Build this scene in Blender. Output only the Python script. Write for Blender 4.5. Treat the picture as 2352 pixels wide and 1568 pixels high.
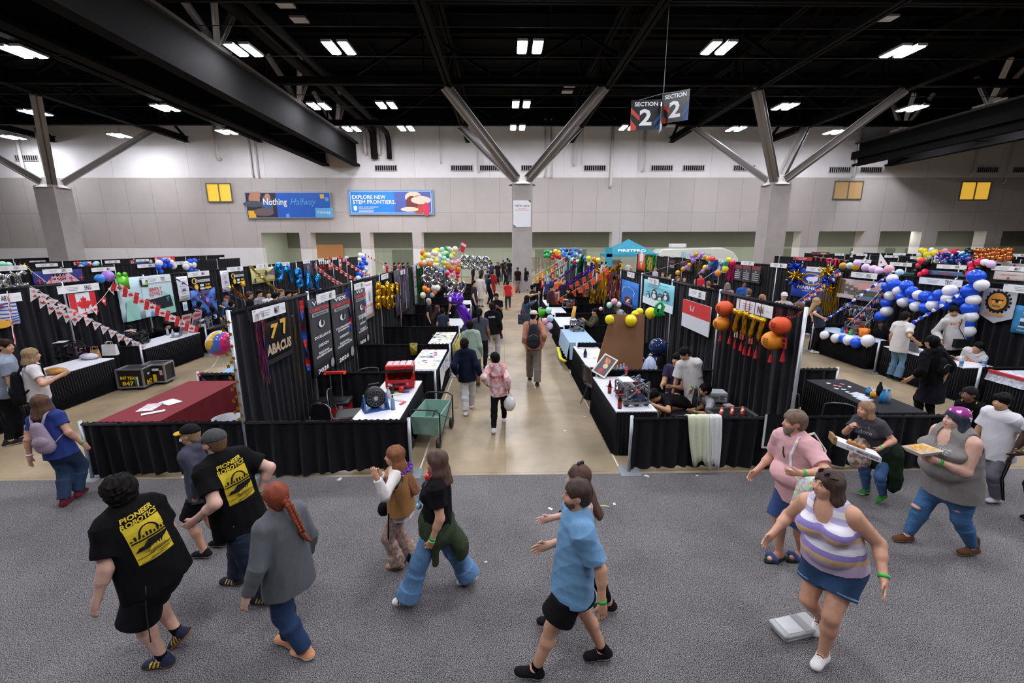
import bpy,math,random
import numpy as np
from mathutils import Vector,Matrix
from mathutils.bvhtree import BVHTree
S=bpy.context.scene
for o in list(bpy.data.objects):bpy.data.objects.remove(o)
PI=math.pi
# ---------------------------------------------------------------- camera
FPX,TH,YAW,ROLL,HC=1024.1,.2160,.0177,-.0028,3.344
_F=Vector((math.sin(YAW),math.cos(YAW),0));_Rr=Vector((math.cos(YAW),-math.sin(YAW),0))
_D=_F*math.cos(TH)+Vector((0,0,-math.sin(TH)));_U=_F*math.sin(TH)+Vector((0,0,math.cos(TH)))
_R2=_Rr*math.cos(ROLL)+_U*math.sin(ROLL);_U2=_U*math.cos(ROLL)-_Rr*math.sin(ROLL)
CAM=Vector((0,0,HC))
cam=bpy.data.objects.new('camera',bpy.data.cameras.new('camera'));S.collection.objects.link(cam)
cam.matrix_world=Matrix(((_R2.x,_U2.x,-_D.x,0),(_R2.y,_U2.y,-_D.y,0),(_R2.z,_U2.z,-_D.z,HC),(0,0,0,1)))
cam.data.sensor_width=36;cam.data.lens=FPX/2352*36;cam.data.clip_start=.05;cam.data.clip_end=200
S.camera=cam
# ---------------------------------------------------------------- world, exposure
w=bpy.data.worlds.new('world');S.world=w;w.use_nodes=True
w.node_tree.nodes['Background'].inputs[0].default_value=(.9,.93,1,1)
w.node_tree.nodes['Background'].inputs[1].default_value=.03
vs=S.view_settings;vs.view_transform='Standard';vs.look='None';vs.gamma=1;vs.use_curve_mapping=False;vs.exposure=-.08
LAMP_STRENGTH=185.
try:
 S.cycles.use_denoising=True;S.cycles.max_bounces=6;S.cycles.diffuse_bounces=3;S.cycles.sample_clamp_indirect=4
 S.cycles.caustics_reflective=False;S.cycles.caustics_refractive=False;S.cycles.use_light_tree=True;S.cycles.use_adaptive_sampling=True;S.cycles.adaptive_threshold=.03;S.cycles.transmission_bounces=2
except Exception:pass
# ---------------------------------------------------------------- pixel -> place
def ray(px,py):
 a=(px-1176)/FPX;b=(784-py)/FPX
 return (_R2*a+_U2*b+_D).normalized()
def onX(px,py,X):r=ray(px,py);return CAM+r*(X/r.x)
def onY(px,py,Y):r=ray(px,py);return CAM+r*(Y/r.y)
def onZ(px,py,z=0.):r=ray(px,py);return CAM+r*((z-HC)/r.z)
def reach(px,py,c,rad,side='n'):
 r=ray(px,py);oc=CAM-c
 if side=='v':                              # an arm that hangs: straight below the shoulder as far as the ray allows
  t=-(oc.x*r.x+oc.y*r.y)/(r.x*r.x+r.y*r.y)-.08;q=CAM+r*t;d=q-c
  return q if d.length<rad else c+d.normalized()*rad
 b=oc.dot(r);d=b*b-(oc.length_squared-rad*rad)
 t=-b if d<=0 else (-b-math.sqrt(d) if side=='n' else -b+math.sqrt(d))
 q=CAM+r*t
 return q if d>0 else c+(q-c).normalized()*rad
# ---------------------------------------------------------------- materials
def lin(c):
 if isinstance(c,str):c=[int(c[i:i+2],16)/255 for i in (0,2,4)]
 return tuple((x/12.92 if x<=.04045 else ((x+.055)/1.055)**2.4) for x in c)
_M={}
def mat(col,rough=.7,metal=0.,kind=None,emit=0.,scale=20.,amt=.25,bump=.0,alpha=1.,col2=None,stretch=(1,1,1),sheen=0.,thr=None):
 key=(col,rough,metal,kind,emit,scale,amt,bump,alpha,col2,stretch,sheen,thr)
 if key in _M:return _M[key]
 m=bpy.data.materials.new('m_'+str(col));m.use_nodes=True;n=m.node_tree.nodes;l=m.node_tree.links
 p=n['Principled BSDF'];c=lin(col);p.inputs['Base Color'].default_value=(*c,1)
 p.inputs['Roughness'].default_value=rough;p.inputs['Metallic'].default_value=metal
 if max(c)<.03 and rough>.6 and not metal:p.inputs['Specular IOR Level'].default_value=.12
 if emit:p.inputs['Emission Color'].default_value=(*c,1);p.inputs['Emission Strength'].default_value=emit
 if alpha<1:p.inputs['Alpha'].default_value=alpha
 if sheen:p.inputs['Sheen Weight'].default_value=sheen
 if kind:
  tc=n.new('ShaderNodeTexCoord');mp=n.new('ShaderNodeMapping');mp.inputs['Scale'].default_value=stretch
  l.new(tc.outputs['Object'],mp.inputs[0])
  if kind in ('noise','spots'):
   t=n.new('ShaderNodeTexNoise');t.inputs['Scale'].default_value=scale;t.inputs['Detail'].default_value=4;o=t.outputs['Fac']
  elif kind=='wave':
   t=n.new('ShaderNodeTexWave');t.inputs['Scale'].default_value=scale;t.inputs['Distortion'].default_value=1.5;o=t.outputs['Fac']
  elif kind=='voronoi':
   t=n.new('ShaderNodeTexVoronoi');t.inputs['Scale'].default_value=scale;o=t.outputs['Distance']
  elif kind=='multi':
   t=n.new('ShaderNodeTexVoronoi');t.inputs['Scale'].default_value=scale;o=t.outputs['Color']
  elif kind=='cells':
   t=n.new('ShaderNodeTexVoronoi');t.inputs['Scale'].default_value=scale;o=t.outputs['Color']
  l.new(mp.outputs[0],t.inputs[0])
  cr=n.new('ShaderNodeValToRGB');l.new(o,cr.inputs[0])
  if col2 is None:
   cr.color_ramp.elements[0].color=(*[x*(1-amt) for x in c],1);cr.color_ramp.elements[1].color=(*[min(1,x*(1+amt)) for x in c],1)
   cr.color_ramp.elements[0].position=.3;cr.color_ramp.elements[1].position=.7
  else:
   cr.color_ramp.elements[0].color=(*c,1);cr.color_ramp.elements[1].color=(*lin(col2),1)
   a=.5 if thr is None else thr;cr.color_ramp.elements[0].position=max(0,a-.04);cr.color_ramp.elements[1].position=min(1,a+.04)
  l.new(cr.outputs[0],p.inputs['Base Color'])
  if kind=='multi':mx=n.new('ShaderNodeMixRGB');mx.inputs[0].default_value=amt;mx.inputs[1].default_value=(*c,1);l.new(o,mx.inputs[2]);l.new(mx.outputs[0],p.inputs['Base Color'])
  if bump:
   bp=n.new('ShaderNodeBump');bp.inputs['Strength'].default_value=bump;bp.inputs['Distance'].default_value=.006
   l.new(o,bp.inputs['Height']);l.new(bp.outputs[0],p.inputs['Normal'])
 _M[key]=m
 return m
def cloth(col,bump=.12,amt=.10,rough=.9):return mat(col,rough,0,'noise',0,90.,amt,bump)
def foil(col,rough=.16):return mat(col,rough,.9)
WHITE=mat('e8e8ea',.6);BLACK=mat('0c0c0e',.8)
# ---------------------------------------------------------------- objects
COL=S.collection
def link(name,me,par=None,m=None,loc=None):
 o=bpy.data.objects.new(name,me)
 COL.objects.link(o)
 if par is not None:o.parent=par
 if m is not None and me is not None:
  if not len(me.materials):
    for x in (m if isinstance(m,(list,tuple)) else [m]):me.materials.append(x)
 if loc is not None:o.location=loc
 return o
def tag(o,label,cat,group=None,kind=None):
 o['label']=label
 o['category']=cat
 if group:o['group']=group
 if kind:o['kind']=kind
 return o
def empty(name,label,cat,loc=(0,0,0),rz=0.,group=None):
 o=bpy.data.objects.new(name,None);COL.objects.link(o);o.location=loc;o.rotation_euler=(0,0,rz);o.empty_display_size=.1
 return tag(o,label,cat,group)
def struct(name,me,m,label=None,cat=None):
 o=link(name,me,None,m);o['kind']='structure'
 if label:o['label']=label
 if cat:o['category']=cat
 return o
def np_mesh(name,v,q,smooth=True,mi=None):
 me=bpy.data.meshes.new(name);v=np.asarray(v,np.float32);q=np.asarray(q,np.int32);k=q.shape[1]
 me.vertices.add(len(v));me.vertices.foreach_set('co',v.ravel())
 me.loops.add(q.size);me.loops.foreach_set('vertex_index',q.ravel())
 me.polygons.add(len(q));me.polygons.foreach_set('loop_start',np.arange(0,q.size,k,dtype=np.int32))
 if mi is not None:me.polygons.foreach_set('material_index',np.asarray(mi,np.int32))
 me.polygons.foreach_set('use_smooth',np.full(len(q),smooth));me.update(calc_edges=True)
 return me
class MB:                                       # a plain mesh collector
 def __init__(s):s.v=[];s.f=[];s.mi=[];s.c=0
 def add(s,v,f,m=0):
  o=len(s.v);s.v+=[tuple(x) for x in v];s.f+=[tuple(i+o for i in g) for g in f];s.mi+=[m]*len(f);return s
 def box(s,a,b,m=0,M=None,bev=0):
  x0,y0,z0=a;x1,y1,z1=b
  v=[Vector(p) for p in ((x0,y0,z0),(x1,y0,z0),(x1,y1,z0),(x0,y1,z0),(x0,y0,z1),(x1,y0,z1),(x1,y1,z1),(x0,y1,z1))]
  if M:v=[M @ p for p in v]
  return s.add(v,[(0,3,2,1),(4,5,6,7),(0,1,5,4),(1,2,6,5),(2,3,7,6),(3,0,4,7)],m)
 def tube(s,pts,r,n=8,m=0,closed=False,cap=True,flat=1.):
  pts=[Vector(p) for p in pts];N=len(pts);rr=r if isinstance(r,(list,tuple)) else [r]*N;vv=[];up=None
  for i,p in enumerate(pts):
   if closed:t=pts[(i+1) % N]-pts[i-1]
   else:t=pts[min(i+1,N-1)]-pts[max(i-1,0)]
   t=t.normalized() if t.length>1e-9 else Vector((0,0,1))
   if up is None:
    up=t.orthogonal().normalized()
    if abs(t.z)<.9:up=(Vector((0,0,1))-t*t.z).normalized()
   up=up-t*up.dot(t);up=up.normalized() if up.length>1e-6 else t.orthogonal().normalized();sd=t.cross(up)
   for k in range(n):
    a=2*PI*k/n+PI/n;vv.append(p+(up*math.cos(a)*flat+sd*math.sin(a))*rr[i])
  f=[]
  for i in range(N if closed else N-1):
   j=(i+1) % N
   for k in range(n):k2=(k+1) % n;f.append((i*n+k,i*n+k2,j*n+k2,j*n+k))
  if cap and not closed:f.append(tuple(range(n-1,-1,-1)));f.append(tuple((N-1)*n+k for k in range(n)))
  return s.add(vv,f,m)
 def lathe(s,prof,c=(0,0,0),n=16,m=0,M=None,sx=1.,sy=1.):
  vv=[];f=[]
  for r,z in prof:
   for k in range(n):
    a=2*PI*k/n;p=Vector((c[0]+r*sx*math.cos(a),c[1]+r*sy*math.sin(a),c[2]+z));vv.append(M @ p if M else p)
  for i in range(len(prof)-1):
   for k in range(n):k2=(k+1) % n;f.append((i*n+k,i*n+k2,(i+1)*n+k2,(i+1)*n+k))
  return s.add(vv,f,m)
 def sph(s,c,r,n=12,m=0,M=None,sc=(1,1,1)):
  c=Vector(c);vv=[];f=[];h=n//2+1
  for i in range(h+1):
   t=PI*i/h
   for k in range(n):
    a=2*PI*k/n;p=c+Vector((math.sin(t)*math.cos(a)*sc[0],math.sin(t)*math.sin(a)*sc[1],math.cos(t)*sc[2]))*r;vv.append(M @ p if M else p)
  for i in range(h):
   for k in range(n):k2=(k+1) % n;f.append((i*n+k,(i+1)*n+k,(i+1)*n+k2,i*n+k2))
  return s.add(vv,f,m)
 def poly(s,pts,th=0.,nrm=(0,0,1),m=0):
  pts=[Vector(p) for p in pts];n=len(pts)
  if not th:return s.add(pts,[tuple(range(n))],m)
  d=Vector(nrm).normalized()*th
  return s.add(pts+[p+d for p in pts],[tuple(range(n-1,-1,-1)),tuple(range(n,2*n))]+[(i,(i+1) % n,n+(i+1) % n,n+i) for i in range(n)],m)
 def mesh(s,name='m',smooth=False):
  me=bpy.data.meshes.new(name);me.from_pydata(s.v,[],s.f)
  if any(s.mi):me.polygons.foreach_set('material_index',s.mi)
  if smooth:me.polygons.foreach_set('use_smooth',[True]*len(me.polygons))
  me.update();return me
 def build(s,name,m,par=None,smooth=False,loc=None,bev=0.):
  o=link(name,s.mesh(name,smooth),par,m,loc)
  if bev:b=o.modifiers.new('bevel','BEVEL');b.width=bev;b.segments=2;b.limit_method='ANGLE'
  return o
def copy_tree(o,loc=None,rz=None,par=None,mats=None):
 c=o.copy();COL.objects.link(c);c.parent=par
 if loc is not None:c.location=loc
 if rz is not None:c.rotation_euler=(0,0,rz)
 for ch in [x for x in bpy.data.objects if x.parent==o] if o.type=='EMPTY' or o.get('haskids') else []:copy_tree(ch,par=c)
 return c
_TX={}
def text_geo(txt,shear=0.,bold=0.):
 k=(txt,shear,bold)
 if k not in _TX:
  cu=bpy.data.curves.new('t','FONT');cu.body=txt;cu.align_x='CENTER';cu.align_y='CENTER';cu.resolution_u=2;cu.shear=shear;cu.offset=bold;cu.space_line=.95
  ob=bpy.data.objects.new('t',cu);me=bpy.data.meshes.new_from_object(ob)
  v=[tuple(x.co) for x in me.vertices];f=[tuple(p.vertices) for p in me.polygons]
  bpy.data.objects.remove(ob);bpy.data.meshes.remove(me);bpy.data.curves.remove(cu)
  xs=[p[0] for p in v] or [0];ys=[p[1] for p in v] or [0]
  cx,cy=(min(xs)+max(xs))/2,(min(ys)+max(ys))/2;W,H=max(xs)-min(xs) or 1,max(ys)-min(ys) or 1
  _TX[k]=([((p[0]-cx)/W,(p[1]-cy)/H) for p in v],f)
 return _TX[k]
class Board:                                    # a flat sheet in its own (u right, v up) frame, metres
 def __init__(s,c,u,v):s.c=Vector(c);s.u=Vector(u).normalized();s.v=Vector(v).normalized();s.n=s.u.cross(s.v).normalized();s.mb=MB();s.k=0;s.bend=None
 def pt(s,x,y,z=0.):return s.c+s.u*x+s.v*y+s.n*(z+(s.bend(x,y) if s.bend else 0))
 def rect(s,x,y,w,h,m=0,lift=None,ang=0.):
  s.k+=1;z=s.k*.0015 if lift is None else lift;c,q=math.cos(ang),math.sin(ang)
  return s.shape([(x+a*c-b*q,y+a*q+b*c) for a,b in ((-w/2,-h/2),(w/2,-h/2),(w/2,h/2),(-w/2,h/2))],m,z)
 def shape(s,pts,m=0,lift=None):
  if lift is None:s.k+=1;lift=s.k*.0015
  s.mb.add([s.pt(a,b,lift) for a,b in pts],[tuple(range(len(pts)))],m);return s
 def disc(s,x,y,r,m=0,n=20,ry=None):return s.shape([(x+r*math.cos(2*PI*k/n),y+(ry or r)*math.sin(2*PI*k/n)) for k in range(n)],m)
 def star(s,x,y,r,m=0,n=5,ri=.4,a0=PI/2):return s.shape([(x+(r if k % 2==0 else r*ri)*math.cos(a0+PI*k/n),y+(r if k % 2==0 else r*ri)*math.sin(a0+PI*k/n)) for k in range(2*n)],m)
 def text(s,t,x,y,w,h,m=0,shear=0.,bold=0.,ang=0.):
  s.k+=1;g,f=text_geo(t,shear,bold);c,q=math.cos(ang),math.sin(ang)
  s.mb.add([s.pt(x+a*w*c-b*h*q,y+a*w*q+b*h*c,s.k*.0015) for a,b in g],f,m);return s
def ordn(i):return ['first','second','third','fourth','fifth','sixth','seventh','eighth','ninth','tenth','eleventh','twelfth','thirteenth','fourteenth','fifteenth','sixteenth','seventeenth','eighteenth','nineteenth','twentieth','twenty-first','twenty-second','twenty-third','twenty-fourth','twenty-fifth','twenty-sixth','twenty-seventh','twenty-eighth','twenty-ninth','thirtieth','thirty-first','thirty-second','thirty-third','thirty-fourth','thirty-fifth','thirty-sixth','thirty-seventh','thirty-eighth','thirty-ninth','fortieth'][i]
# ---------------------------------------------------------------- people: implicit surfaces meshed by surface nets
class Grid:
 def __init__(s,lo,hi,h):
  s.h=h;s.lo=np.array(lo,float)-2*h;s.n=np.ceil((np.array(hi,float)+2*h-s.lo)/h).astype(int)+1
  s.g=np.full(s.n,.5,np.float32)
  s.ax=[(s.lo[i]+np.arange(s.n[i])*h).astype(np.float32) for i in range(3)]
 def box(s,lo,hi):
  a=[max(0,int((lo[i]-s.lo[i])/s.h)) for i in range(3)];b=[min(s.n[i],int((hi[i]-s.lo[i])/s.h)+2) for i in range(3)]
  if any(b[i]<=a[i] for i in range(3)):return None
  sl=tuple(slice(a[i],b[i]) for i in range(3))
  return sl,s.ax[0][sl[0]][:,None,None],s.ax[1][sl[1]][None,:,None],s.ax[2][sl[2]][None,None,:]
 def put(s,sl,d,k,sub=False):
  g=s.g[sl]
  if sub:s.g[sl]=np.maximum(g,-d);return
  if k>0:hh=np.maximum(k-np.abs(g-d),0)/k;s.g[sl]=np.minimum(g,d)-hh*hh*k*.25
  else:s.g[sl]=np.minimum(g,d)
 def cone(s,a,b,ra,rb,k=.02,q=1.,ax=None,flat=False,sub=False):
  a=np.array(a,float);b=np.array(b,float);R=max(ra,rb)+k+3*s.h
  if q>1:R *= q
  B=s.box(np.minimum(a,b)-R,np.maximum(a,b)+R)
  if B is None:return
  sl,x,y,z=B;d=b-a;L2=max(float(d@d),1e-8);x=x-a[0];y=y-a[1];z=z-a[2]
  if ax is not None:                       # squashed across ax by q
   t=(x*ax[0]+y*ax[1]+z*ax[2])*(1/q-1);da=d@np.array(ax);x=x+t*ax[0];y=y+t*ax[1];z=z+t*ax[2]
   d=d+np.array(ax)*da*(1/q-1);L2=max(float(d@d),1e-8)
  t=(x*d[0]+y*d[1]+z*d[2])/L2;tc=np.clip(t,0,1);u=t if flat else tc
  r=np.sqrt((x-u*d[0])**2+(y-u*d[1])**2+(z-u*d[2])**2)-(ra+(rb-ra)*tc)
  if ax is not None:r=r*((q+1)/2)
  if flat:L=math.sqrt(L2);r=np.maximum(r,np.maximum(-t,t-1)*L)
  s.put(sl,r,k,sub)
 def ell(s,c,r,F,k=.02,sub=False):       # F: 3 rows = axes
  c=np.array(c,float);R=max(r)+k+3*s.h;B=s.box(c-R,c+R)
  if B is None:return
  sl,x,y,z=B;x=x-c[0];y=y-c[1];z=z-c[2];k0=0;k1=0
  for i in range(3):
   e=(x*F[i][0]+y*F[i][1]+z*F[i][2])/r[i];k0=k0+e*e;k1=k1+(e/r[i])**2
  k0=np.sqrt(k0);k1=np.sqrt(k1)+1e-9
  s.put(sl,k0*(k0-1)/k1,k,sub)
 def cut(s,p,n):                            # keep the side n points away from
  B=s.box(s.lo,s.lo+s.n*s.h);sl,x,y,z=B
  s.g=np.maximum(s.g,(x-p[0])*n[0]+(y-p[1])*n[1]+(z-p[2])*n[2])
 def mesh(s):
  g=s.g;I=g<0;c=np.zeros(s.n-1,np.int8)
  for i in (0,1):
   for j in (0,1):
    for k in (0,1):c+=I[i:s.n[0]-1+i,j:s.n[1]-1+j,k:s.n[2]-1+k]
  cell=np.argwhere((c>0) & (c<8))
  if not len(cell):return np.zeros((0,3)),np.zeros((0,4),int)
  cid=np.full(c.shape,-1,np.int32);cid[tuple(cell.T)]=np.arange(len(cell))
  cor=[(i,j,k) for i in (0,1) for j in (0,1) for k in (0,1)]
  val=np.stack([g[cell[:,0]+a,cell[:,1]+b,cell[:,2]+d] for a,b,d in cor],1)
  acc=np.zeros((len(cell),3));cnt=np.zeros(len(cell))
  for m in range(8):
   for n in range(m+1,8):
    if sum(abs(cor[m][i]-cor[n][i]) for i in range(3))!=1:continue
    va,vb=val[:,m],val[:,n];e=(va<0)!=(vb<0);t=np.where(e,va/np.where(e,va-vb,1),0)
    acc+=e[:,None]*(np.array(cor[m])+t[:,None]*(np.array(cor[n])-np.array(cor[m])));cnt+=e
  v=s.lo+(cell+acc/cnt[:,None])*s.h;Q=[]
  for ax in range(3):
   a1,a2=[(1,2),(2,0),(0,1)][ax];sh=[slice(None)]*3;sg=[slice(None)]*3
   sh[ax]=slice(0,-1);sg[ax]=slice(1,None);A=I[tuple(sh)];Bm=I[tuple(sg)];e=np.argwhere(A!=Bm)
   e=e[(e[:,a1]>0) & (e[:,a2]>0) & (e[:,a1]<s.n[a1]-1) & (e[:,a2]<s.n[a2]-1)]
   ins=A[tuple(e.T)]
   def C(d1,d2):q=e.copy();q[:,a1]-=d1;q[:,a2]-=d2;return cid[tuple(q.T)]
   q=np.stack([C(1,1),C(0,1),C(0,0),C(1,0)],1);q[~ins]=q[~ins][:,::-1];Q.append(q)
  return v,np.concatenate(Q)
def V3(p):return np.array(p,float)
def nrm(v):v=V3(v);return v/max(np.linalg.norm(v),1e-9)
def vnormals(v,q):
 n=np.cross(v[q[:,2]]-v[q[:,0]],v[q[:,3]]-v[q[:,1]]);o=np.zeros_like(v)
 for i in range(4):np.add.at(o,q[:,i],n)
 return o/(np.linalg.norm(o,axis=1)[:,None]+1e-12)
def folds(v,q,amp,seed=0,fr=(9,9,5)):
 rs=np.random.RandomState(seed);f=np.zeros(len(v))
 for i in range(7):
  d=rs.randn(3)*np.array(fr)*(1+.35*i);f+=(1-2*abs(np.sin(v@d+rs.rand()*6+2*np.sin(v@(rs.randn(3)*4)))))/(1+.35*i)
 return v+vnormals(v,q)*(amp*f/3)[:,None]
def ik(a,c,l1,l2,pole):
 a,c,pole=V3(a),V3(c),V3(pole);d=c-a;L=np.linalg.norm(d)
 if L>(l1+l2)*.998:c=a+d/L*(l1+l2)*.998;d=c-a;L=np.linalg.norm(d)
 u=d/L;x=(l1*l1-l2*l2+L*L)/(2*L);h=math.sqrt(max(l1*l1-x*x,0));p=pole-u*(pole@u);p=nrm(p)
 return a+u*x+p*h,c
def hd(deg):a=math.radians(deg);return V3((math.sin(a),math.cos(a),0))
SK=dict(light='c8957a',pale='d0a592',tan='b98867',brown='805641',dark='46302a',asian='c0926f')
def skin(c):return mat(SK.get(c,c),.5,0,'noise',0,30.,.07,.05)
def hairm(c):return mat(c,.72,0,'noise',0,26.,.45,.5,1.,None,(6,6,.8))
def person(label,feet,head,face=0.,look=None,nod=0.,hands=None,sk='light',b=1.,hair=('short','2a1d16'),top=None,bot=None,shoe=None,
     ht=None,lean=0.,seat=None,hip=None,belly=0.,bust=0.,h=.011,poles=None,grip=(0,0),beard=None,fine=False,group=None,eyes=True,extra=None,twist=0.,cat='person',footdir=None,hipz=None,headY=None,hide_legs=False,shw=1.):
 fw=hd(face);rt=V3((fw[1],-fw[0],0));up=V3((0,0,1));look=face if look is None else look
 A=[V3(onZ(f[0],f[1],f[2] if len(f)>2 else .085)) for f in feet]
 mid=(A[0]+A[1])/2
 if hip is not None and not isinstance(hip[0],tuple):mid=mid+rt*hip[0]+fw*hip[1]
 Y=mid[1]+lean if headY is None else headY
 Hd=V3(onY(head[0],head[1],Y))
 if ht is None:ht=Hd[2]/.935 if seat is None else 1.68
 s=ht/1.75
 pz=(hipz or .525*ht-.008) if seat is None else seat+.09
 pel=V3((mid[0],mid[1],pz))
 if seat is not None:pel=pel-fw*.30*s if hip is None else pel
 tl=.30*ht
 if seat is not None:
  Hd=V3(reach(head[0],head[1],Vector(pel),.425*ht,'n' if lean<=0 else 'f')) if headY is None else Hd
 hf=nrm(hd(look)+up*math.sin(math.radians(nod))*1.0);tdir=nrm(Hd-hf*.02-pel);hup=nrm(tdir*.45+up*.75);hup=nrm(hup-hf*(hup@hf));hr=np.cross(hf,hup)
 nk=Hd-hup*.105*s-hf*.018*s                       # top of neck
 chest=pel+(nk-pel)*.60;shc=pel+(nk-pel)*.815
 tf=hd(face+twist);tr=V3((tf[1],-tf[0],0));tr=nrm(tr-tdir*(tr@tdir));tf=nrm(np.cross(tdir,tr));tf=tf if tf@fw>0 else -tf
 SW=.160*s*(.9+.1*b)*shw;sh=[shc-tr*SW,shc+tr*SW];hj=[pel-rt*.085*s*(.75+.25*b),pel+rt*.085*s*(.75+.25*b)]
 UA,FA,TL,SL=.172*ht,.150*ht,.248*ht,.242*ht
 K=[];AN=[]
 for i in (0,1):
  kn,an=ik(hj[i],A[i],TL,SL,fw+rt*(.12 if i else -.12)+up*.0+(up*.8 if seat is not None else 0));K.append(kn);AN.append(an)
 E=[];W=[]
 hands=hands or [None,None]
 for i in (0,1):
  hs=hands[i]
  if hs is None:w_=sh[i]+(tr*(1 if i else -1)*.10+tf*.06)*s-up*(UA+FA)*.96
  elif len(hs)==3 and isinstance(hs[2],str):w_=V3(reach(hs[0],hs[1],Vector(sh[i]),(UA+FA)*.97,hs[2]))
  elif len(hs)==3:w_=sh[i]+tr*hs[0]+tf*hs[1]+up*hs[2]
  else:w_=V3(reach(hs[0],hs[1],Vector(sh[i]),(UA+FA)*hs[3],hs[2]))
  pole=-fw*1.+rt*(.35 if i else -.35)-up*.3
  if poles and poles[i] is not None:pole=V3(rt*poles[i][0]+fw*poles[i][1]+up*poles[i][2])
  e_,w_=ik(sh[i],w_,UA,FA,pole);E.append(e_);W.append(w_)
 base=V3((pel[0],pel[1],0));o=Vector(base)
 lab=empty('person',label,cat,o,0,group)
 T=top or {};Bt=bot or {};P={}
 allp=np.array(K+AN+E+W+sh+[Hd,pel]);lo=allp.min(0)-.16;hi=allp.max(0)+.19;lo[2]=max(lo[2],-.01)
 bf=math.sqrt(b)
 def torso(G,t=0.,q=.70,hem=None,flat=True,kk=.035,sl=None,tank=False):
  # radii from build
  rc,rw,rh=.150*s*b+t,(.128*s*b+belly*.6)+t,.158*s*b+t
  G.cone(shc-tdir*.05*s,chest,rc*.93,rc,kk,q,tf)
  wa=pel+(nk-pel)*.30
  if hem is None:G.cone(chest,wa,rc,rw,kk,q+.04,tf)
  if belly:G.ell(wa+tf*(.035+belly*.35)*s-tdir*.01,(rw*1.02,(.11*b+belly)*s+t,.16*s),(tr,tf,tdir),.05)
  e=pel-up*.03 if hem is None else pel+(up if hem<0 else up)*(-hem)*s
  if hem is None:G.cone(wa,pel,rw,rh,kk,.72,tf);G.cone(pel,pel-up*.06*s,rh,rh*.92,kk,.75,tf)
  else:e2=e-tdir*.12;G.cone(chest,e2,rc,max(rh+.036,rw)+.004,.02,.78,tf);G.cut(e,-tdir)
  if not tank:G.cone(sh[0]*.92+sh[1]*.08,sh[1]*.92+sh[0]*.08,.060*s*bf+t,.060*s*bf+t,.05)
  if bust:
   for g in (-1,1):G.ell(chest+tf*(.085*b*s+bust*.35)+tr*g*.075*s*b+tdir*.01,(.07*s*b+t,.055*s+bust*.6+t,.075*s+t),(tr,tf,tdir),.04)
  G.cone(shc,nk-tdir*.05*s,.078*s*bf+t,.050*s+t*.6,.06)
 def arm(G,i,t=0.,upto=2.,loose=0.,flat=True,kk=.02):
  r0,r1,r2=.056*s*bf*b**.3,.041*s*bf*b**.2,.027*s
  a,e_,w_=sh[i],E[i],W[i]
  if upto<=1:
   c=a+(e_-a)*upto;G.ell(a,(r0+t,)*3,((1,0,0),(0,1,0),(0,0,1)),.045);G.cone(a,c,r0+t,(r0+(r1-r0)*upto)+t+loose,.045,flat=True);return c
  G.cone(a,e_,r0+t,r1+t+loose*.5,.04);f2=e_+(w_-e_)*(upto-1)
  G.cone(e_,e_+(w_-e_)*.35*(min(upto-1,1)),r1+t+loose*.5,r1*.98+t+loose*.5,kk)
  G.cone(e_,f2,r1*.9+t+loose,r2*1.05+t+loose*.6,kk,flat=upto<1.97)
  return f2
 # ---- body
 G=Grid(lo-base,hi-base,h);base_=base
 def off(p):return p-base
 pel,nk,chest,shc,Hd_=off(pel),off(nk),off(chest),off(shc),off(Hd)
 sh=[off(x) for x in sh];hj=[off(x) for x in hj];K=[off(x) for x in K];AN=[off(x) for x in AN];E=[off(x) for x in E];W=[off(x) for x in W]
 torso(G,-.016 if T and not T.get('tank') else -.006)
 for i in (0,1):
  arm(G,i);sg=1 if i else -1
  G.cone(hj[i]+(K[i]-hj[i])*.08,K[i],.088*s*b,.054*s*bf,.045)
  c1=K[i]+(AN[i]-K[i])*.32;G.cone(K[i],c1-fw*.012*s,.052*s*bf,.055*s*bf,.03);G.cone(c1-fw*.012*s,AN[i],.053*s*bf,.036*s,.03)
  # foot
  fd=hd((footdir[i] if footdir else face));pit=feet[i][3] if len(feet[i])>3 else 0.
  fdir=nrm(fd*math.cos(pit)-up*math.sin(pit));fu=nrm(up*math.cos(pit)+fd*math.sin(pit));toe=AN[i]+fdir*.135*s-fu*.045*s;P['f%d' % i]=(fdir,fu,np.cross(fdir,fu))
  G.cone(AN[i]-fdir*.03*s-fu*.04,toe,.036*s,.026*s,.03);G.cone(AN[i],AN[i]+fdir*.05-fu*.035,.036*s,.034*s,.02)
  # hand
  d=nrm(W[i]-E[i]);pn=nrm(-tr*sg*.8+up*.25);
  if hands[i] is not None and poles and poles[i] is not None and len(poles[i])>3:pn=nrm(V3(rt*poles[i][3][0]+fw*poles[i][3][1]+up*poles[i][3][2]))
  pn=nrm(pn-d*(pn@d));sd=np.cross(d,pn)*(1 if True else 1);g_=grip[i];hs_=s*.97
  if sd@fw<0:sd=-sd                        # thumb side faces forward
  pc=W[i]+d*.048*hs_;G.ell(pc,(.046*hs_,.040*hs_,.017*hs_),(d,sd,pn),.016);G.cone(W[i]-d*.01,W[i]+d*.02,.026*s,.027*s,.02,.8,pn)
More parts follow.
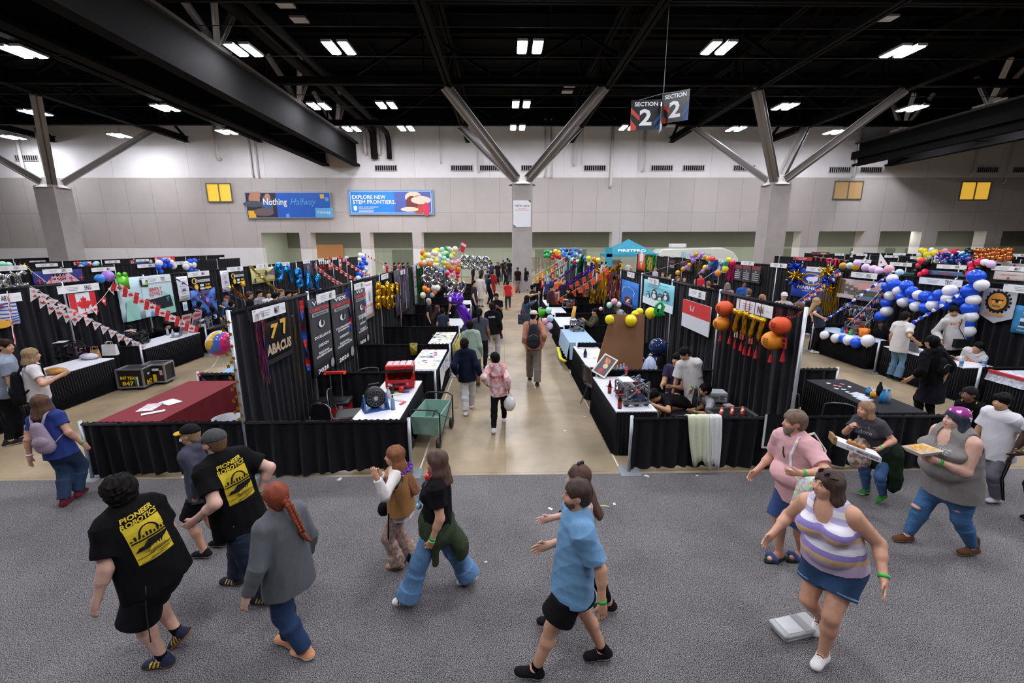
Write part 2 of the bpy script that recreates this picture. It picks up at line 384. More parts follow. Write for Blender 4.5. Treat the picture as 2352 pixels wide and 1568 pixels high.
  if h<.016:
   for j in range(4):
    o_=(1.5-j)*.0195*hs_;L=(.040,.045,.041,.031)[j]*hs_;k0=W[i]+d*.083*hs_+sd*o_-pn*-.002;cu=.28+.10*j+g_*1.15
    p1=k0+(d*math.cos(cu*.5)+pn*math.sin(cu*.5)+sd*o_*1.5)*L;p2=p1+(d*math.cos(cu*1.3)+pn*math.sin(cu*1.3))*L*.8
    rr=.0092*hs_;G.cone(k0,p1,rr,rr*.93,.004);G.cone(p1,p2,rr*.93,rr*.75,.004)
   t0=W[i]+d*.022*hs_+sd*.026*hs_;t1=t0+(d*.75+sd*.55+pn*.30)*.042*hs_;t2=t1+(d*.95+sd*.1+pn*(.3+g_*.5))*.034*hs_
   G.cone(t0,t1,.0135*hs_,.0110*hs_,.01);G.cone(t1,t2,.0105*hs_,.0085*hs_,.004)
  else:G.cone(pc+d*.03,pc+d*.085*hs_+pn*(.01+.03*g_),.027*hs_,.014*hs_,.01,.6,pn);G.cone(W[i]+d*.03+sd*.02,W[i]+d*.075+sd*.04,.011,.009,.008)
  P['h%d' % i]=(pc,d,sd,pn)
 # neck + head
 G.cone(shc,nk+hup*.03,.060*s*bf,.054*s*bf**.5,.035);hs=s*.5+.5;hs *= 1.0;hb=1+(b-1)*.35
 C=Hd_;F3=(hr,hf,hup)
 G.ell(C+hup*.022*hs-hf*.012*hs,(.074*hs*hb,.094*hs,.088*hs),F3,.02)
 G.ell(C-hup*.035*hs+hf*.022*hs,(.060*hs*hb,.068*hs,.078*hs),F3,.03)
 G.ell(C-hup*.085*hs+hf*.058*hs,(.026*hs*hb,.024*hs,.020*hs),F3,.03)
 if h<.016:
  for g in (-1,1):
   G.ell(C+hf*.083*hs+hup*.003*hs+hr*g*.031*hs,(.017*hs,.013*hs,.011*hs),F3,0,True)
   G.ell(C+hf*.066*hs+hup*.002*hs+hr*g*.031*hs,(.0135*hs,)*3,F3,.002)
   G.cone(C+hf*.079*hs+hup*.021*hs+hr*g*.014*hs,C+hf*.068*hs+hup*.020*hs+hr*g*.045*hs,.008*hs,.007*hs,.012)
   G.ell(C+hr*g*.073*hs*hb-hup*.004*hs-hf*.006*hs,(.009*hs,.018*hs,.031*hs),F3,.006)
   G.ell(C+hf*.062*hs-hup*.034*hs+hr*g*.034*hs*hb,(.022*hs,.018*hs,.02*hs),F3,.025)
  G.cone(C+hf*.082*hs+hup*.008*hs,C+hf*.103*hs-hup*.030*hs,.008*hs,.0125*hs,.010)
  for g in (-1,1):G.ell(C+hf*.090*hs-hup*.034*hs+hr*g*.011*hs,(.009*hs,)*3,F3,.008)
  G.cone(C+hf*.083*hs-hup*.058*hs-hr*.019*hs,C+hf*.083*hs-hup*.058*hs+hr*.019*hs,.0075*hs,.0075*hs,.012)
  G.cone(C+hf*.081*hs-hup*.067*hs-hr*.014*hs,C+hf*.081*hs-hup*.067*hs+hr*.014*hs,.0075*hs,.0075*hs,.012)
 v,q=G.mesh();mi=np.zeros(len(q),int);ms=[skin(sk)]
 if h<.016:
  c=v[q].mean(1)-C;x,y,z=c@hr,c@hf,c@hup
  ms.append(mat({'dark':'4a2520','brown':'7c4038'}.get(sk,'b2655a'),.5));mi[(abs(x)<.025*hs) & (z<-.053*hs) & (z>-.072*hs) & (y>.078*hs)]=1
 me=np_mesh('body',v,q,True,mi);bo=link('body',me,lab,ms)
 if h<.016 and eyes:
  for g in (-1,1):
   c=C+hf*.0675*hs+hup*.002*hs+hr*g*.031*hs;mb=MB();mb.sph(c,.0132*hs,12)
   mb.sph(c+hf*.0065*hs,.0088*hs,10,1);e_=mb.build('eye',[mat('b8aca4',.3),mat('2a1a12',.2)],lab,True)
  for g in (-1,1):mb=MB();mb.tube([C+hf*(.0885)*hs+hup*.022*hs+hr*g*.013*hs,C+hf*.087*hs+hup*.0275*hs+hr*g*.032*hs,C+hf*.073*hs+hup*.022*hs+hr*g*.05*hs],[.003*hs,.004*hs,.002*hs],6);mb.build('eyebrow',hairm(hair[1] if hair[1]!='none' else '2a1d16'),lab,True)
 # ---- top
 def emit(Gr,name,m,amp=0.,seed=1,mfn=None,fr=(9,9,5)):
  v,q=Gr.mesh()
  if not len(q):return None
  if amp:v=folds(v,q,amp,seed,fr)
  mi=None
  if mfn:mi=mfn(v[q].mean(1))
  return link(name,np_mesh(name,v,q,True,mi),lab,m)
 res={}
 if T:
  G=Grid(lo-base,hi-base,h);t=T.get('t',.012);tank=T.get('tank',False)
  torso(G,t,hem=T.get('hem',.05),tank=tank)
  if not tank:
   for i in (0,1):
    u=T.get('sleeve',.62);c=arm(G,i,t,u,T.get('loose',.012))
    if u<=1:d=nrm(E[i]-sh[i])
    else:d=nrm(W[i]-E[i])
  if tank:
   for i in (0,1):
    sg=1 if i else -1;G.cone(sh[i]+tr*sg*.01-tdir*.03,sh[i]+tr*sg*.06+tdir*.05,.075*s*bf,.09*s,0,sub=True)
    G.cone(sh[i]-tr*sg*.075*s-tf*.05,sh[i]-tr*sg*.075*s+tf*.05,.03,.03,.01)
   G.ell(shc+tf*.10*s+tdir*.03,(.07*s,.06*s,.07*s),(tr,tf,tdir),0,True);G.cone(nk+tf*.03,shc+tf*.13*s*b,.064*s,.070*s,0,sub=True);G.ell(nk-tdir*.01,(.075*s,.09*s,.07*s),(tr,tf,tdir),0,True)
  else:G.ell(nk+tdir*.02*s+tf*.02,(.062*s,.075*s,.06*s if not T.get('neck') else .06*s*T['neck']),(tr,tf,tdir),0,True)
  if T.get('vneck'):G.cone(nk+tf*.10,shc+tf*.18*s-tdir*.02,.045,.012,0,sub=True)
  if T.get('hood'):
   G.ell(nk-tf*.065*s-tdir*.045*s,(.125*s,.06*s,.07*s),(tr,tf,tdir),.03);G.cone(nk-tr*.07*s-tdir*.05*s+tf*.06,nk-tr*.09*s-tdir*.03*s-tf*.03,.028,.035,.03);G.cone(nk+tr*.07*s-tdir*.05*s+tf*.06,nk+tr*.09*s-tdir*.03*s-tf*.03,.028,.035,.03)
  res['top']=emit(G,T.get('name','shirt'),T.get('m') or cloth(T['c']),T.get('amp',.008),len(label),None,T.get('fr',(9,9,5)))
  res['topv']=None
 if Bt and not hide_legs:
  G=Grid(lo-base,hi-base,h);t=Bt.get('t',.012);L=Bt.get('len',1.95);fl=Bt.get('flare',0.);tk=t
  rh=.150*s*b+t
  wz=Bt.get('waist',.10)
  G.cone(pel+(nk-pel)*wz/.3*.3,pel-up*.05*s,rh*.96,rh*1.04,.04,.78,fw)
  if Bt.get('skirt'):
   hz=pel*(1,1,0)+up*max(.04,pel[2]-Bt['skirt']*s);G.cone(pel,hz,rh,rh*(1.1+fl),.04,.9,fw,flat=True)
  else:
   for i in (0,1):
    r0=.092*s*b+t;r1=.058*s*bf+t+fl*.25+Bt.get('loose',0)*.6;r2=.042*s+t+fl+Bt.get('loose',0)
    if L<=1:c=hj[i]+(K[i]-hj[i])*L;G.ell(hj[i],(r0,)*3,((1,0,0),(0,1,0),(0,0,1)),.045);G.cone(hj[i],c,r0,r0+(r1-r0)*L+Bt.get('loose',0)+.012,.045,flat=True)
    else:
     c=K[i]+(AN[i]-K[i])*(L-1);d=nrm(AN[i]-K[i]);G.cone(hj[i],K[i],r0,r1,.045)
     c1=K[i]+(AN[i]-K[i])*.3;G.cone(K[i],c1-fw*.008,r1,max(r1*.98,.058*s*bf+t),.03);G.cone(c1-fw*.008,c,max(r1*.98,.057*s*bf+t),r2,.03,flat=True)
     if fl>.03:G.cone(c-d*.10,c+d*.01,r2*.97,r2*1.05,.02,flat=True)
  if T and not T.get('tuck') :G.cut(pel-up*(T.get('hem',.05)-.035)*s,up)
  res['bot']=emit(G,Bt.get('name','trousers'),Bt.get('m') or cloth(Bt['c']),Bt.get('amp',.0045),3+len(label),None,(7,7,12))
 # ---- shoes
 if shoe and not hide_legs:
  for i in (0,1):
   fdir,fu,fs=P['f%d' % i];z0=.078*s;a=AN[i];toe=a+fdir*.13*s-fu*.045*s
   lo2=np.minimum(a,toe)-.14;hi2=np.maximum(a,toe)+.14;G=Grid(lo2,hi2,min(h,.009));sole=shoe.get('sole','e8e4dc')
   G.cone(a-fdir*.045*s-fu*.045*s,toe-fu*.004,.041*s,.043*s,.02,.75,fu);G.cone(a-fdir*.02*s-fu*.05*s,a-fdir*.018*s+fu*shoe.get('high',.0),.045*s,.042*s,.03,flat=False)
   G.cone(a+fdir*.02*s-fu*.02*s,toe-fdir*.02,.036*s,.03*s,.03);pb=a-fu*.082*s
   v,q=G.mesh();z=(v-pb)@fu;v=v-fu*np.minimum(z,0)[:,None]
   z=(v[q].mean(1)-pb)@fu;mi=(z<shoe.get('st',.026)).astype(int)
   sc=(v-a)@fdir
   ms=[shoe.get('m') or cloth(shoe['c'],.2),mat(sole,.6)]
   if shoe.get('stripe') and h<.016:
    cc=v[q].mean(1)-a;xs=cc@fdir;side=cc@fs;zz=z;ms.append(mat(shoe['stripe'],.6))
    mi[(abs(side)>.020) & (zz>.026) & (zz<.075) & (np.mod(xs+.35*zz,.030)<.014) & (xs>-.005) & (xs<.085)]=2
   so=link('shoe',np_mesh('shoe',v,q,True,mi),lab,ms)
   if shoe.get('lace') and h<.012:
    mb=MB()
    for n_ in range(4):p=a+fdir*(.035+.02*n_)*s+fu*(.020-.014*n_)*s;mb.tube([p-fs*.024+fu*-.004,p+fu*.006,p+fs*.024+fu*-.004],.0035,6)
    mb.build('laces',mat(shoe['lace'],.8),so)
   if shoe.get('sock') and h<.016:
    G=Grid(a-.12,a+.16,h);d=nrm(K[i]-a);G.cone(a-d*.01,a+d*shoe.get('sockh',.09)*s,.042*s,.043*s,.01,flat=True);v,q=G.mesh();link('sock',np_mesh('sock',v,q),lab,cloth(shoe['sock']))
 elif not hide_legs and shoe is None:pass
 # ---- hair
 ty,hc=hair[0],hair[1];hm=hairm(hc) if hc!='none' else None;hx=hair[2] if len(hair)>2 else 0.
 if ty!='bald':
  G=Grid(C-.36-(.0 if ty not in ('braid','long','pony') else .25),C+.24,min(h,.009) if h<.016 else h)
  th={'short':.013,'buzz':.005,'curly':.030,'cap':.008}.get(ty,.014)+(hx if ty in ('short','curly') else 0)
  G.ell(C+hup*.030*hs-hf*.014*hs,((.074*hb+th)*hs,(.093+th)*hs,(.084+th)*hs),F3,.02)
  if ty in ('short','buzz','curly','pony','braid','cap','mop'):
   G.ell(C-hf*.045*hs-hup*.02*hs,((.060*hb+th)*hs,(.050+th)*hs,(.072+th*.6)*hs),F3,.02)
  if ty=='mop':
   G.ell(C+hf*.035*hs+hup*.06*hs,(.080*hs,.070*hs,.05*hs),F3,.02)
  G.ell(C+hf*.105*hs-hup*.055*hs,(.080*hs,.095*hs,.098*hs if ty!='mop' else .075*hs),F3,0,True)     # the face
  for g in (-1,1):
   if ty in ('short','buzz','curly','pony','braid','cap'):G.ell(C+hr*g*.085*hs-hup*.02*hs+hf*.012,(.03*hs,.036*hs,.040*hs),F3,0,True)
  if ty in ('long','bob','mid'):
   L={'long':.34,'bob':.13,'mid':.21}[ty]+hx;dn=nrm(-up*1.0+(-tf)*.12)
   for g,w_ in ((-1.05,.034),(-.75,.040),(-.3,.048),(.3,.048),(.75,.040),(1.05,.034)):
    p0=C+hr*g*.066*hs*hb-hf*(.055-.052*abs(g)**2)*hs+hup*.03;p1=C+hr*g*.078*hs*hb-hf*(.075-.055*abs(g)**2)*hs-hup*.09;p2=C+hr*g*.070*hs-hf*(.085-.035*abs(g))+dn*(L+.02*math.sin(9*g))-tf*(.085*b if L>.27 else .02)
    G.cone(p0,p1,w_*.8*hs,w_*hs,.03);G.cone(p1,p2,w_*hs,w_*.55,.03)
  if ty=='pony':
   p0=C-hf*.10*hs+hup*.03;G.cone(p0,p0-hf*.035-up*.06,.026,.034,.02);G.cone(p0-hf*.035-up*.06,p0-hf*.03-up*(.22+hx),.034,.014,.02)
  if ty=='bun':G.ell(C-hf*.10*hs-hup*.01,(.045,)*3,F3,.01);G.ell(C-hf*.045*hs-hup*.02*hs,(.07*hs,.06*hs,.075*hs),F3,.02)
  v,q=G.mesh();rs=np.random.RandomState(4)
  n_=vnormals(v,q);amp={'curly':.007,'short':.0035,'mop':.005,'buzz':.001}.get(ty,.004);f=np.zeros(len(v))
  fr=120 if ty=='curly' else 75 if h<.01 else 40
  for i in range(8):d=rs.randn(3)*fr*(1 if ty=='curly' else 1);d=d if ty=='curly' else d-hup*(d@hup)*.75;f+=np.sin(v@d+rs.rand()*6)
  v=v+n_*(amp*f/2.5)[:,None]
  if ty=='cap':v,q=v[:0],q[:0]
  ho=link('hair',np_mesh('hair',v,q),lab,hm) if len(q) else None
  if ty=='cap':
   G=Grid(C-.3,C+.3,min(h,.009));G.ell(C+hup*.030*hs-hf*.014*hs,(.080*hs*hb,.099*hs,.080*hs),F3,.02);G.ell(C-hf*.045*hs-hup*.02*hs,(.066*hs*hb,.056*hs,.075*hs),F3,.02);G.ell(C+hf*.105*hs-hup*.055*hs,(.080*hs,.095*hs,.098*hs),F3,0,True)
   v,q=G.mesh();link('hair',np_mesh('hair',v,q),lab,hm)
   G=Grid(C-.3,C+.3,min(h,.009));cc=C+hup*.042*hs-hf*.010*hs;G.ell(cc,(.088*hs*hb,.106*hs,.086*hs),F3,.0);G.cut(cc+hup*-.002,-hup)
   v,q=G.mesh();ca=link('cap',np_mesh('cap',v,q),lab,hair[2])
   back=hair[4] if len(hair)>4 else 1;mb=MB();n_=10;top_=[];
   for j in range(n_+1):
    a=(j/n_-.5)*2.3;d1=hf*back*math.cos(a)+hr*math.sin(a);r0=cc+V3(hf*back*math.cos(a)*.10+hr*math.sin(a)*.084)*hs+hup*.002;r1=cc+hf*back*(.10+.085*math.cos(a*1.36)**.7 if abs(a*1.36)<1.55 else .10)*hs*1.0+hr*math.sin(a)*.080*hs-hup*(.012+.006*math.cos(a))
    r1=cc+V3(hf*back*(.05+.125*math.cos(a*.95)))*hs+hr*math.sin(a)*.088*hs-hup*.014;top_.append((r0,r1))
   vv=[x for a,b_ in top_ for x in (a,b_)];vv2=vv+[x-hup*.006 for x in vv];N=len(vv);f=[]
   for j in range(n_):i0=2*j;f+=[(i0,i0+1,i0+3,i0+2),(N+i0+2,N+i0+3,N+i0+1,N+i0),(i0+1,N+i0+1,N+i0+3,i0+3)]
   mb.add(vv2,f);mb.build('brim',hair[3] or hair[2],ca,True)
  if ty=='braid':
   mb=MB();p=C-hf*.10*hs+hup*.02;n_=11;dd=nrm(-up*.95-tf*.16+tr*hx)
   for j in range(n_):
    for g in (-1,1):
     c=p-hf*.015*min(j,2)+dd*(.030*j+.015*(g>0))+hr*g*.013;rr=.021*(1-.035*j)
     M=Matrix(((1,0,0),(0,1,0),(0,0,1)));mb.sph(c,rr,8,0,None,(1,1,1.35))
   e_=p+dd*.030*n_;mb.tube([e_-dd*.02,e_+dd*.015,e_+dd*.09+tr*.03*hx*3,e_+dd*.14+tr*.05*hx*4],[.012,.020,.018,.004],8);mb.build('braid',hm,ho,True)
 if beard and h<.016:
  G=Grid(C-.16,C+.16,min(h,.008));G.ell(C-hup*.040*hs+hf*.026*hs,(.0625*hs*hb,.072*hs,.080*hs),F3,.02);G.ell(C-hup*(.085+beard[1])*hs+hf*.058*hs,(.031*hs*hb,.030*hs,.024*hs+beard[1]),F3,.03)
  G.cut(C-hup*.030*hs,hup+hf*.25);G.cut(C-hf*.004*hs,-hf);G.ell(C+hf*.10*hs-hup*.062*hs,(.020*hs,.03,.009*hs),F3,0,True);G.ell(C+hf*.11*hs-hup*.028*hs,(.03*hs,.035,.020*hs),F3,0,True)
  v,q=G.mesh();link('beard',np_mesh('beard',v,q),lab,mat(beard[0],.8,0,'noise',0,120,.5,.5))
 P.update(dict(lab=lab,C=C,F3=F3,hs=hs,hf=hf,hup=hup,hr=hr,sh=sh,E=E,W=W,K=K,AN=AN,pel=pel,nk=nk,chest=chest,shc=shc,tf=tf,tr=tr,td=tdir,fw=fw,rt=rt,s=s,base=base,top=res.get('top'),bot=res.get('bot'),b=b,body=bo,h=h))
 return P
def part(P,name,mb,m,smooth=True,par=None):return mb.build(name,m,par or P['lab'],smooth)
def band(P,i,m,d=.02,r=.031,w=.010,name='wristband',k=None):
 a=P['W'][i];ax=nrm(P['E'][i]-a);c=a+ax*d;u=nrm(np.cross(ax,(0,0,1)) if abs(ax[2])<.95 else np.cross(ax,(1,0,0)));v_=np.cross(ax,u);r=r*P['s']*(.85+.15*P['b'])
 mb=MB();n=16;vv=[]
 for rr,z in ((r,-w),(r+.003,-w),(r+.003,w),(r,w)):vv+=[c+u*math.cos(2*PI*j/n)*rr+v_*math.sin(2*PI*j/n)*rr+ax*z for j in range(n)]
 mb.add(vv,[(g*n+j,g*n+(j+1) % n,((g+1) % 4)*n+(j+1) % n,((g+1) % 4)*n+j) for g in range(4) for j in range(n)]);return part(P,name,mb,m)
def bvh(o):
 me=o.data;return BVHTree.FromPolygons([v.co for v in me.vertices],[p.vertices[:] for p in me.polygons])
def decal(P,o,geo,c,u,v,n,m,name='print',lift=.004,par=None):
 # geo: [(points2d, faces, matindex)], laid on the surface of o from outside along -n
 t=P.get('bvh_'+o.name) or bvh(o);P['bvh_'+o.name]=t;mb=MB();c,u,v,n=Vector(c),Vector(u),Vector(v),Vector(n)
 for li,(pts,fs,mi) in enumerate(geo):
  vv=[]
  for a,b_ in pts:
   p=c+u*a+v*b_+n*.5;h_=t.ray_cast(p,-n);vv.append((h_[0] if h_[0] is not None else c+u*a+v*b_)+n*(lift+li*.0012))
  mb.add(vv,fs,mi)
 return mb.build(name,m,par or o)
def gtext(t,x,y,w,h,mi=0,shear=0.,bold=0.,ang=0.):
 g,f=text_geo(t,shear,bold);c,s_=math.cos(ang),math.sin(ang);return ([(x+a*w*c-b*h*s_,y+a*w*s_+b*h*c) for a,b in g],f,mi)
def grect(x,y,w,h,mi=0,nx=6,ny=6,sk_=0.):
 p=[(x-w/2+w*i/nx+sk_*(j/ny-.5),y-h/2+h*j/ny) for j in range(ny+1) for i in range(nx+1)];return (p,[(j*(nx+1)+i,j*(nx+1)+i+1,(j+1)*(nx+1)+i+1,(j+1)*(nx+1)+i) for j in range(ny) for i in range(nx)],mi)
# ---------------------------------------------------------------- the hall
def beam(mb,p,q,w,h,m=0,I=True,up=(0,0,1)):
 p,q=Vector(p),Vector(q);d=(q-p);L=d.length;d.normalize();s_=d.cross(Vector(up))
 s_=s_.normalized() if s_.length>1e-4 else Vector((1,0,0));u=s_.cross(d).normalized()
 M=Matrix(((s_.x,d.x,u.x,p.x),(s_.y,d.y,u.y,p.y),(s_.z,d.z,u.z,p.z),(0,0,0,1)))
 if I:
  t=h*.12;mb.box((-w/2,0,h/2-t),(w/2,L,h/2),m,M);mb.box((-w/2,0,-h/2),(w/2,L,-h/2+t),m,M);mb.box((-w*.09,0,-h/2),(w*.09,L,h/2),m,M)
 else:mb.box((-w/2,0,-h/2),(w/2,L,h/2),m,M)
def wallmat(col,line,bw,bh,ox=0.,oz=0.,mort=.012):
 m=bpy.data.materials.new('panels');m.use_nodes=True;n=m.node_tree.nodes;l=m.node_tree.links;p=n['Principled BSDF'];p.inputs['Roughness'].default_value=.85
 tc=n.new('ShaderNodeTexCoord');sp=n.new('ShaderNodeSeparateXYZ');cb=n.new('ShaderNodeCombineXYZ');mp=n.new('ShaderNodeMapping');mp.inputs['Location'].default_value=(ox,oz,0)
 l.new(tc.outputs['Object'],sp.inputs[0]);l.new(sp.outputs[0],cb.inputs[0]);l.new(sp.outputs[2],cb.inputs[1]);l.new(cb.outputs[0],mp.inputs[0])
 b=n.new('ShaderNodeTexBrick');b.offset=0;b.inputs['Scale'].default_value=1;b.inputs['Brick Width'].default_value=bw;b.inputs['Row Height'].default_value=bh;b.inputs['Mortar Size'].default_value=mort
 b.inputs['Color1'].default_value=(*lin(col),1);b.inputs['Color2'].default_value=(*[x*.93 for x in lin(col)],1);b.inputs['Mortar'].default_value=(*lin(line),1);l.new(mp.outputs[0],b.inputs[0])
 t=n.new('ShaderNodeTexNoise');t.inputs['Scale'].default_value=.5;t.inputs['Detail'].default_value=8;t.inputs['Roughness'].default_value=.75;l.new(tc.outputs['Object'],t.inputs[0])
 mx=n.new('ShaderNodeMixRGB');mx.blend_type='MULTIPLY';mx.inputs[0].default_value=.22;l.new(b.outputs[0],mx.inputs[1]);l.new(t.outputs['Fac'],mx.inputs[2])
 g=n.new('ShaderNodeMixRGB');g.blend_type='ADD';g.inputs[0].default_value=.0;l.new(mx.outputs[0],g.inputs[1]);l.new(mx.outputs[0],p.inputs['Base Color'])
 return m
def floormat():
 m=bpy.data.materials.new('concrete');m.use_nodes=True;n=m.node_tree.nodes;l=m.node_tree.links;p=n['Principled BSDF'];p.inputs['Roughness'].default_value=.3
 tc=n.new('ShaderNodeTexCoord');t=n.new('ShaderNodeTexNoise');t.inputs['Scale'].default_value=.55;t.inputs['Detail'].default_value=10;t.inputs['Roughness'].default_value=.62;l.new(tc.outputs['Object'],t.inputs[0])
 cr=n.new('ShaderNodeValToRGB');e=cr.color_ramp.elements;e[0].position=.36;e[1].position=.64;e[0].color=(*lin('7b6d58'),1);e[1].color=(*lin('a89578'),1);l.new(t.outputs['Fac'],cr.inputs[0])
 b=n.new('ShaderNodeTexBrick');b.offset=0;b.inputs['Scale'].default_value=1;b.inputs['Brick Width'].default_value=3.05;b.inputs['Row Height'].default_value=3.05;b.inputs['Mortar Size'].default_value=.006
 b.inputs['Color1'].default_value=b.inputs['Color2'].default_value=(1,1,1,1);b.inputs['Mortar'].default_value=(.55,.5,.45,1);l.new(tc.outputs['Object'],b.inputs[0])
 mx=n.new('ShaderNodeMixRGB');mx.blend_type='MULTIPLY';mx.inputs[0].default_value=1;l.new(cr.outputs[0],mx.inputs[1]);l.new(b.outputs[0],mx.inputs[2]);l.new(mx.outputs[0],p.inputs['Base Color'])
 t2=n.new('ShaderNodeTexNoise');t2.inputs['Scale'].default_value=2.;l.new(tc.outputs['Object'],t2.inputs[0]);mr=n.new('ShaderNodeMapRange');mr.inputs[3].default_value=.24;mr.inputs[4].default_value=.46;l.new(t2.outputs['Fac'],mr.inputs[0]);l.new(mr.outputs[0],p.inputs['Roughness'])
 return m
def carpetmat():
 m=bpy.data.materials.new('carpet');m.use_nodes=True;n=m.node_tree.nodes;l=m.node_tree.links;p=n['Principled BSDF'];p.inputs['Roughness'].default_value=.95
 tc=n.new('ShaderNodeTexCoord');t=n.new('ShaderNodeTexNoise');t.inputs['Scale'].default_value=150;t.inputs['Detail'].default_value=2;l.new(tc.outputs['Object'],t.inputs[0])
 t2=n.new('ShaderNodeTexNoise');t2.inputs['Scale'].default_value=1.2;t2.inputs['Detail'].default_value=5;l.new(tc.outputs['Object'],t2.inputs[0])
 ad=n.new('ShaderNodeMath');ad.operation='MULTIPLY_ADD';ad.inputs[1].default_value=.12;l.new(t2.outputs['Fac'],ad.inputs[0]);l.new(t.outputs['Fac'],ad.inputs[2])
 cr=n.new('ShaderNodeValToRGB');e=cr.color_ramp.elements;e[0].position=.49;e[1].position=.67;e[0].color=(*lin('232226'),1);e[1].color=(*lin('8d8989'),1);l.new(ad.outputs[0],cr.inputs[0])
 l.new(cr.outputs[0],p.inputs['Base Color']);bp=n.new('ShaderNodeBump');bp.inputs['Strength'].default_value=.5;bp.inputs['Distance'].default_value=.006;l.new(t.outputs['Fac'],bp.inputs['Height']);l.new(bp.outputs[0],p.inputs['Normal'])
 return m
def sbox(name,a,b,m,label=None,cat=None):return struct(name,MB().box(a,b).mesh(name),m,label,cat)
sbox('floor',(-62,-14,-.2),(62,48,0),floormat())
o=sbox('trim_1',(-62,-14,-.001),(62,6.02,.006),carpetmat(),'speckled grey carpet running across the front of the hall','carpet')
blk=mat('050506',.9);blk2=mat('080808',.9);steel=mat('7a7471',.6);CG='bdb5b0'
sbox('ceiling',(-62,-14,15.2),(62,48,15.4),mat('050505',.9))
wg=wallmat(CG,'9c948f',2.2,3.02,.35,-.06,.018);wwh=wallmat('efebeb','d0cccb',6.6,9,1.2,.0,.02);wcol=mat('a9a29e',.8,0,'noise',0,1.5,.06)
sbox('wall_left',(-62.2,-14,0),(-62,48,15.2),wg);sbox('wall_right',(62,-14,0),(62.2,48,15.2),wg);sbox('wall_front',(-62,-14.2,0),(62,-14,15.2),mat('2a2a2c',.9))
mb=MB();mb.box((-62,42,9.1),(62,42.5,13.4),1);mb.box((-62,42,3.06),(-22,42.5,9.1));mb.box((-22,42,4.37),(62,42.5,9.1));mb.box((-62,42,0),(-22,42.5,3.06),1);mb.box((-62,42,13.4),(62,42.5,15.2),2)
struct('wall_back',mb.mesh('wall_back'),[wg,wwh,blk],'long back wall of grey concrete panels under a white upper band','wall')
rg=wallmat('bcc4b4','a8b0a0',3.1,3.,.0,.4,.01);sbox('wall_recess',(-22,47,0),(62,47.3,5.2),rg);sbox('trim_90',(-22,46.94,2.95),(62,47,4.5),mat('77786f',.9));sbox('ceiling_recess',(-22,42.5,4.5),(62,47,4.7),mat('6a6a60',.8));sbox('wall_recess_end',(-22.3,42.5,0),(-22,47,4.5),rg)
k=2
for x0,x1 in ((690,715),(830,851),(948,969),(1405,1427),(1837,1877),(1982,2017),(2112,2148),(2260,2296),(1545,1566)):
 a,b=onY(x0,560,42).x,onY(x1,560,42).x
 if x0==1545:continue
 k+=1;mb=MB();mb.box((a,41.96,0),(b,43.1,2.9),1);mb.box((a,41.96,2.9),(b,43.1,4.37));struct('trim_%d' % k,mb.mesh('pier'),[wg,mat('cfcac8',.8)])
# doors in the recess
k=0
for px in (913,937,1240,1265,1335,1790,1812,1960,2040,2085):
 a=onY(px,600,47).x;k+=1;mb=MB();mb.box((a-.5,46.93,0),(a+.5,46.99,2.75));o=struct('door_%d' % k,mb.mesh('door'),mat('7d8272',.6));mb=MB();mb.box((a+.3,46.88,1.0),(a+.42,46.93,1.12));mb.build('door_handle',steel,o)
a=onY(722,585,46.9).x;b=onY(790,585,46.9).x;mb=MB();mb.box((a,46.8,0),(b,46.95,3.3));struct('door_20',mb.mesh('door'),mat('c98a55',.5),'orange lit doorway in the recess behind the left booths','doorway')
for j in range(16):                             # downlights of the recess
 x=-19+j*4.4;mb=MB();mb.lathe([(0,0),(.26,0),(.26,.05),(0,.05)],(x,43.6,4.43),12);t=tag(mb.build('downlight',mat('f6f8f0',.5,0,None,120.),None),'small round downlight in the soffit over the openings, %s from the left' % ordn(j),'ceiling light','downlights over the openings')
def col(name,px,Y,lab,cap=7.35):
 c=onY(px,430,Y);x=c.x;mb=MB();mb.box((x-.68,Y-.68,0),(x+.68,Y+.68,cap));o=struct(name,mb.mesh('column'),wcol,lab,'column')
 m2=MB();m2.lathe([(.95,-.12),(.78,.0),(.62,.1),(.5,.55),(0,.55)],(x,Y,cap),12);m2.build('column_cap',mat('b5aeaa',.6),o);return x,Y,cap,o
for i,(px,Y,lab,tx,ty) in enumerate(((1199,32.,'square grey concrete column in the middle with a poster on it',4.5,4.4),(1782,32.3,'square grey concrete column at the right below four struts',4.35,4.4),(121,33.5,'square grey concrete column at the far left below leaning struts',4.3,4.4))):
 x,Y,cap,o=col('trim_%d' % (20+i),px,Y,lab)
 for sx in (-1,1):
  for sy in (-1,1):mb=MB();beam(mb,(x+sx*.35,Y+sy*.35,cap+.2),(x+sx*tx,Y+sy*ty,12.),.52,.42);mb.build('strut',steel,o)
# trusses
k=30
def truss(p,q,z0,z1,n,w=.34,m=None,lab=None):
 global k
 k+=1;mb=MB();p,q=Vector(p),Vector(q);A=lambda t,z:(p.x+(q.x-p.x)*t,p.y+(q.y-p.y)*t,z)
 beam(mb,A(0,z0),A(1,z0),w,w*1.1);beam(mb,A(0,z1),A(1,z1),w,w)
 for j in range(n):beam(mb,A(j/n,z0),A((j+.5)/n,z1),.16,.16,0,False);beam(mb,A((j+.5)/n,z1),A((j+1)/n,z0),.16,.16,0,False);beam(mb,A((j+.5)/n,z0),A((j+.5)/n,z1),.1,.1,0,False,(1,0,0))
 struct('trim_%d' % k,mb.mesh('truss'),m or blk2)
for Y in (10.,18.7,27.5,36.3):truss((-61,Y,0),(61,Y,0),12.2,14.7,14)
for X in (-38.6,-27.3,-21.,-3.04,5.98,14.8,23.5,41):truss((X,-13,0),(X,41.9,0),12.2,14.7,7,.42,mat('100f0e',.9))
k+=1;mb=MB()
for j in range(19):mb.box((-61,-12+j*2.9,14.75),(61,-11.9+j*2.9,15.1))
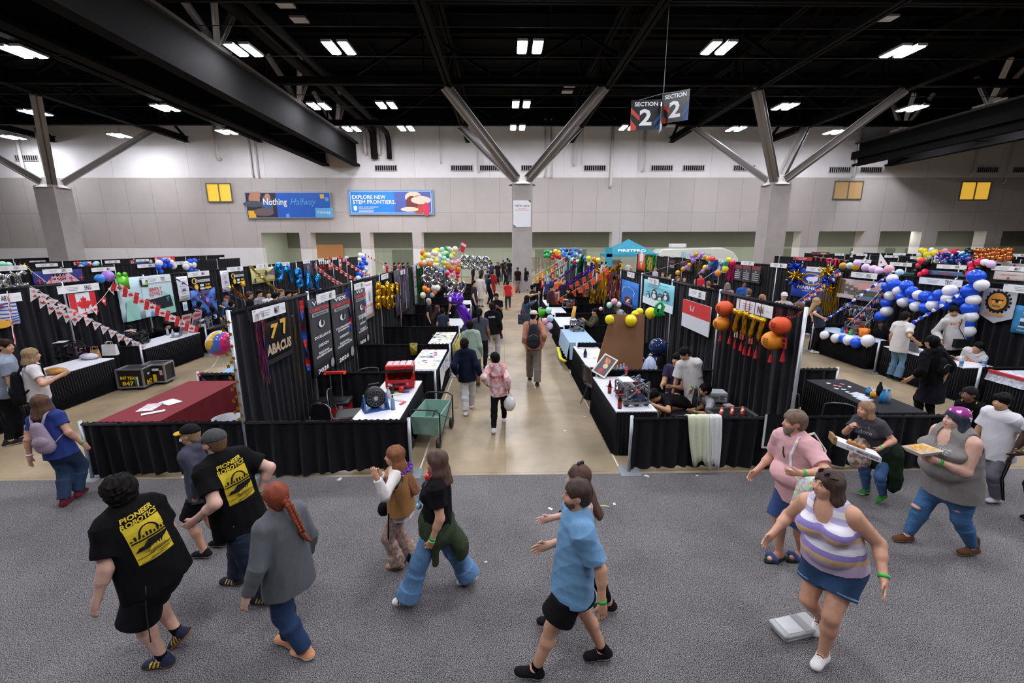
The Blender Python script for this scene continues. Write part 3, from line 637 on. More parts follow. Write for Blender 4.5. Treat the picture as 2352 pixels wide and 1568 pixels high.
for j in range(24):mb.box((-60+j*5.2,-13,14.9),(-59.9+j*5.2,42,15.05))
struct('trim_%d' % k,mb.mesh('joists'),blk)
# wires that carry the lights
for j,(Y,z) in enumerate(((20.6,12.0),(23.6,12.0),(29.2,12.0),(31.6,12.0))):k+=1;mb=MB();mb.tube([(-60,Y,z),(60,Y,z)],.02,6);struct('trim_%d' % k,mb.mesh('cable'),mat('2a2a2c',.7))
# the two deep track girders
def girder(x0,x1,y0,lab,side):
 global k
 k+=1;mb=MB();z0,z1=10.1,11.9
 for xa in (x0,x1):mb.box((xa-.05,y0,z0),(xa+.05,41.95,z1),0)
 mb.box((x0,y0,z1-.1),(x1,41.95,z1),0);mb.box((x0-.3,y0,z0-.06),(x0+.3,41.95,z0+.1),0);mb.box((x1-.3,y0,z0-.06),(x1+.3,41.95,z0+.1),0)
 xe=x1 if side<0 else x0;mb.box((xe-.28,y0,z1-.02),(xe+.28,41.95,z1+.12),1)
 for j in range(6):y=y0+3+j*6.2;mb.box((x0,y,z0+.35),(x1,y+.3,z0+.6),0)
 mb.box((x0-.5,y0,z0+.5),(x0-.42,41.9,z0+1.1),0);o=struct('trim_%d' % k,mb.mesh('girder'),[mat('0b0a0a',.9),mat('37332f',.8)],lab,'beam')
 for y in (22.8,31.,37.5):
  mb=MB();c=(xe,y,z1+.12);mb.box((xe-.04,y-1.1,z1+.1),(xe+.04,y+1.1,z1+.32))
  for dx,dy,dz in ((-.9,-1.6,2.2),(.9,-1.3,2.3),(.2,1.5,2.2)):beam(mb,c,(c[0]+dx,c[1]+dy,c[2]+dz),.26,.2)
  mb.build('hanger_bracket',mat('c9c4c0',.5),o)
girder(-15.6,-12.9,4.,'deep dark steel girder running back over the left booths',-1)
girder(31.6,34.6,12.,'deep dark steel girder running back over the far right booths',1)
# ducts along the ceiling
for X,z,r in ((-9.9,12.6,.22),(-11.2,13.,.3)):k+=1;mb=MB();mb.tube([(X,2,z),(X,41,z),(X,41.6,z-.5),(X,41.6,10.6)],r,10);struct('trim_%d' % k,mb.mesh('pipe',True),mat('1c1b1a',.7))
# lights
def lamp(x,y,z,i,lab,grp):
 t=empty('ceiling_light',lab,'ceiling light',(x,y,z),0,grp)
 for sx in (-.34,.34):
  mb=MB();mb.box((sx-.22,-.66,.02),(sx+.22,.66,.12));mb.build('housing',mat('9a9a9a',.5),t);mb=MB();mb.box((sx-.17,-.6,-.012),(sx+.17,.6,.02));mb.build('lens',LAMP,t)
 mb=MB();mb.tube([(0,0,.1),(0,0,2.8)],.012,6);mb.build('cable',blk,t)
LAMP=mat('f4f6ff',.5,0,None,LAMP_STRENGTH)
rows=[('front',[(1217,110),(779,112),(560,117),(1650,112),(2072,120),(52,121)]),('middle',[(1197,241),(888,243),(733,245),(380,249),(82,260),(1500,243),(1803,246),(2095,250),(2290,255)]),('rear',[(1189,294),(933,296),(808,297),(521,304),(275,312),(28,316),(1442,294),(1690,297),(1917,304),(2092,305)])]
for rn,L in rows:
 L=sorted(L)
 for i,(a,b) in enumerate(L):p=onZ(a,b,11.8);lamp(p.x,p.y,11.8,i,'bright twin panel ceiling light in the %s row, %s from the left' % (rn,ordn(i)),'twin panel ceiling lights')
for Y in (13.6,5.3,-3.):
 for X in (-38,-30,-21.5,-7.3,1.2,9.6,18.1,26.5,35):lamp(X,Y,11.8,0,'bright twin panel ceiling light above the front of the hall','ceiling lights above the front of the hall')
# wall vents, pipes, windows
for i,px in enumerate((62,887,1061,1127,1222,1366,1520,1593,1709,1928,2000,2267,2350)):
 p=onY(px,363 if px==62 else 386+(4 if abs(px-1200)>700 else 0),42);t=empty('wall_vent','dark slotted vent high on the white wall, %s from the left' % ordn(i),'vent',p,0,'slotted vents on the back wall')
 mb=MB();mb.box((-.95,-.06,-.2),(.95,-.005,.2));mb.build('vent_backing',mat('161616',.7),t);mb=MB()
 mb.box((-1,-.1,-.25),(1,-.04,-.2));mb.box((-1,-.1,.2),(1,-.04,.25))
 for j in range(11):mb.box((-.98+j*.19,-.1,-.22),(-.94+j*.19,-.04,.22))
 mb.build('vent_grille',mat('b9b4b2',.6),t)
pm=mat('cfc9c6',.5)
for i,(px,y0,y1,r) in enumerate(((494,300,365,.13),(570,315,405,.07),(583,315,408,.05),(835,290,352,.16),(867,290,352,.16),(1009,300,374,.04),(1099,300,395,.06),(1252,290,405,.06),(1266,290,407,.08),(1321,290,380,.07),(1340,290,375,.03),(1408,290,428,.13),(1482,290,392,.11),(1977,300,405,.08),(2035,300,365,.03),(2252,320,400,.07),(2328,330,420,.04),(40,325,395,.12),(1100,330,372,.03))):
 a=onY(px,y0,41.75);b=onY(px,y1,41.75);mb=MB();mb.tube([(a.x,41.7,a.z+.6),(a.x,41.7,b.z+.2),(a.x,41.8,b.z),(a.x,42,b.z)],r,10)
 tag(mb.build('wall_pipe',pm,None,True),'pale vertical pipe on the white upper wall, %s in from the left' % ordn(i),'pipe','pipes down the back wall')
for i,(x0,y0,x1,y1,c,e,lab) in enumerate(((475,423,534,462,'d8a83a',.9,'lit yellow window left of the blue banners'),(1918,418,1975,456,'a88a5e',.35,'brown shuttered window between the two right columns'),(2209,419,2266,458,'d8a83a',.9,'lit yellow window near the right edge'))):
 a=onY(x0,y0,41.98);b=onY(x1,y1,41.98);o=struct('window_%d' % (i+1),MB().box((a.x,41.93,b.z),(b.x,41.99,a.z)).mesh('w'),mat(c,.3,0,None,e),lab,'window')
 mb=MB();mx=(a.x+b.x)/2
 for q in ((a.x-.08,b.z-.08,a.x,a.z+.08),(b.x,b.z-.08,b.x+.08,a.z+.08),(a.x,a.z,b.x,a.z+.1),(a.x,b.z-.08,b.x,b.z),(mx-.04,b.z,mx+.04,a.z)):mb.box((q[0],41.86,q[1]),(q[2],41.96,q[3]))
 mb.build('window_frame',mat('6a6461',.5),o)
# wall banners
a,b=onY(563,443,41.8),onY(761,499,41.8);W_,H_=b.x-a.x,a.z-b.z
t=empty('wall_banner','long blue banner reading Nothing Halfway on the grey wall','banner',((a.x+b.x)/2,41.8,(a.z+b.z)/2));mb=MB();mb.box((-W_/2-.08,0,-H_/2-.08),(W_/2+.08,.15,H_/2+.08));mb.build('banner_frame',mat('8f9aa8',.5),t)
B=Board((0,-.01,0),(1,0,0),(0,0,1));B.rect(0,0,W_,H_,0);B.rect(-W_*.32,0,W_*.36,H_,1);B.rect(-W_*.445,-H_*.36,W_*.09,H_*.28,2);B.rect(W_*.42,-H_*.30,W_*.21,H_*.38,3);B.rect(W_*.41,H_*.36,.35,.35,2);B.rect(W_*.465,H_*.24,.32,.32,3);B.rect(-W_*.02,-H_*.42,.3,.3,3)
for (x,y,r,ry,m) in ((-.40,.25,.5,.62,5),(-.36,.42,.3,.3,5),(-.42,.05,.9,.28,6),(-.25,.0,.5,.9,7),(-.24,.33,.26,.3,5),(-.30,-.28,.9,.35,8)):B.disc(W_*x,H_*y,r,m,14,ry)
B.text('Nothing',-W_*.155,H_*.1,W_*.28,H_*.36,4,0,.012);B.text('Halfway',W_*.18,H_*.1,W_*.31,H_*.36,3,.35,0);B.text('Kettering',W_*.42,-H_*.3,W_*.15,H_*.15,4)
B.mb.build('banner_print',[mat(c,.5) for c in ('1558b8','2a2430','e8b02a','5aa6dc','f2f4f8','b8826a','4a505c','3c5a8a','6b5a58')],t)
a,b=onY(800,438,41.8),onY(995,491,41.8);W_,H_=b.x-a.x,a.z-b.z
t=empty('wall_banner','blue banner reading EXPLORE NEW STEM FRONTIERS on the grey wall','banner',((a.x+b.x)/2,41.8,(a.z+b.z)/2));mb=MB();mb.box((-W_/2-.08,0,-H_/2-.08),(W_/2+.08,.15,H_/2+.08));mb.build('banner_frame',mat('8f9aa8',.5),t)
B=Board((0,-.01,0),(1,0,0),(0,0,1));B.rect(0,0,W_,H_,0);B.rect(0,0,W_*.97,H_*.93,3);B.rect(0,0,W_*.96,H_*.90,0);B.rect(W_*.26,0,W_*.44,H_*.90,1)
for (x,y,r,ry,m) in ((.27,.22,.75,.5,2),(.33,-.1,.8,.8,4),(.25,-.02,.55,.6,5),(.36,.1,.9,.35,2),(.22,-.3,.8,.2,2),(.42,-.3,.3,.6,6)):B.disc(W_*x,H_*y,r,m,14,ry)
B.text('EXPLORE NEW',-W_*.26,H_*.23,W_*.40,H_*.17,3,0,.015);B.text('STEM FRONTIERS.',-W_*.20,H_*.02,W_*.51,H_*.17,3,0,.01);B.shape([(-W_*.45,-H_*.15),(-W_*.41,-H_*.15),(-W_*.41,-H_*.3),(-W_*.43,-H_*.38),(-W_*.45,-H_*.3)],3);B.text('SAINT LOUIS UNIVERSITY',-W_*.27,-H_*.2,W_*.24,H_*.05,3)
for j in range(3):B.rect(-W_*.30,-H_*(.28+.06*j),W_*.18,.04,3)
B.mb.build('banner_print',[mat(c,.5) for c in ('1f7fd0','4a5aa0','e6c8b4','f2f4f8','a8442e','6b2a24','d02a50')],t)
# poster on the middle column
a,b=onY(1179,460,31.28),onY(1219,521,31.28);W_,H_=b.x-a.x,a.z-b.z;t=empty('poster','white poster hanging on the middle column','poster',((a.x+b.x)/2,31.27,(a.z+b.z)/2));B=Board((0,0,0),(1,0,0),(0,0,1));mb=MB();mb.box((-W_/2,.0,-H_/2),(W_/2,.03,H_/2));mb.build('poster_panel',WHITE,t)
B.shape([(W_/2,H_/2),(W_/2,H_*.40),(W_*.32,H_/2)],1);B.shape([(-W_/2,-H_/2),(-W_/2,-H_*.40),(-W_*.32,-H_/2)],1);B.text('VEX.care',0,H_*.30,W_*.85,H_*.08,2,0,.02);B.text('Product',0,H_*.20,W_*.4,H_*.045,3);B.text('Protection Plans',0,H_*.14,W_*.75,H_*.045,3);B.mb.build('poster_print',[WHITE,mat('5a6a78',.5),mat('77787c',.5),mat('c05a50',.5)],t)
# hanging section sign
p=onY(1521,262,19.);t=empty('hanging_sign','black hanging SECTION 2 sign with two tilted panels','sign',p);zt=12.3-p.z
mb=MB();mb.tube([(0,0,.75),(0,0,zt)],.012,6);mb.tube([(-1.15,.25,.5),(0,0,.75)],.01,6);mb.tube([(.75,-.35,.72),(0,0,.75)],.01,6);mb.build('hanging_wire',mat('8a8a8c',.4),t)
def panel(c,ax,w_,h_,tri=False):
 ax=Vector(ax).normalized();B=Board(c,ax,(0,0,1));n=B.n;mb=MB();mb.add([B.pt(x*w_/2,y*h_/2,z) for z in (-.02,-.001) for x,y in ((-1,-1),(1,-1),(1,1),(-1,1))],[(3,2,1,0),(4,5,6,7),(0,1,5,4),(1,2,6,5),(2,3,7,6),(3,0,4,7)]);mb.build('sign_panel',mat('17181c',.35),t)
 B.shape([(-w_/2,h_*.25),(-w_*.2,-h_*.05),(-w_*.2,-h_*.2),(-w_/2,h_*.08)],0);B.shape([(-w_/2,-h_*.15),(-w_*.3,-h_*.38),(-w_*.3,-h_/2),(-w_/2,-h_*.5)],0);B.shape([(w_/2,h_*.05),(w_*.28,-h_*.25),(w_*.28,-h_*.38),(w_/2,-h_*.12)],1);B.shape([(w_/2,-h_*.25),(w_*.3,-h_*.5),(w_/2,-h_*.5)],1)
 B.text('SECTION',0,h_*.36,w_*.78,h_*.14,2,0,.02);B.text('2',0,-h_*.08,w_*.42,h_*.55,2,0,.03);B.mb.build('sign_print',[mat('c8402e',.5),mat('2a5a9a',.5),mat('eeeeee',.4)],t)
panel((-.62,.12,0),(1,-.12,0),1.15,1.1);panel((.42,-.18,.22),(1,-.75,0),1.05,1.1);panel((.02,.1,-.12),(.2,1,0),.8,1.0)
for i,(px,py,zz) in enumerate(((655,12,12.5),(688,47,12.5),(1309,198,12.3),(1303,212,12.3),(1985,45,12.4),(2038,44,12.4),(135,231,12.2),(100,216,12.2),(1540,290,12),(2300,228,12.2))):
 p=onZ(px,py,zz);t=empty('wireless_panel','flat grey panel hanging from the dark ceiling, %s of those' % ordn(i),'antenna panel',p,0,'flat grey panels on the ceiling');mb=MB();mb.box((-.32,-.25,0),(.32,.25,.08));mb.build('panel_shell',mat('a5a2a0',.5),t);mb=MB();mb.tube([(0,0,.08),(0,0,2)],.012,5);mb.build('panel_rod',blk,t)
# ---------------------------------------------------------------- pipe-and-drape booths
Y0,ST=6.08,2.5
DR=mat('161519',.95,0,'noise',0,40.,.18,.1,1.,None,(1,1,.05),.08);POST=mat('b9bcc2',.35,.6);BT={'L1':-3.757,'R1':4.204,'L2':-10.74,'R2':11.37,'L3':-17.9,'R3':19.1,'L4':-25.,'R4':27.5,'L5':-33.,'R5':33.}
NM={'L1':'left aisle island','R1':'right aisle island','L2':'maple leaf flag island','R2':'balloon arch island','L3':'third island leftward','R3':'third island rightward','L4':'fourth island leftward','R4':'fourth island rightward','L5':'farthest left island','R5':'farthest right island'}
_curt={}
def curtain_mesh(L,z0,z1,seed,dens=16.):
 k=(round(L,2),z0,z1,seed % 3,dens)
 if k in _curt:return _curt[k]
 nx=max(8,int(L*dens)*2);nz=5;rs=np.random.RandomState(seed % 3);x=np.linspace(0,L,nx+1);ph=rs.rand(6)*6;f=np.sin(x*2*PI/.21+1.4*np.sin(x*2.1+ph[0]))*.6+.35*np.sin(x*2*PI/.38+ph[1])+.3*np.sin(x*2*PI/.13+ph[2])
 v=[]
 for j in range(nz+1):
  t=j/nz;a=.016+.034*(1-t)**.7;z=z0+(z1-z0)*t-(.0 if t>0 else .0);wob=.03*np.sin(x*1.7+ph[3])*(1-t)+(.02*np.sin(x*3.1+ph[4]))*(1-t)
  hem=.025*np.sin(x*2.3+ph[5])*(1 if j==0 else 0)
  for i in range(nx+1):v.append((x[i],f[i]*a+wob[i],z+hem[i]+(.012*math.sin(x[i]*70) if j==nz else 0)))
 q=[(j*(nx+1)+i,j*(nx+1)+i+1,(j+1)*(nx+1)+i+1,(j+1)*(nx+1)+i) for j in range(nz) for i in range(nx)]
 me=np_mesh('curtain',v,q);me.materials.append(DR);_curt[k]=me;return me
def drape(p,q,z1,lab,name='booth_drape',seed=0,post=True,gap=.03,endpost=False,grp=None,dens=16.,cat='drape'):
 p,q=Vector((*p,0)),Vector((*q,0));d=q-p;L=d.length;a=math.atan2(d.y,d.x)
 t=empty(name,lab,cat,p,a,grp);link('curtain',curtain_mesh(L-.03,gap,z1+.01,seed,dens),t,None,(.02,0,0))
 mb=MB();mb.tube([(0,0,z1-.02),(L,0,z1-.02)],.024,8);mb.build('top_rail',DR,t,True)
 for x in ([0] if post else [])+([L] if endpost else []):
  mb=MB();mb.tube([(x,0,0),(x,0,z1+.03)],.026,8);mb.build('post',POST,t,True);mb=MB();mb.box((x-.15,-.15,.007),(x+.15,.15,.014));mb.build('base_plate',mat('8a9296',.5,.3),t)
 return t
for k_,n0,n1,hgt in (('L1',0,10,2.44),('R1',0,10,2.44),('L2',0,11,2.44),('R2',0,13,2.44),('L3',1,10,2.44),('R3',1,11,2.44),('L4',3,14,2.44),('R4',3,14,2.44),('L5',5,11,2.44),('R5',5,14,2.44)):
 X=BT[k_]
 for j in range(n0,n1):
  far=k_[1] in '345' or j>5
  drape((X,Y0+ST*j),(X,Y0+ST*(j+1)),hgt,'tall black drape, %s bay back, %s' % (ordn(j),NM[k_]),'tall_drape',j,True,.05,j==n1-1,'tall drapes, '+NM[k_],10. if far else 16.)
# low side rails
EDG={'L1':(-1.39,-6.06),'R1':(1.855,6.75),'L2':(-9.15,None),'R2':(9.70,None)}
for k_ in ('L1','R1'):
 X=BT[k_];e0,e1=EDG[k_]
 for j in range(0,10):
  drape((X,Y0+ST*j),(e0,Y0+ST*j),.86,'low black drape, inner side, %s back, %s' % (ordn(j),NM[k_]),'low_drape',j,False,.05,True,'low drapes, '+NM[k_],16. if j<5 else 8.)
  if j in (0,1,2,3,4):drape((X,Y0+ST*j),(e1,Y0+ST*j),.86,'low black drape, outer side, %s back, %s' % (ordn(j),NM[k_]),'low_drape',j+1,False,.05,True,'outer low drapes, '+NM[k_])
for k_ in ('L2','R2'):
 X=BT[k_];e0=EDG[k_][0]
 for j in range(1,9):drape((X,Y0+ST*j),(e0,Y0+ST*j),.86,'low black drape, %s back, %s' % (ordn(j),NM[k_]),'low_drape',j,False,.05,True,'low drapes, '+NM[k_],12.)
# ---------------------------------------------------------------- tables
WT=mat('dcdce4',.35);SKM=mat('100f12',.95,0,None,0,1,0,0,1.,None,(1,1,1),.08)
def skirt(x0,y0,x1,y1,z1,n=17.,amp=.013,z0=.02):
 P4=[(x0,y0),(x1,y0),(x1,y1),(x0,y1),(x0,y0)];pts=[]
 for i in range(4):
  a,b_=Vector(P4[i]),Vector(P4[i+1]);d=b_-a;L=d.length;d.normalize();nn=Vector((d.y,-d.x));m_=max(4,int(L*n)*2)
  for j in range(m_):s_=j/m_;w_=(1 if j % 2 else -1)*amp;pts.append((a+d*L*s_,nn,w_))
 v=[];N=len(pts)
 for z,k2 in ((z1,.25),(z1*.5,.8),(z0,1.5)):
  for p,nn,w_ in pts:q=p+nn*(w_*k2+.012+.03*(z1-z)/z1);v.append((q.x,q.y,z))
 return np_mesh('skirt',v,[(r*N+i,r*N+(i+1) % N,(r+1)*N+(i+1) % N,(r+1)*N+i) for r in range(2) for i in range(N)][::1],False)
def table(x0,y0,x1,y1,lab,top=WT,z=.75,sk=SKM,grp=None,n=17.):
 x0,x1=min(x0,x1),max(x0,x1);y0,y1=min(y0,y1),max(y0,y1);cx,cy=(x0+x1)/2,(y0+y1)/2
 t=empty('table',lab,'table',(cx,cy,0),0,grp);mb=MB();mb.box((x0-cx,y0-cy,z-.03),(x1-cx,y1-cy,z));mb.build('tabletop',top,t,bev=.006)
 if sk:link('table_skirt',skirt(x0-cx+.01,y0-cy+.01,x1-cx-.01,y1-cy-.01,z-.015,n),t,sk)
 else:
  for a in (x0-cx+.05,x1-cx-.05):
   for b_ in (y0-cy+.1,y1-cy-.1):mb=MB();mb.tube([(a,b_,0),(a,b_,z-.03)],.015,8);mb.build('leg',POST,t)
 return t
table(-2.32,6.32,-1.60,8.33,'white table with black skirt holding the red tool chest and blue fan')
table(-2.04,9.05,-1.44,10.93,'black skirted table under the paint splashed paper banner')
table(-2.04,11.4,-1.44,13.2,'black skirted table under the yellow and white banner')
table(-2.0,13.9,-1.35,15.7,'white topped table holding the brown paper bag')
table(-2.1,16.4,-1.4,18.2,'dark skirted table beside the purple inflatable alien')
table(-2.1,18.9,-1.4,20.9,'far table at the left of the aisle behind the person in white')
table(1.76,6.62,2.42,8.5,'white table with black skirt holding the robot and soda bottles')
table(1.78,9.22,2.40,11.2,'white table with black skirt holding only a few papers')
table(1.78,11.6,2.42,13.45,'black table wearing the blue cloth with yellow trim')
table(1.78,14.0,2.4,15.9,'white table holding the baguette plush and round balloons')
table(1.8,16.5,2.4,18.4,'white table with robots in front of the man in black')
table(1.8,19.0,2.4,20.9,'far white table under the purple tinsel garland')
table(-9.95,7.4,-9.15,10.3,'long white table with black skirt holding the robot and takeaway bags')
table(-9.95,11.25,-9.2,13.4,'white table with black skirt where two boys sit with a laptop')
table(-9.9,13.9,-9.2,15.8,'table holding display boards beside the boys in navy jerseys',mat('2a2a2e',.8))
table(-9.9,16.5,-9.2,18.3,'far black table amid the crowd at the second left island',mat('2a2a2e',.8))
table(9.72,11.45,10.4,13.7,'table with balloons along its edge and an orange bucket on top',mat('b8c4dc',.5))
table(9.75,8.95,10.45,11.0,'white topped table with water bottles before the boy in white hoodie')
table(9.8,6.4,10.5,8.5,'table at the right edge under the red, white and blue cover',mat('c9c6cc',.6))
table(5.85,6.45,6.62,8.2,'black covered table with blue capped bottles behind the low drape',mat('2b2a2f',.9))
t=table(-6.05,6.42,-5.25,8.35,'black skirted table under the maroon cloth')
# maroon cloth
def cloth_over(x0,y0,x1,y1,z,drop,m,lab,name='tablecloth',amp=.025,cat='tablecloth',hang=(1,1,1,1),n=9.):
 cx,cy=(x0+x1)/2,(y0+y1)/2;t=empty(name,lab,cat,(cx,cy,0));a,b_=(x1-x0)/2+.02,(y1-y0)/2+.02
 mb=MB();mb.box((-a,-b_,z),(a,b_,z+.008));mb.build('cloth_top',m,t)
 S4=[((-a,-b_),(a,-b_),(0,-1)),((a,-b_),(a,b_),(1,0)),((a,b_),(-a,b_),(0,1)),((-a,b_),(-a,-b_),(-1,0))]
 v=[];q=[]
 for k2,(p,r,nn) in enumerate(S4):
  if not hang[k2]:continue
  p,r=Vector(p),Vector(r);L=(r-p).length;m_=int(L*n)*2;o_=len(v)
  for j in range(4):
   for i in range(m_+1):s_=i/m_;f_=j/3;w_=amp*f_*math.sin(s_*L*2*PI/.33+k2)+.05*f_;c=p+(r-p)*s_;v.append((c.x+nn[0]*w_,c.y+nn[1]*w_,z+.008-drop*f_))
  q+=[(o_+j*(m_+1)+i,o_+(j+1)*(m_+1)+i,o_+(j+1)*(m_+1)+i+1,o_+j*(m_+1)+i+1) for j in range(3) for i in range(m_)]
 if v:link('cloth_drop',np_mesh('drop',v,q),t,m)
 return t
cloth_over(-6.09,6.38,-5.19,8.37,.752,.72,cloth('761522',.1),'maroon tablecloth draped over the table at the left front')
# ---------------------------------------------------------------- signs and banners
def plate(isl,tl,br,off=.07,plane='X'):
 X=BT[isl]*1. if isinstance(isl,str) else isl;X=X-off*(1 if X>0 else -1)
 a,b_=onX(*tl,X),onX(*br,X);s_=-1 if X>0 else 1
 return Vector((X,(a.y+b_.y)/2,(a.z+b_.z)/2)),Vector((0,s_,0)),abs(b_.y-a.y),abs(a.z-b_.z)
GR=mat('8f8f93',.6);SGN=mat('e9e9ec',.5)
def sheet(name,lab,cat,isl,tl,br,base,off=.07,grp=None,size=None,wav=0.):
 c,u,w_,h_=plate(isl,tl,br,off)
 if size:w_,h_=size[0] or w_,size[1] or h_
 t=empty(name,lab,cat,c,0,grp);B=Board((0,0,0),u,(0,0,1));B.n=u.cross(Vector((0,0,1)))
 if wav:B.bend=lambda x,y:wav*.4*(math.sin(x*9+1)+.6*math.sin(x*17+y*3))
 nx=max(1,int(w_*10)) if wav else 1;ny=4 if wav else 1;mb=MB()
 g=[B.pt(-w_/2+w_*i/nx,-h_/2+h_*j/ny,0) for j in range(ny+1) for i in range(nx+1)]
 mb.add(g,[(j*(nx+1)+i,j*(nx+1)+i+1,(j+1)*(nx+1)+i+1,(j+1)*(nx+1)+i) for j in range(ny) for i in range(nx)])
 o=link(name+'_sheet',mb.mesh('s',bool(wav)),t,base);so=o.modifiers.new('thick','SOLIDIFY');so.thickness=.006;so.offset=-1
 return t,B,w_,h_,mb
def booth_sign(isl,tl,br,code,lab,w_=None,h_=None,off=.11):
 t,B,w,h,_=sheet('booth_sign',lab,'sign',isl,tl,br,SGN,off,None,(w_*.86 if w_ else None,h_*.52 if h_ else None))
 for j in range(3 if w>.9 else 2):B.rect(-w*.16,h*(.2-.2*j),w*(.30-.04*j),h*.07,1)
 B.rect(-w*.45,h*.38,w*.05,h*.08,1);B.text(code,w*.20,0,w*.15,h*.62,0,0,.01);B.rect(w*.29,0,.004,h*.9,1);B.text('VEX',w*.40,0,w*.12,h*.12,2)
 B.mb.build('sign_print',[mat('17171a',.5),GR,mat('d08a86',.5)],t);return t
def banner(isl,tl,br,base,lab,draw=None,cols=(),wav=.006,off=.08,name='banner',cat='banner'):
 t,B,w,h,_=sheet(name,lab,cat,isl,tl,br,base if not isinstance(base,str) else mat(base,.75),off,None,None,wav)
 if draw:
  ob=B.bend or (lambda x,y:0);B.bend=lambda x,y:ob(x,y)+.008
  B.k=3;draw(B,w,h);B.mb.build('print',[mat(c,.7) if isinstance(c,str) else c for c in cols],t)
 return t
LEAF=[(0,.5),(.09,.33),(.2,.38),(.16,.1),(.3,.22),(.33,.13),(.5,.14),(.44,0),(.5,-.06),(.26,-.24),(.28,-.32),(.03,-.28),(.03,-.5)]
LEAF=LEAF+[(-x,y) for x,y in LEAF[::-1]]
def leaf(B,x,y,s_,m):
 B.k+=1;z=B.k*.0015;c=[(0,.5),(.09,.33),(.2,.38),(.16,.1),(.3,.22),(.33,.13),(.5,.14),(.44,0),(.5,-.06),(.26,-.24),(.28,-.32),(.03,-.28)]
 B.shape([(x+a*s_,y+b_*s_) for a,b_ in LEAF],m,z)
def hz(B,w,h,cs):
 for i,m in enumerate(cs):B.rect(0,h/2-h*(i+.5)/len(cs),w,h/len(cs)+.001,m,.004)
# --- left island beside the aisle
booth_sign('L1',(580,712),(656,718),'MAT','white booth sign reading MAT at the near end of the left island',1.15,.33)
def d_(B,w,h):
 B.text('7',-w*.12,h*.27,w*.3,h*.34,0,.2,.05);B.text('7',w*.22,h*.30,w*.24,h*.4,0,-.2,.05);B.text('ABACUS',0,-h*.14,w*.94,h*.26,1,.1,.05);B.rect(0,-h*.42,w*.98,h*.12,2)
banner('L1',(601,746),(672,812),'121114','black and gold team banner hanging under the MAT sign',d_,('d9a63a','b09a80','27262a'))
booth_sign('L1',(724,678),(773,683),'ART','white booth sign reading ART above the dark championship banners',1.15,.33)
def comp(lines):
 def d(B,w,h):
  B.text('VEX',-w*.04,h*.44,w*.62,h*.055,0,0,.02);B.text('COMPETITION',0,h*.355,w*.92,h*.045,1,0,.03);B.rect(0,h*.295,w*.8,h*.05,2);B.text('MISSOURI',0,h*.295,w*.62,h*.026,3,0,.02);B.disc(0,h*.16,w*.14,0,14,h*.05);B.disc(w*.03,h*.17,w*.07,3,10)
  for i,l in enumerate(lines):B.text(l,0,h*(.0-.115*i),w*(.8 if len(l)>7 else .5),h*.035*(1+l.count('\n')),0,0,.03)
  B.text('2026',-w*.12,-h*.44,w*.52,h*.06,0,0,.03);B.disc(w*.36,-h*.43,w*.1,2,14)
 return d
cc=('e4e4e8','d03a34','8f9296','26272b')
banner('L1',(706,690),(768,838),'303136','dark grey championship banner reading 2026, the nearest of three',comp(('EXCELLENCE','DESIGN','REGIONAL\nCHAMPIONSHIP')),cc,.003)
banner('L1',(758,682),(813,812),'303136','dark grey championship banner reading 2026, in the middle of three',comp(('TOURNAMENT\nCHAMPION','DESIGN','REGIONAL\nCHAMPIONSHIP')),cc,.003)
banner('L1',(812,664),(847,781),'303136','dark grey championship banner reading 2026, farthest of three',comp(('TOURNAMENT\nCHAMPION','DESIGN','ROBOT\nCHAMPION')),cc,.003)
booth_sign('L1',(813,650),(838,662),'SPR','white booth sign above the white banner on the left island',.95,.30)
def d_(B,w,h):B.text('MAD',w*.1,h*.43,w*.6,h*.07,0);B.disc(-w*.25,h*.2,w*.13,0,12,h*.06);B.shape([(-w*.35,-h*.02),(-w*.1,-h*.05),(-w*.2,h*.1)],1);B.disc(w*.2,h*.1,w*.08,2,10,h*.14);B.text('BOTS',0,-h*.15,w*.8,h*.08,0,0,.02);B.rect(0,-h*.25,w*.9,h*.01,0);B.rect(-w*.2,-h*.35,w*.4,h*.06,2);B.text('2026',w*.2,-h*.42,w*.5,h*.06,0,0,.02)
banner('L1',(826,652),(860,724),'dedee2','narrow white banner with red writing on the left island',d_,('c8424a','3a6ab0','b8bcc4'))
booth_sign('L1',(871,629),(896,640),'SCI','white booth sign above the gold foil balloon letters',.95,.3)
def d_(B,w,h):
 r=random.Random(3)
 for i in range(26):B.rect(r.uniform(-.4,.4)*w,r.uniform(-.4,.4)*h,w*.03,h*r.uniform(.1,.5),r.randint(0,3))
banner('L1',(904,622),(942,706),'3a3640','purple and black streaked banner beyond the gold foil letters',d_,('8a6a9a','6a4a7a','b0a0b8','222026'),.006)
booth_sign('L1',(916,617),(934,632),'ENG','white booth sign with star balloons on the purple streaked banner',.85,.3)
banner('L1',(949,607),(959,696),'a8a4ac','narrow pale banner beside the green tinsel',lambda B,w,h:[B.rect(0,h*(.3-.12*i),w*.6,h*.05,i % 2) for i in range(6)],('c06a8a','5a5660'))
booth_sign('L1',(955,604),(967,619),'INN','white booth sign over the green tinsel curtain',.8,.3)
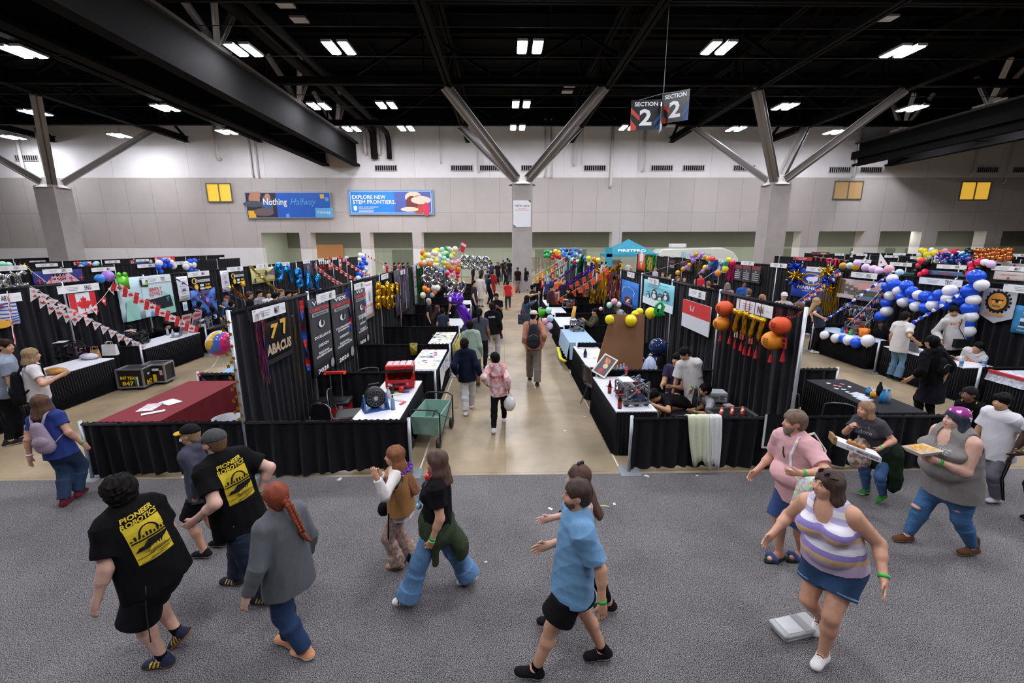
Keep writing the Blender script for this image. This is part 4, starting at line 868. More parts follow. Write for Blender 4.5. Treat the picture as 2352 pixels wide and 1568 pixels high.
# --- right island
booth_sign('R1',(1690,682),(1776,736),'INN','white booth sign reading INN between the paper lanterns',1.25,.36)
def d_(B,w,h):
 B.rect(0,h*.25,w,h*.5,0,.004);B.rect(0,-h*.25,w,h*.5,1,.004);B.disc(-w*.3,h*.27,h*.15,1,24,h*.19);B.disc(-w*.25,h*.27,h*.14,0,24,h*.175)
 for i in range(5):a=PI/2+2*PI*i/5;B.star(-w*.12+w*.075*math.cos(a),h*.27+h*.085*math.sin(a),w*.035,1)
banner('R1',(1571,686),(1628,775),'d2d4da','red over white crescent and stars flag on the right island',d_,('c92a2c','d2d4da'),.012,name='flag',cat='flag')
booth_sign('R1',(1578,664),(1625,687),'SCI','white booth sign reading SCI above the red and white flag',.95,.32)
def d_(B,w,h):
 B.rect(0,-h*.36,w,h*.28,0,.004)
 for x,y,s_ in ((-.3,-.08,.8),(-.08,-.0,1.25),(.12,-.04,.85),(.3,.08,1.1)):B.disc(w*x,h*(y-.04),w*.085*s_,1,14,h*.13*s_);B.disc(w*x,h*(y-.07),w*.055*s_,2,12,h*.085*s_);B.disc(w*x,h*(y+.08*s_),w*.06*s_,1,12,h*.06*s_);B.disc(w*x,h*(y+.07*s_),w*.04*s_,2,10,h*.035*s_);B.disc(w*x,h*(y+.15*s_),w*.03,1,10,h*.02)
 B.text('8180BC',w*.27,h*.42,w*.28,h*.045,1);B.text('ICYBOTS',-w*.02,h*.26,w*.5,h*.05,1)
banner('R1',(1480,640),(1545,722),'7cc6d4','light teal banner showing four black penguins on snow',d_,('e2eaf0','1d2a3a','dfe6ea'),.008)
booth_sign('R1',(1483,637),(1518,655),'TEC','white booth sign reading TEC on the penguin banner',1.05,.3)
def d_(B,w,h):
 for i,ch in enumerate('ROBLOLLLAR'):a=PI*(1.05-.13*i);B.text(ch,w*.34*math.cos(a),h*.08+h*.2*math.sin(a),w*.08,h*.05,0,0,.02)
 B.disc(0,-h*.25,w*.22,1,16,h*.15);B.rect(0,-h*.12,w*.4,h*.05,2);B.rect(w*.05,-h*.4,w*.4,h*.05,2);B.shape([(-w*.1,-h*.35),(0,-h*.2),(w*.14,-h*.16),(w*.04,-h*.28),(w*.16,-h*.32)],3)
banner('R1',(1427,640),(1464,714),'1f6fc4','bright blue banner with an arc of white letters on the right island',d_,('e6eef6','3a2a5a','c83a4a','e6d88a'),.01)
booth_sign('R1',(1437,622),(1461,641),'ART','white booth sign above the bright blue banner',.95,.32)
booth_sign('R1',(1404,611),(1418,630),'SPR','white booth sign with a red mark beside the gold garlands',.85,.3)
booth_sign('R1',(1377,606),(1392,622),'MAT','white booth sign over the white poster among gold garlands',.9,.3)
banner('R1',(1369,614),(1385,655),'d6d4da','tall white poster among the gold garlands',lambda B,w,h:[B.rect(0,h*.1,w*.2,h*.4,0)],('6a6670',))
booth_sign('R1',(1345,600),(1360,612),'SCI','white booth sign beside the green tinsel',.9,.3)
booth_sign('R1',(1309,590),(1320,602),'ENG','farthest booth sign on the right island near the yellow balloon',.9,.3)
# --- island with the maple leaf flag
booth_sign('L2',(134,655),(226,668),'ENG','white booth sign reading ENG above the maple leaf flag',1.3,.36)
def mapleflag(B,w,h):B.rect(0,0,w*.52,h,0,.004);B.rect(-w*.385,0,w*.23,h,1,.0042);B.rect(w*.385,0,w*.23,h,1,.0042);leaf(B,0,0,h*.72,1)
banner('L2',(155,676),(226,716),'e2e2e6','large red and white maple leaf flag on the black drape',mapleflag,('e0e0e6','cc2028'),.012,name='flag',cat='flag')
def d_(B,w,h):
 B.rect(w*.2,0,w*.6,h*.96,0,.004);B.shape([(w*.1,-h*.5),(w*.5,-h*.5),(w*.5,-h*.1),(w*.3,h*.1)],1);B.shape([(-w*.45,-h*.5),(-w*.2,-h*.5),(-w*.22,h*.05),(-w*.4,-h*.05)],1)
 B.text('SIMPLY',w*.16,h*.16,w*.26,h*.1,2,0,.03);B.text('LOVELY',w*.16,h*.05,w*.26,h*.1,2,0,.03);B.shape([(w*.0,-h*.08),(w*.42,-h*.02),(w*.46,-h*.32),(w*.02,-h*.36)],3);B.text('LUGO',w*.18,-h*.2,w*.28,h*.13,4,0,.04);B.text('Y',w*.36,-h*.12,w*.07,h*.13,5,0,.04);B.shape([(-w*.12,h*.42),(w*.02,h*.4),(w*.02,h*.24),(-w*.1,h*.26)],3);B.rect(-w*.04,h*.33,w*.1,h*.08,6);B.rect(w*.02,-h*.42,w*.05,h*.1,5)
banner('L2',(264,640),(404,716),'b7cfd4','wide pale teal banner reading SIMPLY LOVELY behind the laptop table',d_,('bcd6dc','8fc4b4','c85a5a','26282c','c8343c','3a8ad0','9ac46a'),.012)
booth_sign('L2',(329,635),(389,647),'TEC','white booth sign reading TEC on the pale teal banner',1.35,.34)
def lines(B,w,h):[B.rect(0,h*(.40-.1*i),w*(.7 if i % 2 else .5),h*.02,0) for i in range(9)];B.rect(0,-h*.05,w*.25,h*.08,1);B.rect(-w*.1,h*.2,w*.15,h*.05,1)
banner('L2',(404,636),(438,688),'dcdce2','tall white poster of text beside the pale teal banner',lines,('8a8a92','3a4a6a'),.003)
banner('L2',(419,694),(432,712),'d5dce4','small white notice pinned under the tall white poster',lambda B,w,h:[B.rect(0,0,w*.6,h*.5,0)],('8ab0d8',),0.)
booth_sign('L2',(433,621),(479,636),'MAC','white booth sign above the nearer black and yellow banner',1.3,.34)
def d_(B,w,h):B.disc(-w*.33,h*.22,w*.13,0,16,h*.2);B.disc(-w*.33,h*.22,w*.09,1,16,h*.14);B.rect(w*.08,h*.2,w*.74,h*.17,2);B.text('MECHWORKS',w*.08,h*.2,w*.66,h*.1,1,0,.02);B.disc(-w*.28,-h*.2,w*.1,0,12,h*.2);B.rect(0,-h*.12,w*.18,h*.16,2);B.rect(0,-h*.33,w*.22,h*.13,2);B.text('10',w*.3,-h*.1,w*.2,h*.16,0,0,.03);B.rect(w*.3,-h*.32,w*.32,h*.13,0)
banner('L2',(436,637),(486,664),'1d1c1e','black and yellow team banner nearer of two alike',d_,('e2b82c','1d1c1e','d8d8dc'),.004)
GAL=mat('241c4a',.6,0,'noise',0,3.5,0,0,1.,'3a6ac0',(1,1,1),0.,.5)
banner('L2',(436,668),(502,722),GAL,'purple and blue galaxy backdrop behind the boys in navy jerseys',lambda B,w,h:[B.disc(w*.1,h*.1,w*.06,0),B.disc(-w*.15,h*.25,w*.03,1)],('c86ab0','e0903a'),.01)
banner('L2',(505,622),(530,668),'d6d6dc','white text poster hanging askew near the gold ribbon',lines,('8a8a92','9a7ab0'),.004)
booth_sign('L2',(524,611),(556,624),'SPR','white booth sign above the farther black and yellow banner',1.25,.34)
banner('L2',(528,626),(563,651),'1d1c1e','black and yellow team banner farther of two alike',d_,('e2b82c','1d1c1e','d8d8dc'),.004)
def d_(B,w,h):[B.rect(-w*.1,h*(.3-.16*i),w*.5,h*.05,0) for i in range(4)];B.shape([(w*.15,h*.1),(w*.5,h*.45),(w*.5,-h*.1)],1);B.disc(w*.12,h*.1,w*.06,2,10);B.rect(-w*.38,-h*.3,w*.06,h*.3,2)
banner('L2',(575,617),(632,644),'cfc98e','pale yellow banner with a grey picture corner',d_,('8a8452','5f6470','3a3a30'),.008)
booth_sign('L2',(588,604),(616,617),'TEC','white booth sign above the pale yellow banner',1.15,.33)
booth_sign('L2',(642,600),(667,612),'SCI','white booth sign above the blue foil balloon letters',1.1,.33)
banner('L2',(696,604),(719,632),'242c5a','navy banner with a gold figure on the second left island',lambda B,w,h:[B.disc(0,h*.15,w*.16,0,12,h*.2),B.rect(0,-h*.1,w*.12,h*.3,0),B.rect(0,-h*.3,w*.3,h*.06,1)],('8a6a4a','c85a2a'),.004)
booth_sign('L2',(694,596),(714,606),'ART','white booth sign above the navy banner with a gold figure',1.,.33)
booth_sign('L2',(730,592),(745,601),'ENG','white booth sign above the red foil letters',.95,.33)
booth_sign('L2',(762,590),(775,597),'MAT','white booth sign between the two red and white hanging flags',.9,.3)
booth_sign('L2',(790,587),(802,594),'INN','white booth sign left of the distant blue balloon column',.9,.3)
for i,(a,b_) in enumerate(((753,589),(777,588))):banner('L2',(a,b_),(a+8,b_+30),'dadade',('left' if i==0 else 'right')+' one of two narrow red and white maple flags hung upright',lambda B,w,h:[B.rect(0,h*.38,w,h*.24,0),B.rect(0,-h*.38,w,h*.24,0),leaf(B,0,0,w*.6,0)],('c8282c',),.004,name='flag',cat='flag')
def d_(B,w,h):
 for i in range(7):B.shape([(x,h*(.36-.13*i)+h*.04*math.sin(x*4/w+i)+dy) for x,dy in [(-w/2+w*k/8,h*.055) for k in range(9)]+[(w/2-w*k/8,0) for k in range(9)]],1 if i % 2 else 0)
 B.rect(-w*.2,h*.36,w*.6,h*.05,2);B.rect(-w*.2,h*.25,w*.6,h*.04,2);B.disc(-w*.05,-h*.42,w*.26,3,16,h*.16)
 for i in range(7):a=PI*(.12+.127*i);B.shape([(-w*.05+w*.2*math.cos(a-.1),-h*.42+h*.13*math.sin(a-.1)),(-w*.05+w*.44*math.cos(a),-h*.42+h*.36*math.sin(a)),(-w*.05+w*.2*math.cos(a+.1),-h*.42+h*.13*math.sin(a+.1))],3)
banner('L2',(-50,700),(48,742),'d8dae2','flag with blue waves and a golden sun at the left edge',d_,('2a4f9c','2a4f9c','b52a38','d9a02a'),.012,name='flag',cat='flag')
booth_sign('L2',(-62,690),(27,686),'ART','white booth sign reading ART at the left edge of the photo',1.3,.36)
# --- the islands behind
def d_(B,w,h):
 B.shape([(-w*.3,-h*.5),(-w*.1,h*.2),(w*.2,h*.25),(w*.4,-h*.5)],1);B.text('FREE',w*.02,h*.1,w*.3,h*.24,2,0,.04);B.text('DREAMER',w*.02,-h*.2,w*.42,h*.2,2,0,.03)
 for i in range(5):x=w*(-.4+.21*i);B.rect(x,-h*.28,w*.02,h*.4,3);B.rect(x,-h*.22,w*.1,h*.06,3)
banner('L3',(72,624),(193,644),'2a2f7a','purple banner reading FREE DREAMER on the third left island',d_,('2a2f7a','c8a0b0','15131a','c83040'),.006)
for isl,tl,br,code,lab,w_ in (('L3',(102,616),(162,628),'SPR','white booth sign reading SPR over the FREE DREAMER banner',1.4),('L3',(0,612),(41,620),'TEC','white booth sign reading TEC at the left edge behind silver letters',1.4),('L3',(213,612),(262,624),'MAC','white booth sign behind the purple marbled balloon',1.4),('L3',(316,604),(356,616),'INN','white booth sign left of the small blue and white balloons',1.3),('L3',(392,599),(424,609),'ART','white booth sign between the two small balloon bunches',1.2),
 ('L4',(85,602),(130,615),'SCI','white booth sign beside the golden starburst',1.4),('L4',(172,600),(208,609),'ENG','white booth sign behind the row of small coloured balloons',1.3),('L4',(242,596),(275,606),'MAT','white booth sign above the purple marbled balloon',1.3),('L4',(313,593),(341,602),'TEC','white booth sign on the blue topped distant banner',1.3),('L5',(70,596),(104,606),'INN','small distant booth sign left of the leftmost column',1.3),
 ('L4',(368,590),(391,598),'SCI','white booth sign on the distant red banner',1.2),('L4',(503,588),(522,597),'MAT','white booth sign on the purple patterned banners',1.2),('L4',(551,588),(571,597),'SPR','white booth sign left of the yellow bow balloons',1.2),('L4',(589,587),(604,594),'ART','white booth sign between the yellow bow balloons',1.1),
 ('R2',(1851,610),(1898,628),'ART','white booth sign on the blue banner with the horse ring',1.2),('R2',(1955,624),(2014,641),'ENG','white booth sign reading ENG above the mountain banner',1.2),('R2',(2111,635),(2210,661),'TEC','white booth sign reading TEC inside the balloon arch',1.35),('R2',(2324,655),(2420,678),'INN','white booth sign cut off by the right edge',1.3),
 ('R2',(1769,605),(1807,614),'MAC','white booth sign on bare black drape left of the blue horse ring banner',1.3),('R2',(1702,599),(1732,610),'TEC','white booth sign above three dark championship banners',1.3),('R2',(1649,594),(1671,603),'SCI','white booth sign on the teal and magenta tinsel bay',1.2),('R2',(1573,588),(1592,594),'ENG','white booth sign left of the lilac balloon swag',1.1),('R2',(1537,584),(1552,592),'MAT','white booth sign over a small dark distant banner',1.),('R2',(1514,582),(1526,590),'INN','white booth sign on bare drape right of the green tinsel',1.),
 ('R3',(2046,601),(2092,613),'INN','white booth sign reading INN left of the pink and black balloons',1.4),('R3',(2157,606),(2214,620),'SPR','white booth sign reading SPR between pink and black balloons',1.5),('R3',(2289,610),(2352,624),'MAT','white booth sign reading MAT near the right edge',1.5),('R3',(1960,594),(2004,606),'ART','white booth sign behind the row of lilac balloons',1.3),
 ('R4',(2095,588),(2118,596),'TEC','white booth sign beside the green cloth',1.2),('R4',(2269,596),(2320,608),'SCI','white booth sign reading SCI under the copper balloons',1.5),('R4',(2030,585),(2064,593),'MAC','white booth sign with small red bows',1.3),('R4',(1968,581),(1990,589),'SPR','white booth sign between the white swan balloons',1.2),('R4',(1917,581),(1939,588),'ENG','white booth sign over the red heart garland',1.2),('R5',(2050,580),(2082,587),'ART','far booth sign below the right back wall',1.4),('R5',(2328,582),(2352,590),'MAT','far booth sign at the right edge',1.4)):
 booth_sign(isl,tl,br,code,lab,w_,.33)
def warh(B,w,h):
 B.disc(0,h*.16,w*.27,0,24,h*.21);B.disc(0,h*.16,w*.21,1,24,h*.165);B.disc(w*.02,h*.16,w*.15,2,14,h*.08);B.rect(-w*.05,h*.08,w*.03,h*.12,2,None,.3);B.rect(w*.08,h*.08,w*.03,h*.12,2,None,-.3);B.disc(w*.12,h*.22,w*.06,2,10,h*.05)
 B.text('WARHOGS',0,-h*.14,w*.74,h*.12,2,0,.04);B.text('ROBOTICS',0,-h*.25,w*.36,h*.04,2)
banner('R2',(1824,614),(1905,694),'1b3fae','royal blue banner with a gold horse ring between star balloons',warh,('c99a3a','1b3fae','e0e2ea'),.006)
def mont(B,w,h):
 B.shape([(-w*.5,-h*.5),(-w*.5,h*.5),(-w*.3,h*.45),(-w*.32,-h*.5)],0);B.shape([(-w*.1,h*.2),(w*.1,h*.38),(w*.5,h*.25),(w*.5,h*.0),(0,h*.02)],1);B.rect(w*.15,h*.06,w*.7,h*.12,2);B.shape([(-w*.1,-h*.2),(w*.1,h*.05),(w*.5,h*.0),(w*.5,-h*.35)],3);B.disc(-w*.12,-h*.2,w*.1,4,12,h*.12)
 for x,y in ((-.27,.28),(-.16,.25),(-.06,.16),(-.24,.08),(-.12,.02)):B.disc(w*x,h*y,w*.035,5,10,h*.06);B.disc(w*x,h*(y-.13),w*.06,6,10,h*.09)
 B.rect(-w*.25,-h*.38,w*.4,h*.2,7);B.rect(w*.3,-h*.36,w*.38,h*.2,8);B.text('COLORADO TEAM',w*.12,h*.4,w*.4,h*.05,6)
banner('R2',(1926,638),(2022,697),'a89a9c','printed photo banner of mountains with a group of people',mont,('5a4c38','c8908a','8f8fae','4a503e','6a6a30','c8a08a','5a5860','b8aeb2','5a6a80'),.006)
def pen(B,w,h):
 B.shape([(-w*.5,h*.5),(w*.5,h*.5),(w*.5,-h*.3),(0,-h*.5),(-w*.5,-h*.3)],0,.004)
 for i in range(18):a=2*PI*i/18;B.rect(w*.36*math.cos(a),h*.13+w*.36*math.sin(a),w*.07,w*.07,1,.005,a)
 B.disc(0,h*.13,w*.34,1,24);B.disc(0,h*.14,w*.27,2,20);B.shape([(-w*.2,h*.2),(w*.2,h*.2),(w*.1,h*.1),(-w*.1,h*.1)],1);B.disc(-w*.1,h*.12,w*.06,3,10);B.disc(w*.1,h*.12,w*.06,3,10);B.rect(0,h*.0,w*.24,h*.05,4);B.rect(0,-h*.06,w*.2,h*.03,3);B.text('5218A',0,-h*.24,w*.62,h*.09,5,.1,.04)
t,B,w,h,mb_=sheet('pennant','grey pennant banner with an orange gear mask and the number 5218A','banner','R2',(2262,660),(2321,748),mat('a8a9b0',.7),.09)
for ch in list(bpy.data.objects):
 if ch.parent==t:bpy.data.objects.remove(ch)
m2=MB();m2.add([B.pt(x*w,y*h,z) for z in (-.006,0) for x,y in ((-.5,.5),(-.5,-.3),(0,-.5),(.5,-.3),(.5,.5))],[(4,3,2,1,0),(5,6,7,8,9)]+[(i,(i+1) % 5,5+(i+1) % 5,5+i) for i in range(5)]);m2.build('pennant_cloth',mat('a8a9b0',.7),t)
pen(B,w,h);B.mb.build('print',[mat(c,.7) for c in ('adaeb5','1d1c1e','c9822e','e0a04a','5a6a3a','d07a26')],t)
def teal(B,w,h):
 B.text('CYBER\nSHARKS',0,h*.3,w*.6,h*.2,0)
 for i in range(3):x=w*(-.25+.25*i);B.rect(x,0,w*.14,h*.12,0);B.rect(x,-h*.14,w*.12,h*.14,1);B.rect(x,-h*.25,w*.16,h*.04,0)
 B.text('VEXROBOTICS',0,-h*.38,w*.7,h*.05,0)
banner('R2',(2334,700),(2425,780),'2a7aa8','blue banner with white writing cut off by the right edge',teal,('c8e0ea','142a3a'),.01)
def cb(B,w,h):
 for i in range(3):
  x=w*(-.33+.33*i);B.rect(x,0,w*.30,h*.98,0);B.rect(x,h*.4,w*.26,h*.12,1);B.rect(x,h*.3,w*.26,h*.03,2);B.disc(x,h*.15,w*.03,3,8,h*.03)
  for j in range(4):B.rect(x,h*(.03-.12*j),w*.2,h*.04,3)
banner('R2',(1687,606),(1747,652),'222327','three dark championship banners hanging side by side',cb,('303136','8a2a34','b03a40','c8c8cc'),.002)
banner('R2',(1538,596),(1550,622),'2b2c30','small dark distant banner under its booth sign',lambda B,w,h:[B.rect(0,h*.3,w*.8,h*.2,0)]+[B.rect(0,-h*.1*j,w*.7,h*.04,1) for j in range(3)],('7a2a34','c8c8cc'))
banner('R2',(1564,598),(1590,626),'2b2c30','wide dark distant banner left of the gold tinsel',lambda B,w,h:[B.rect(0,h*.25,w*.9,h*.3,0)]+[B.rect(0,-h*.12*j-h*.05,w*.7,h*.05,1) for j in range(3)],('5a2a30','a8a8ac'))
banner('R2',(1466,582),(1481,622),'d8482e','orange red upright banner with a dog picture',lambda B,w,h:[B.disc(0,h*.22,w*.26,0,12),B.rect(0,-h*.15,w*.3,h*.4,1),B.text('DAWGS',0,h*.42,w*.7,h*.08,0)],('e8e8ec','d08a2a'),.004)
banner('R2',(1648,596),(1670,628),'b8cfe0','pale blue banner with a dark star shape',lambda B,w,h:[B.star(0,0,w*.3,0)],('2a4a5a',),.004)
def spr(B,w,h):B.rect(-w*.05,-h*.1,w*.4,h*.45,0);B.text('SPIRIT',w*.02,-h*.1,w*.36,h*.3,1,0,.04);B.rect(-w*.4,0,w*.08,h*.9,2);B.text('DARE TO DREAM',w*.02,h*.36,w*.4,h*.12,3)
banner('R3',(2132,620),(2218,636),'4a6a90','blue banner with red lettering between pink and black balloons',spr,('5a5a7a','b02a4a','38506e','a8b8c8'),.006)
banner('R3',(2285,622),(2352,646),'c0b4b4','off white draped banner with red print near the right edge',lambda B,w,h:[B.text('RED SHIFT',0,h*.1,w*.5,h*.14,0),B.disc(0,-h*.28,w*.05,0)],('a83a44',),.012)
banner('R4',(2300,604),(2352,615),'d4d0d2','white banner with a red seal beside the SCI sign',lambda B,w,h:[B.disc(w*.1,0,h*.3,0,12)],('b04a4a',),.004)
banner('R3',(1822,589),(1865,600),'a02a30','red banner with white script left of the column end',lambda B,w,h:[B.text('Zimbelrobots',-w*.05,h*.2,w*.55,h*.25,0,.2),B.rect(0,-h*.2,w*.4,h*.1,0)],('e8d8d8',),.004)
banner('R4',(1864,578),(1904,586),'5a2a3a','dark red and blue printed banner at the far right wall',lambda B,w,h:[B.disc(-w*.1,0,h*.4,0,10),B.rect(w*.2,0,w*.3,h*.5,1)],('a02a30','b8a890'),.004)
banner('R4',(2100,592),(2118,600),'1d6a4a','green cloth panel below the far TEC sign',None,(),.01)
banner('R2',(2060,624),(2098,632),'1d5a48','dark green swagged cloth behind the balloon arch',None,(),.02,-.6)
banner('L4',(355,590),(403,600),'c02a2e','distant red banner on the fourth left island',lambda B,w,h:[B.disc(-w*.45,0,h*.4,0,8),B.disc(w*.35,-h*.1,h*.3,1,8)],('e8b8a8','d86a5a'),.004)
banner('L4',(297,597),(352,606),'3a3a4a','distant banner of red, white and blue shapes',lambda B,w,h:[B.rect(-w*.1,0,w*.4,h*.5,0),B.disc(-w*.4,0,h*.4,1,8),B.disc(w*.4,0,h*.4,2,8)],('2a5ab0','d87a6a','d8c8c8'),.004)
for i,(a,b_) in enumerate(((446,470),(472,481),(487,505),(510,536))):
 banner('L4',(a,598),(b_,611),'2c1f52','purple patterned upright banner, %s of a row of four' % ordn(i),lambda B,w,h:[B.disc(0,h*.1,w*.25,0,10),B.disc(0,h*.1,w*.15,1,10),B.rect(0,-h*.3,w*.5,h*.1,0)],('7a6ab0','3a2a6a'),.004)
# ---------------------------------------------------------------- balloons, foil letters, tinsel, bunting
BC=dict(blue='1450d8',white='e4e4ea',gold='c8921c',lavender='d6b8e4',pink='eaa8b8',paleblue='b4d4ee',hotpink='e0184e',black='101012',yellow='f0de2e',copper='c8723c',navy='1c2c72',purple='7a46b8',silver='b4b8c0',orange='f0821e',green='1ea04a',cream='f0e2c8',mint='a8e0c8',teal='22a8a0',red='c81c28',skyblue='3a82d8',brightyellow='f4dc1c',lilac='a87ad0')
_bal={}
def balloon(p,r,c,lab,grp=None,sq=1.,shiny=None,m=None):
 k=(c,shiny)
 if m is not None or k not in _bal:
  mb=MB();pr=[(math.sin(PI*i/12)*(1-.10*max(0,i/12-.5)*2),math.cos(PI*i/12)*(1 if i<6 else 1.12)) for i in range(13)];mb.lathe([(0.001 if x<.01 else x,z) for x,z in pr],(0,0,0),18);mb.lathe([(.02,-1.1),(.09,-1.22),(.02,-1.2)],(0,0,0),8)
  me=mb.mesh('balloon',True);me.materials.append(m or (mat(BC.get(c,c),.12,.75) if shiny else mat(BC.get(c,c),.22)))
  if m is None:_bal[k]=me
 else:me=_bal[k]
 o=bpy.data.objects.new('balloon',me);COL.objects.link(o);o.location=p;o.scale=(r*sq,r*sq,r/sq**.5 if sq!=1 else r);o.rotation_euler=(random.uniform(-.25,.25),random.uniform(-.25,.25),0)
 return tag(o,lab,'balloon',grp)
def garland(items,X,where,grp,plane='X',shiny=None,sq=1.):
 items=sorted(items);cnt={};tot={}
 for it in items:tot[it[3]]=tot.get(it[3],0)+1
 for x,y,r,c in items:
  p=(onX if plane=='X' else onY)(x,y,X);d=(p-CAM).dot(_D);i=cnt.get(c,0);cnt[c]=i+1
  nm={'hotpink':'hot pink','paleblue':'pale blue','skyblue':'sky blue','brightyellow':'bright yellow'}.get(c,c)
  balloon(p,r*d/FPX*.92,c,'%s balloon%s, %s' % (nm,'' if tot[c]==1 else ', %s from left' % ordn(i),where),grp,sq,shiny)
random.seed(7)
garland([(2049.5,640,12,'white'),(2054.6,653,14,'blue'),(2039,658,13,'blue'),(2063.5,668,12,'white'),(2082,655.6,14,'blue'),(2072.5,682,13,'blue'),(2095.4,669.7,14,'blue'),(2076,692.6,13.5,'white'),(2109.4,677,12,'white'),(2099,692.6,11,'blue'),(2104.3,703,13,'white'),(2126,680,14,'blue'),(2127.3,705.4,14,'blue'),(2145,687.5,12,'blue'),(2144,700,14.5,'white'),(2158,677,14,'blue'),(2172,697.7,14,'blue'),(2177,686,13.5,'white'),(2182,667,15,'white'),(2207.6,685,15,'blue'),(2228,668,18,'blue'),(2242,635,18,'blue'),(2254.3,654.4,14.5,'white'),(2235.7,688.8,14.5,'white'),(2226.8,708,17,'blue'),(2229.3,727,14.5,'white'),(2219,742.4,16,'blue'),(2221.7,760,16,'white'),(2214,771.7,13,'blue'),(2044.4,678.6,12.5,'white'),(2036.7,695,13,'blue'),(2036.7,714.3,13,'white'),(2025.3,725.8,14,'blue')],11.05,'in the big arch on the right booths','balloons of the blue and white arch',sq=1.05)
garland([(1894,769,10.5,'white'),(1919.4,776.3,11,'white'),(1936,777.6,10,'blue'),(1948.7,780.6,12,'white'),(1966.6,787,13,'blue'),(1993.4,782,15,'white')],9.62,'along the edge of the orange bucket table','balloons along the table edge')
garland([(1936,610,8,'gold'),(1951.6,609.7,8,'paleblue'),(1968.8,604,9,'lavender'),(1965,612,9,'gold'),(1988.5,614,9.5,'lavender'),(2006,618,10,'lavender'),(2019,622,9.5,'lavender'),(2042,618,11,'pink'),(2065.7,626,9,'paleblue')],11.37,'in the pastel row above the mountain banner','pastel balloons on the drape top')
garland([(2118,599.5,8,'hotpink'),(2111,609,7,'hotpink'),(2124.7,623.8,7.5,'hotpink'),(2114.5,629.5,7,'hotpink'),(2128.5,602,7,'black'),(2114.5,613.6,6.5,'black'),(2104,622.5,6.5,'black')],18.9,'in the bunch left of the blue banner','left pink and black balloon bunch')
garland([(2249,602,10,'hotpink'),(2233,607,8.5,'hotpink'),(2233,617,8,'hotpink'),(2225,628,7,'hotpink'),(2249.7,615,9,'black'),(2219,623.8,7,'black'),(2243,600,8,'black'),(2262,602,8.5,'white'),(2276,606,9.5,'lavender')],18.9,'in the bunch right of the blue banner','right pink and black balloon bunch')
def cluster(reg,n,cols,r,X,where,grp,shiny=None,plane='X',seed=1):
 rr=random.Random(seed);its=[]
 x0,y0,x1,y1=reg
 for k in range(n*30):
  if len(its)>=n:break
  x,y=rr.uniform(x0,x1),rr.uniform(y0,y1);q=r*rr.uniform(.8,1.2)
  if all((x-a[0])**2+(y-a[1])**2>(r*1.05)**2 for a in its):its.append((x,y,q,cols[len(its) % len(cols)]))
 garland(its,X,where,grp,plane,shiny)
cluster((2111,573,2152,600),12,('white','yellow','yellow','white','yellow'),6.8,26.5,'in the yellow and white bunch at the right','yellow and white balloon bunch',seed=2)
cluster((2148,576,2178,585),6,('pink','pink','pink','orange'),6.4,27.,'on top of the blue and purple heap','pink balloons on the blue heap')
cluster((2178,577,2215,584),5,('hotpink','white','cream'),6,27.3,'behind the blue and purple heap','balloons behind the blue heap',seed=4)
cluster((2154,582,2228,604),34,('skyblue','navy','purple','silver','navy','skyblue','lilac'),5.2,26.2,'in the shiny blue and purple heap','shiny blue and purple balloons',True,seed=5)
cluster((2219,575,2233,590),7,('black',),6,26.8,'in the black bunch by the copper heap','black balloon bunch',seed=6)
cluster((2237,573,2322,594),30,('copper',),6.6,26.6,'in the copper heap at the upper right','shiny copper balloons',True,seed=7)
cluster((362,597,393,624),8,('blue','blue','white'),6.8,-17.4,'in the left small bunch beside the back wall','left small blue and white bunch',seed=8)
cluster((424,599,450,622),8,('white','blue'),6.6,-17.2,'in the right small bunch beside the back wall','right small blue and white bunch',seed=9)
garland([(398,610,8,'white')],-17.5,'standing alone between the two small bunches',None)
cluster((176,604,222,614),8,('red','paleblue','skyblue','mint','lilac'),5,-24.8,'in the row over the distant left booths','small coloured balloons in a row',seed=10)
garland([(6,606,7,'mint'),(20,608,7,'mint')],-24.5,'at the far left edge','mint balloons at the far left edge')
garland([(229,640,11,'skyblue'),(248,634,13.5,'lilac')],-10.7,'marbled, sitting on the drape over the maple leaf flag','marbled balloons on the drape')
cluster((822,582,842,640),16,('blue','white','blue','paleblue'),6,-10.2,'in the upright column near the middle left','blue and white balloon column',seed=11)
cluster((966,580,1002,608),14,('cream','orange','cream','yellow'),7.5,17.6,'in the animal shaped cream and orange mound','cream and orange balloons',plane='Y',seed=12)
cluster((996,571,1046,592),14,('cream','mint','yellow','green','cream'),7,18.5,'at the crown of the pastel balloon tree','pastel balloon tree crown',plane='Y',seed=13)
cluster((1004,588,1030,626),14,('paleblue','mint','white','yellow'),6.4,18.2,'down the pastel balloon tree','pastel balloon tree front',plane='Y',seed=14)
cluster((1028,600,1054,636),16,('pink','pink','hotpink','gold'),5.6,17.8,'in the pink bouquet beside the silver numbers','pink balloon bouquet',plane='Y',seed=15)
cluster((970,655,1006,678),7,('orange','silver','cream'),6.6,14.2,'in the low bunch beneath the silver numbers','low orange and silver bunch',plane='Y',seed=16)
garland([(997,577,6,'brightyellow'),(1032,571,5,'cream')],18.,'topping the pastel balloon tree',None,'Y')
cluster((1251,577,1271,590),9,('green','mint','green'),4.6,24.5,'in the green bunch over the paper flags','green balloon bunch',plane='Y',seed=17)
cluster((1267,575,1286,592),9,('red','orange','red','yellow'),4.8,24.,'in the red bunch over the paper flags','red balloon bunch',plane='Y',seed=18)
cluster((1288,572,1336,590),18,('skyblue','skyblue','navy','paleblue'),4.6,24.,'in the sky blue swag over the paper flags','sky blue balloon swag',plane='Y',seed=19)
garland([(1344,592,5,'skyblue'),(1352,593,6,'brightyellow'),(1364,595,5.5,'orange'),(1374,597,6,'yellow'),(1314,595,5,'mint'),(1322,602,5,'hotpink'),(1327,600,4.5,'mint'),(1314,609,4.5,'green')],4.1,'along the top of the gold garland booths','balloons on top of the right island')
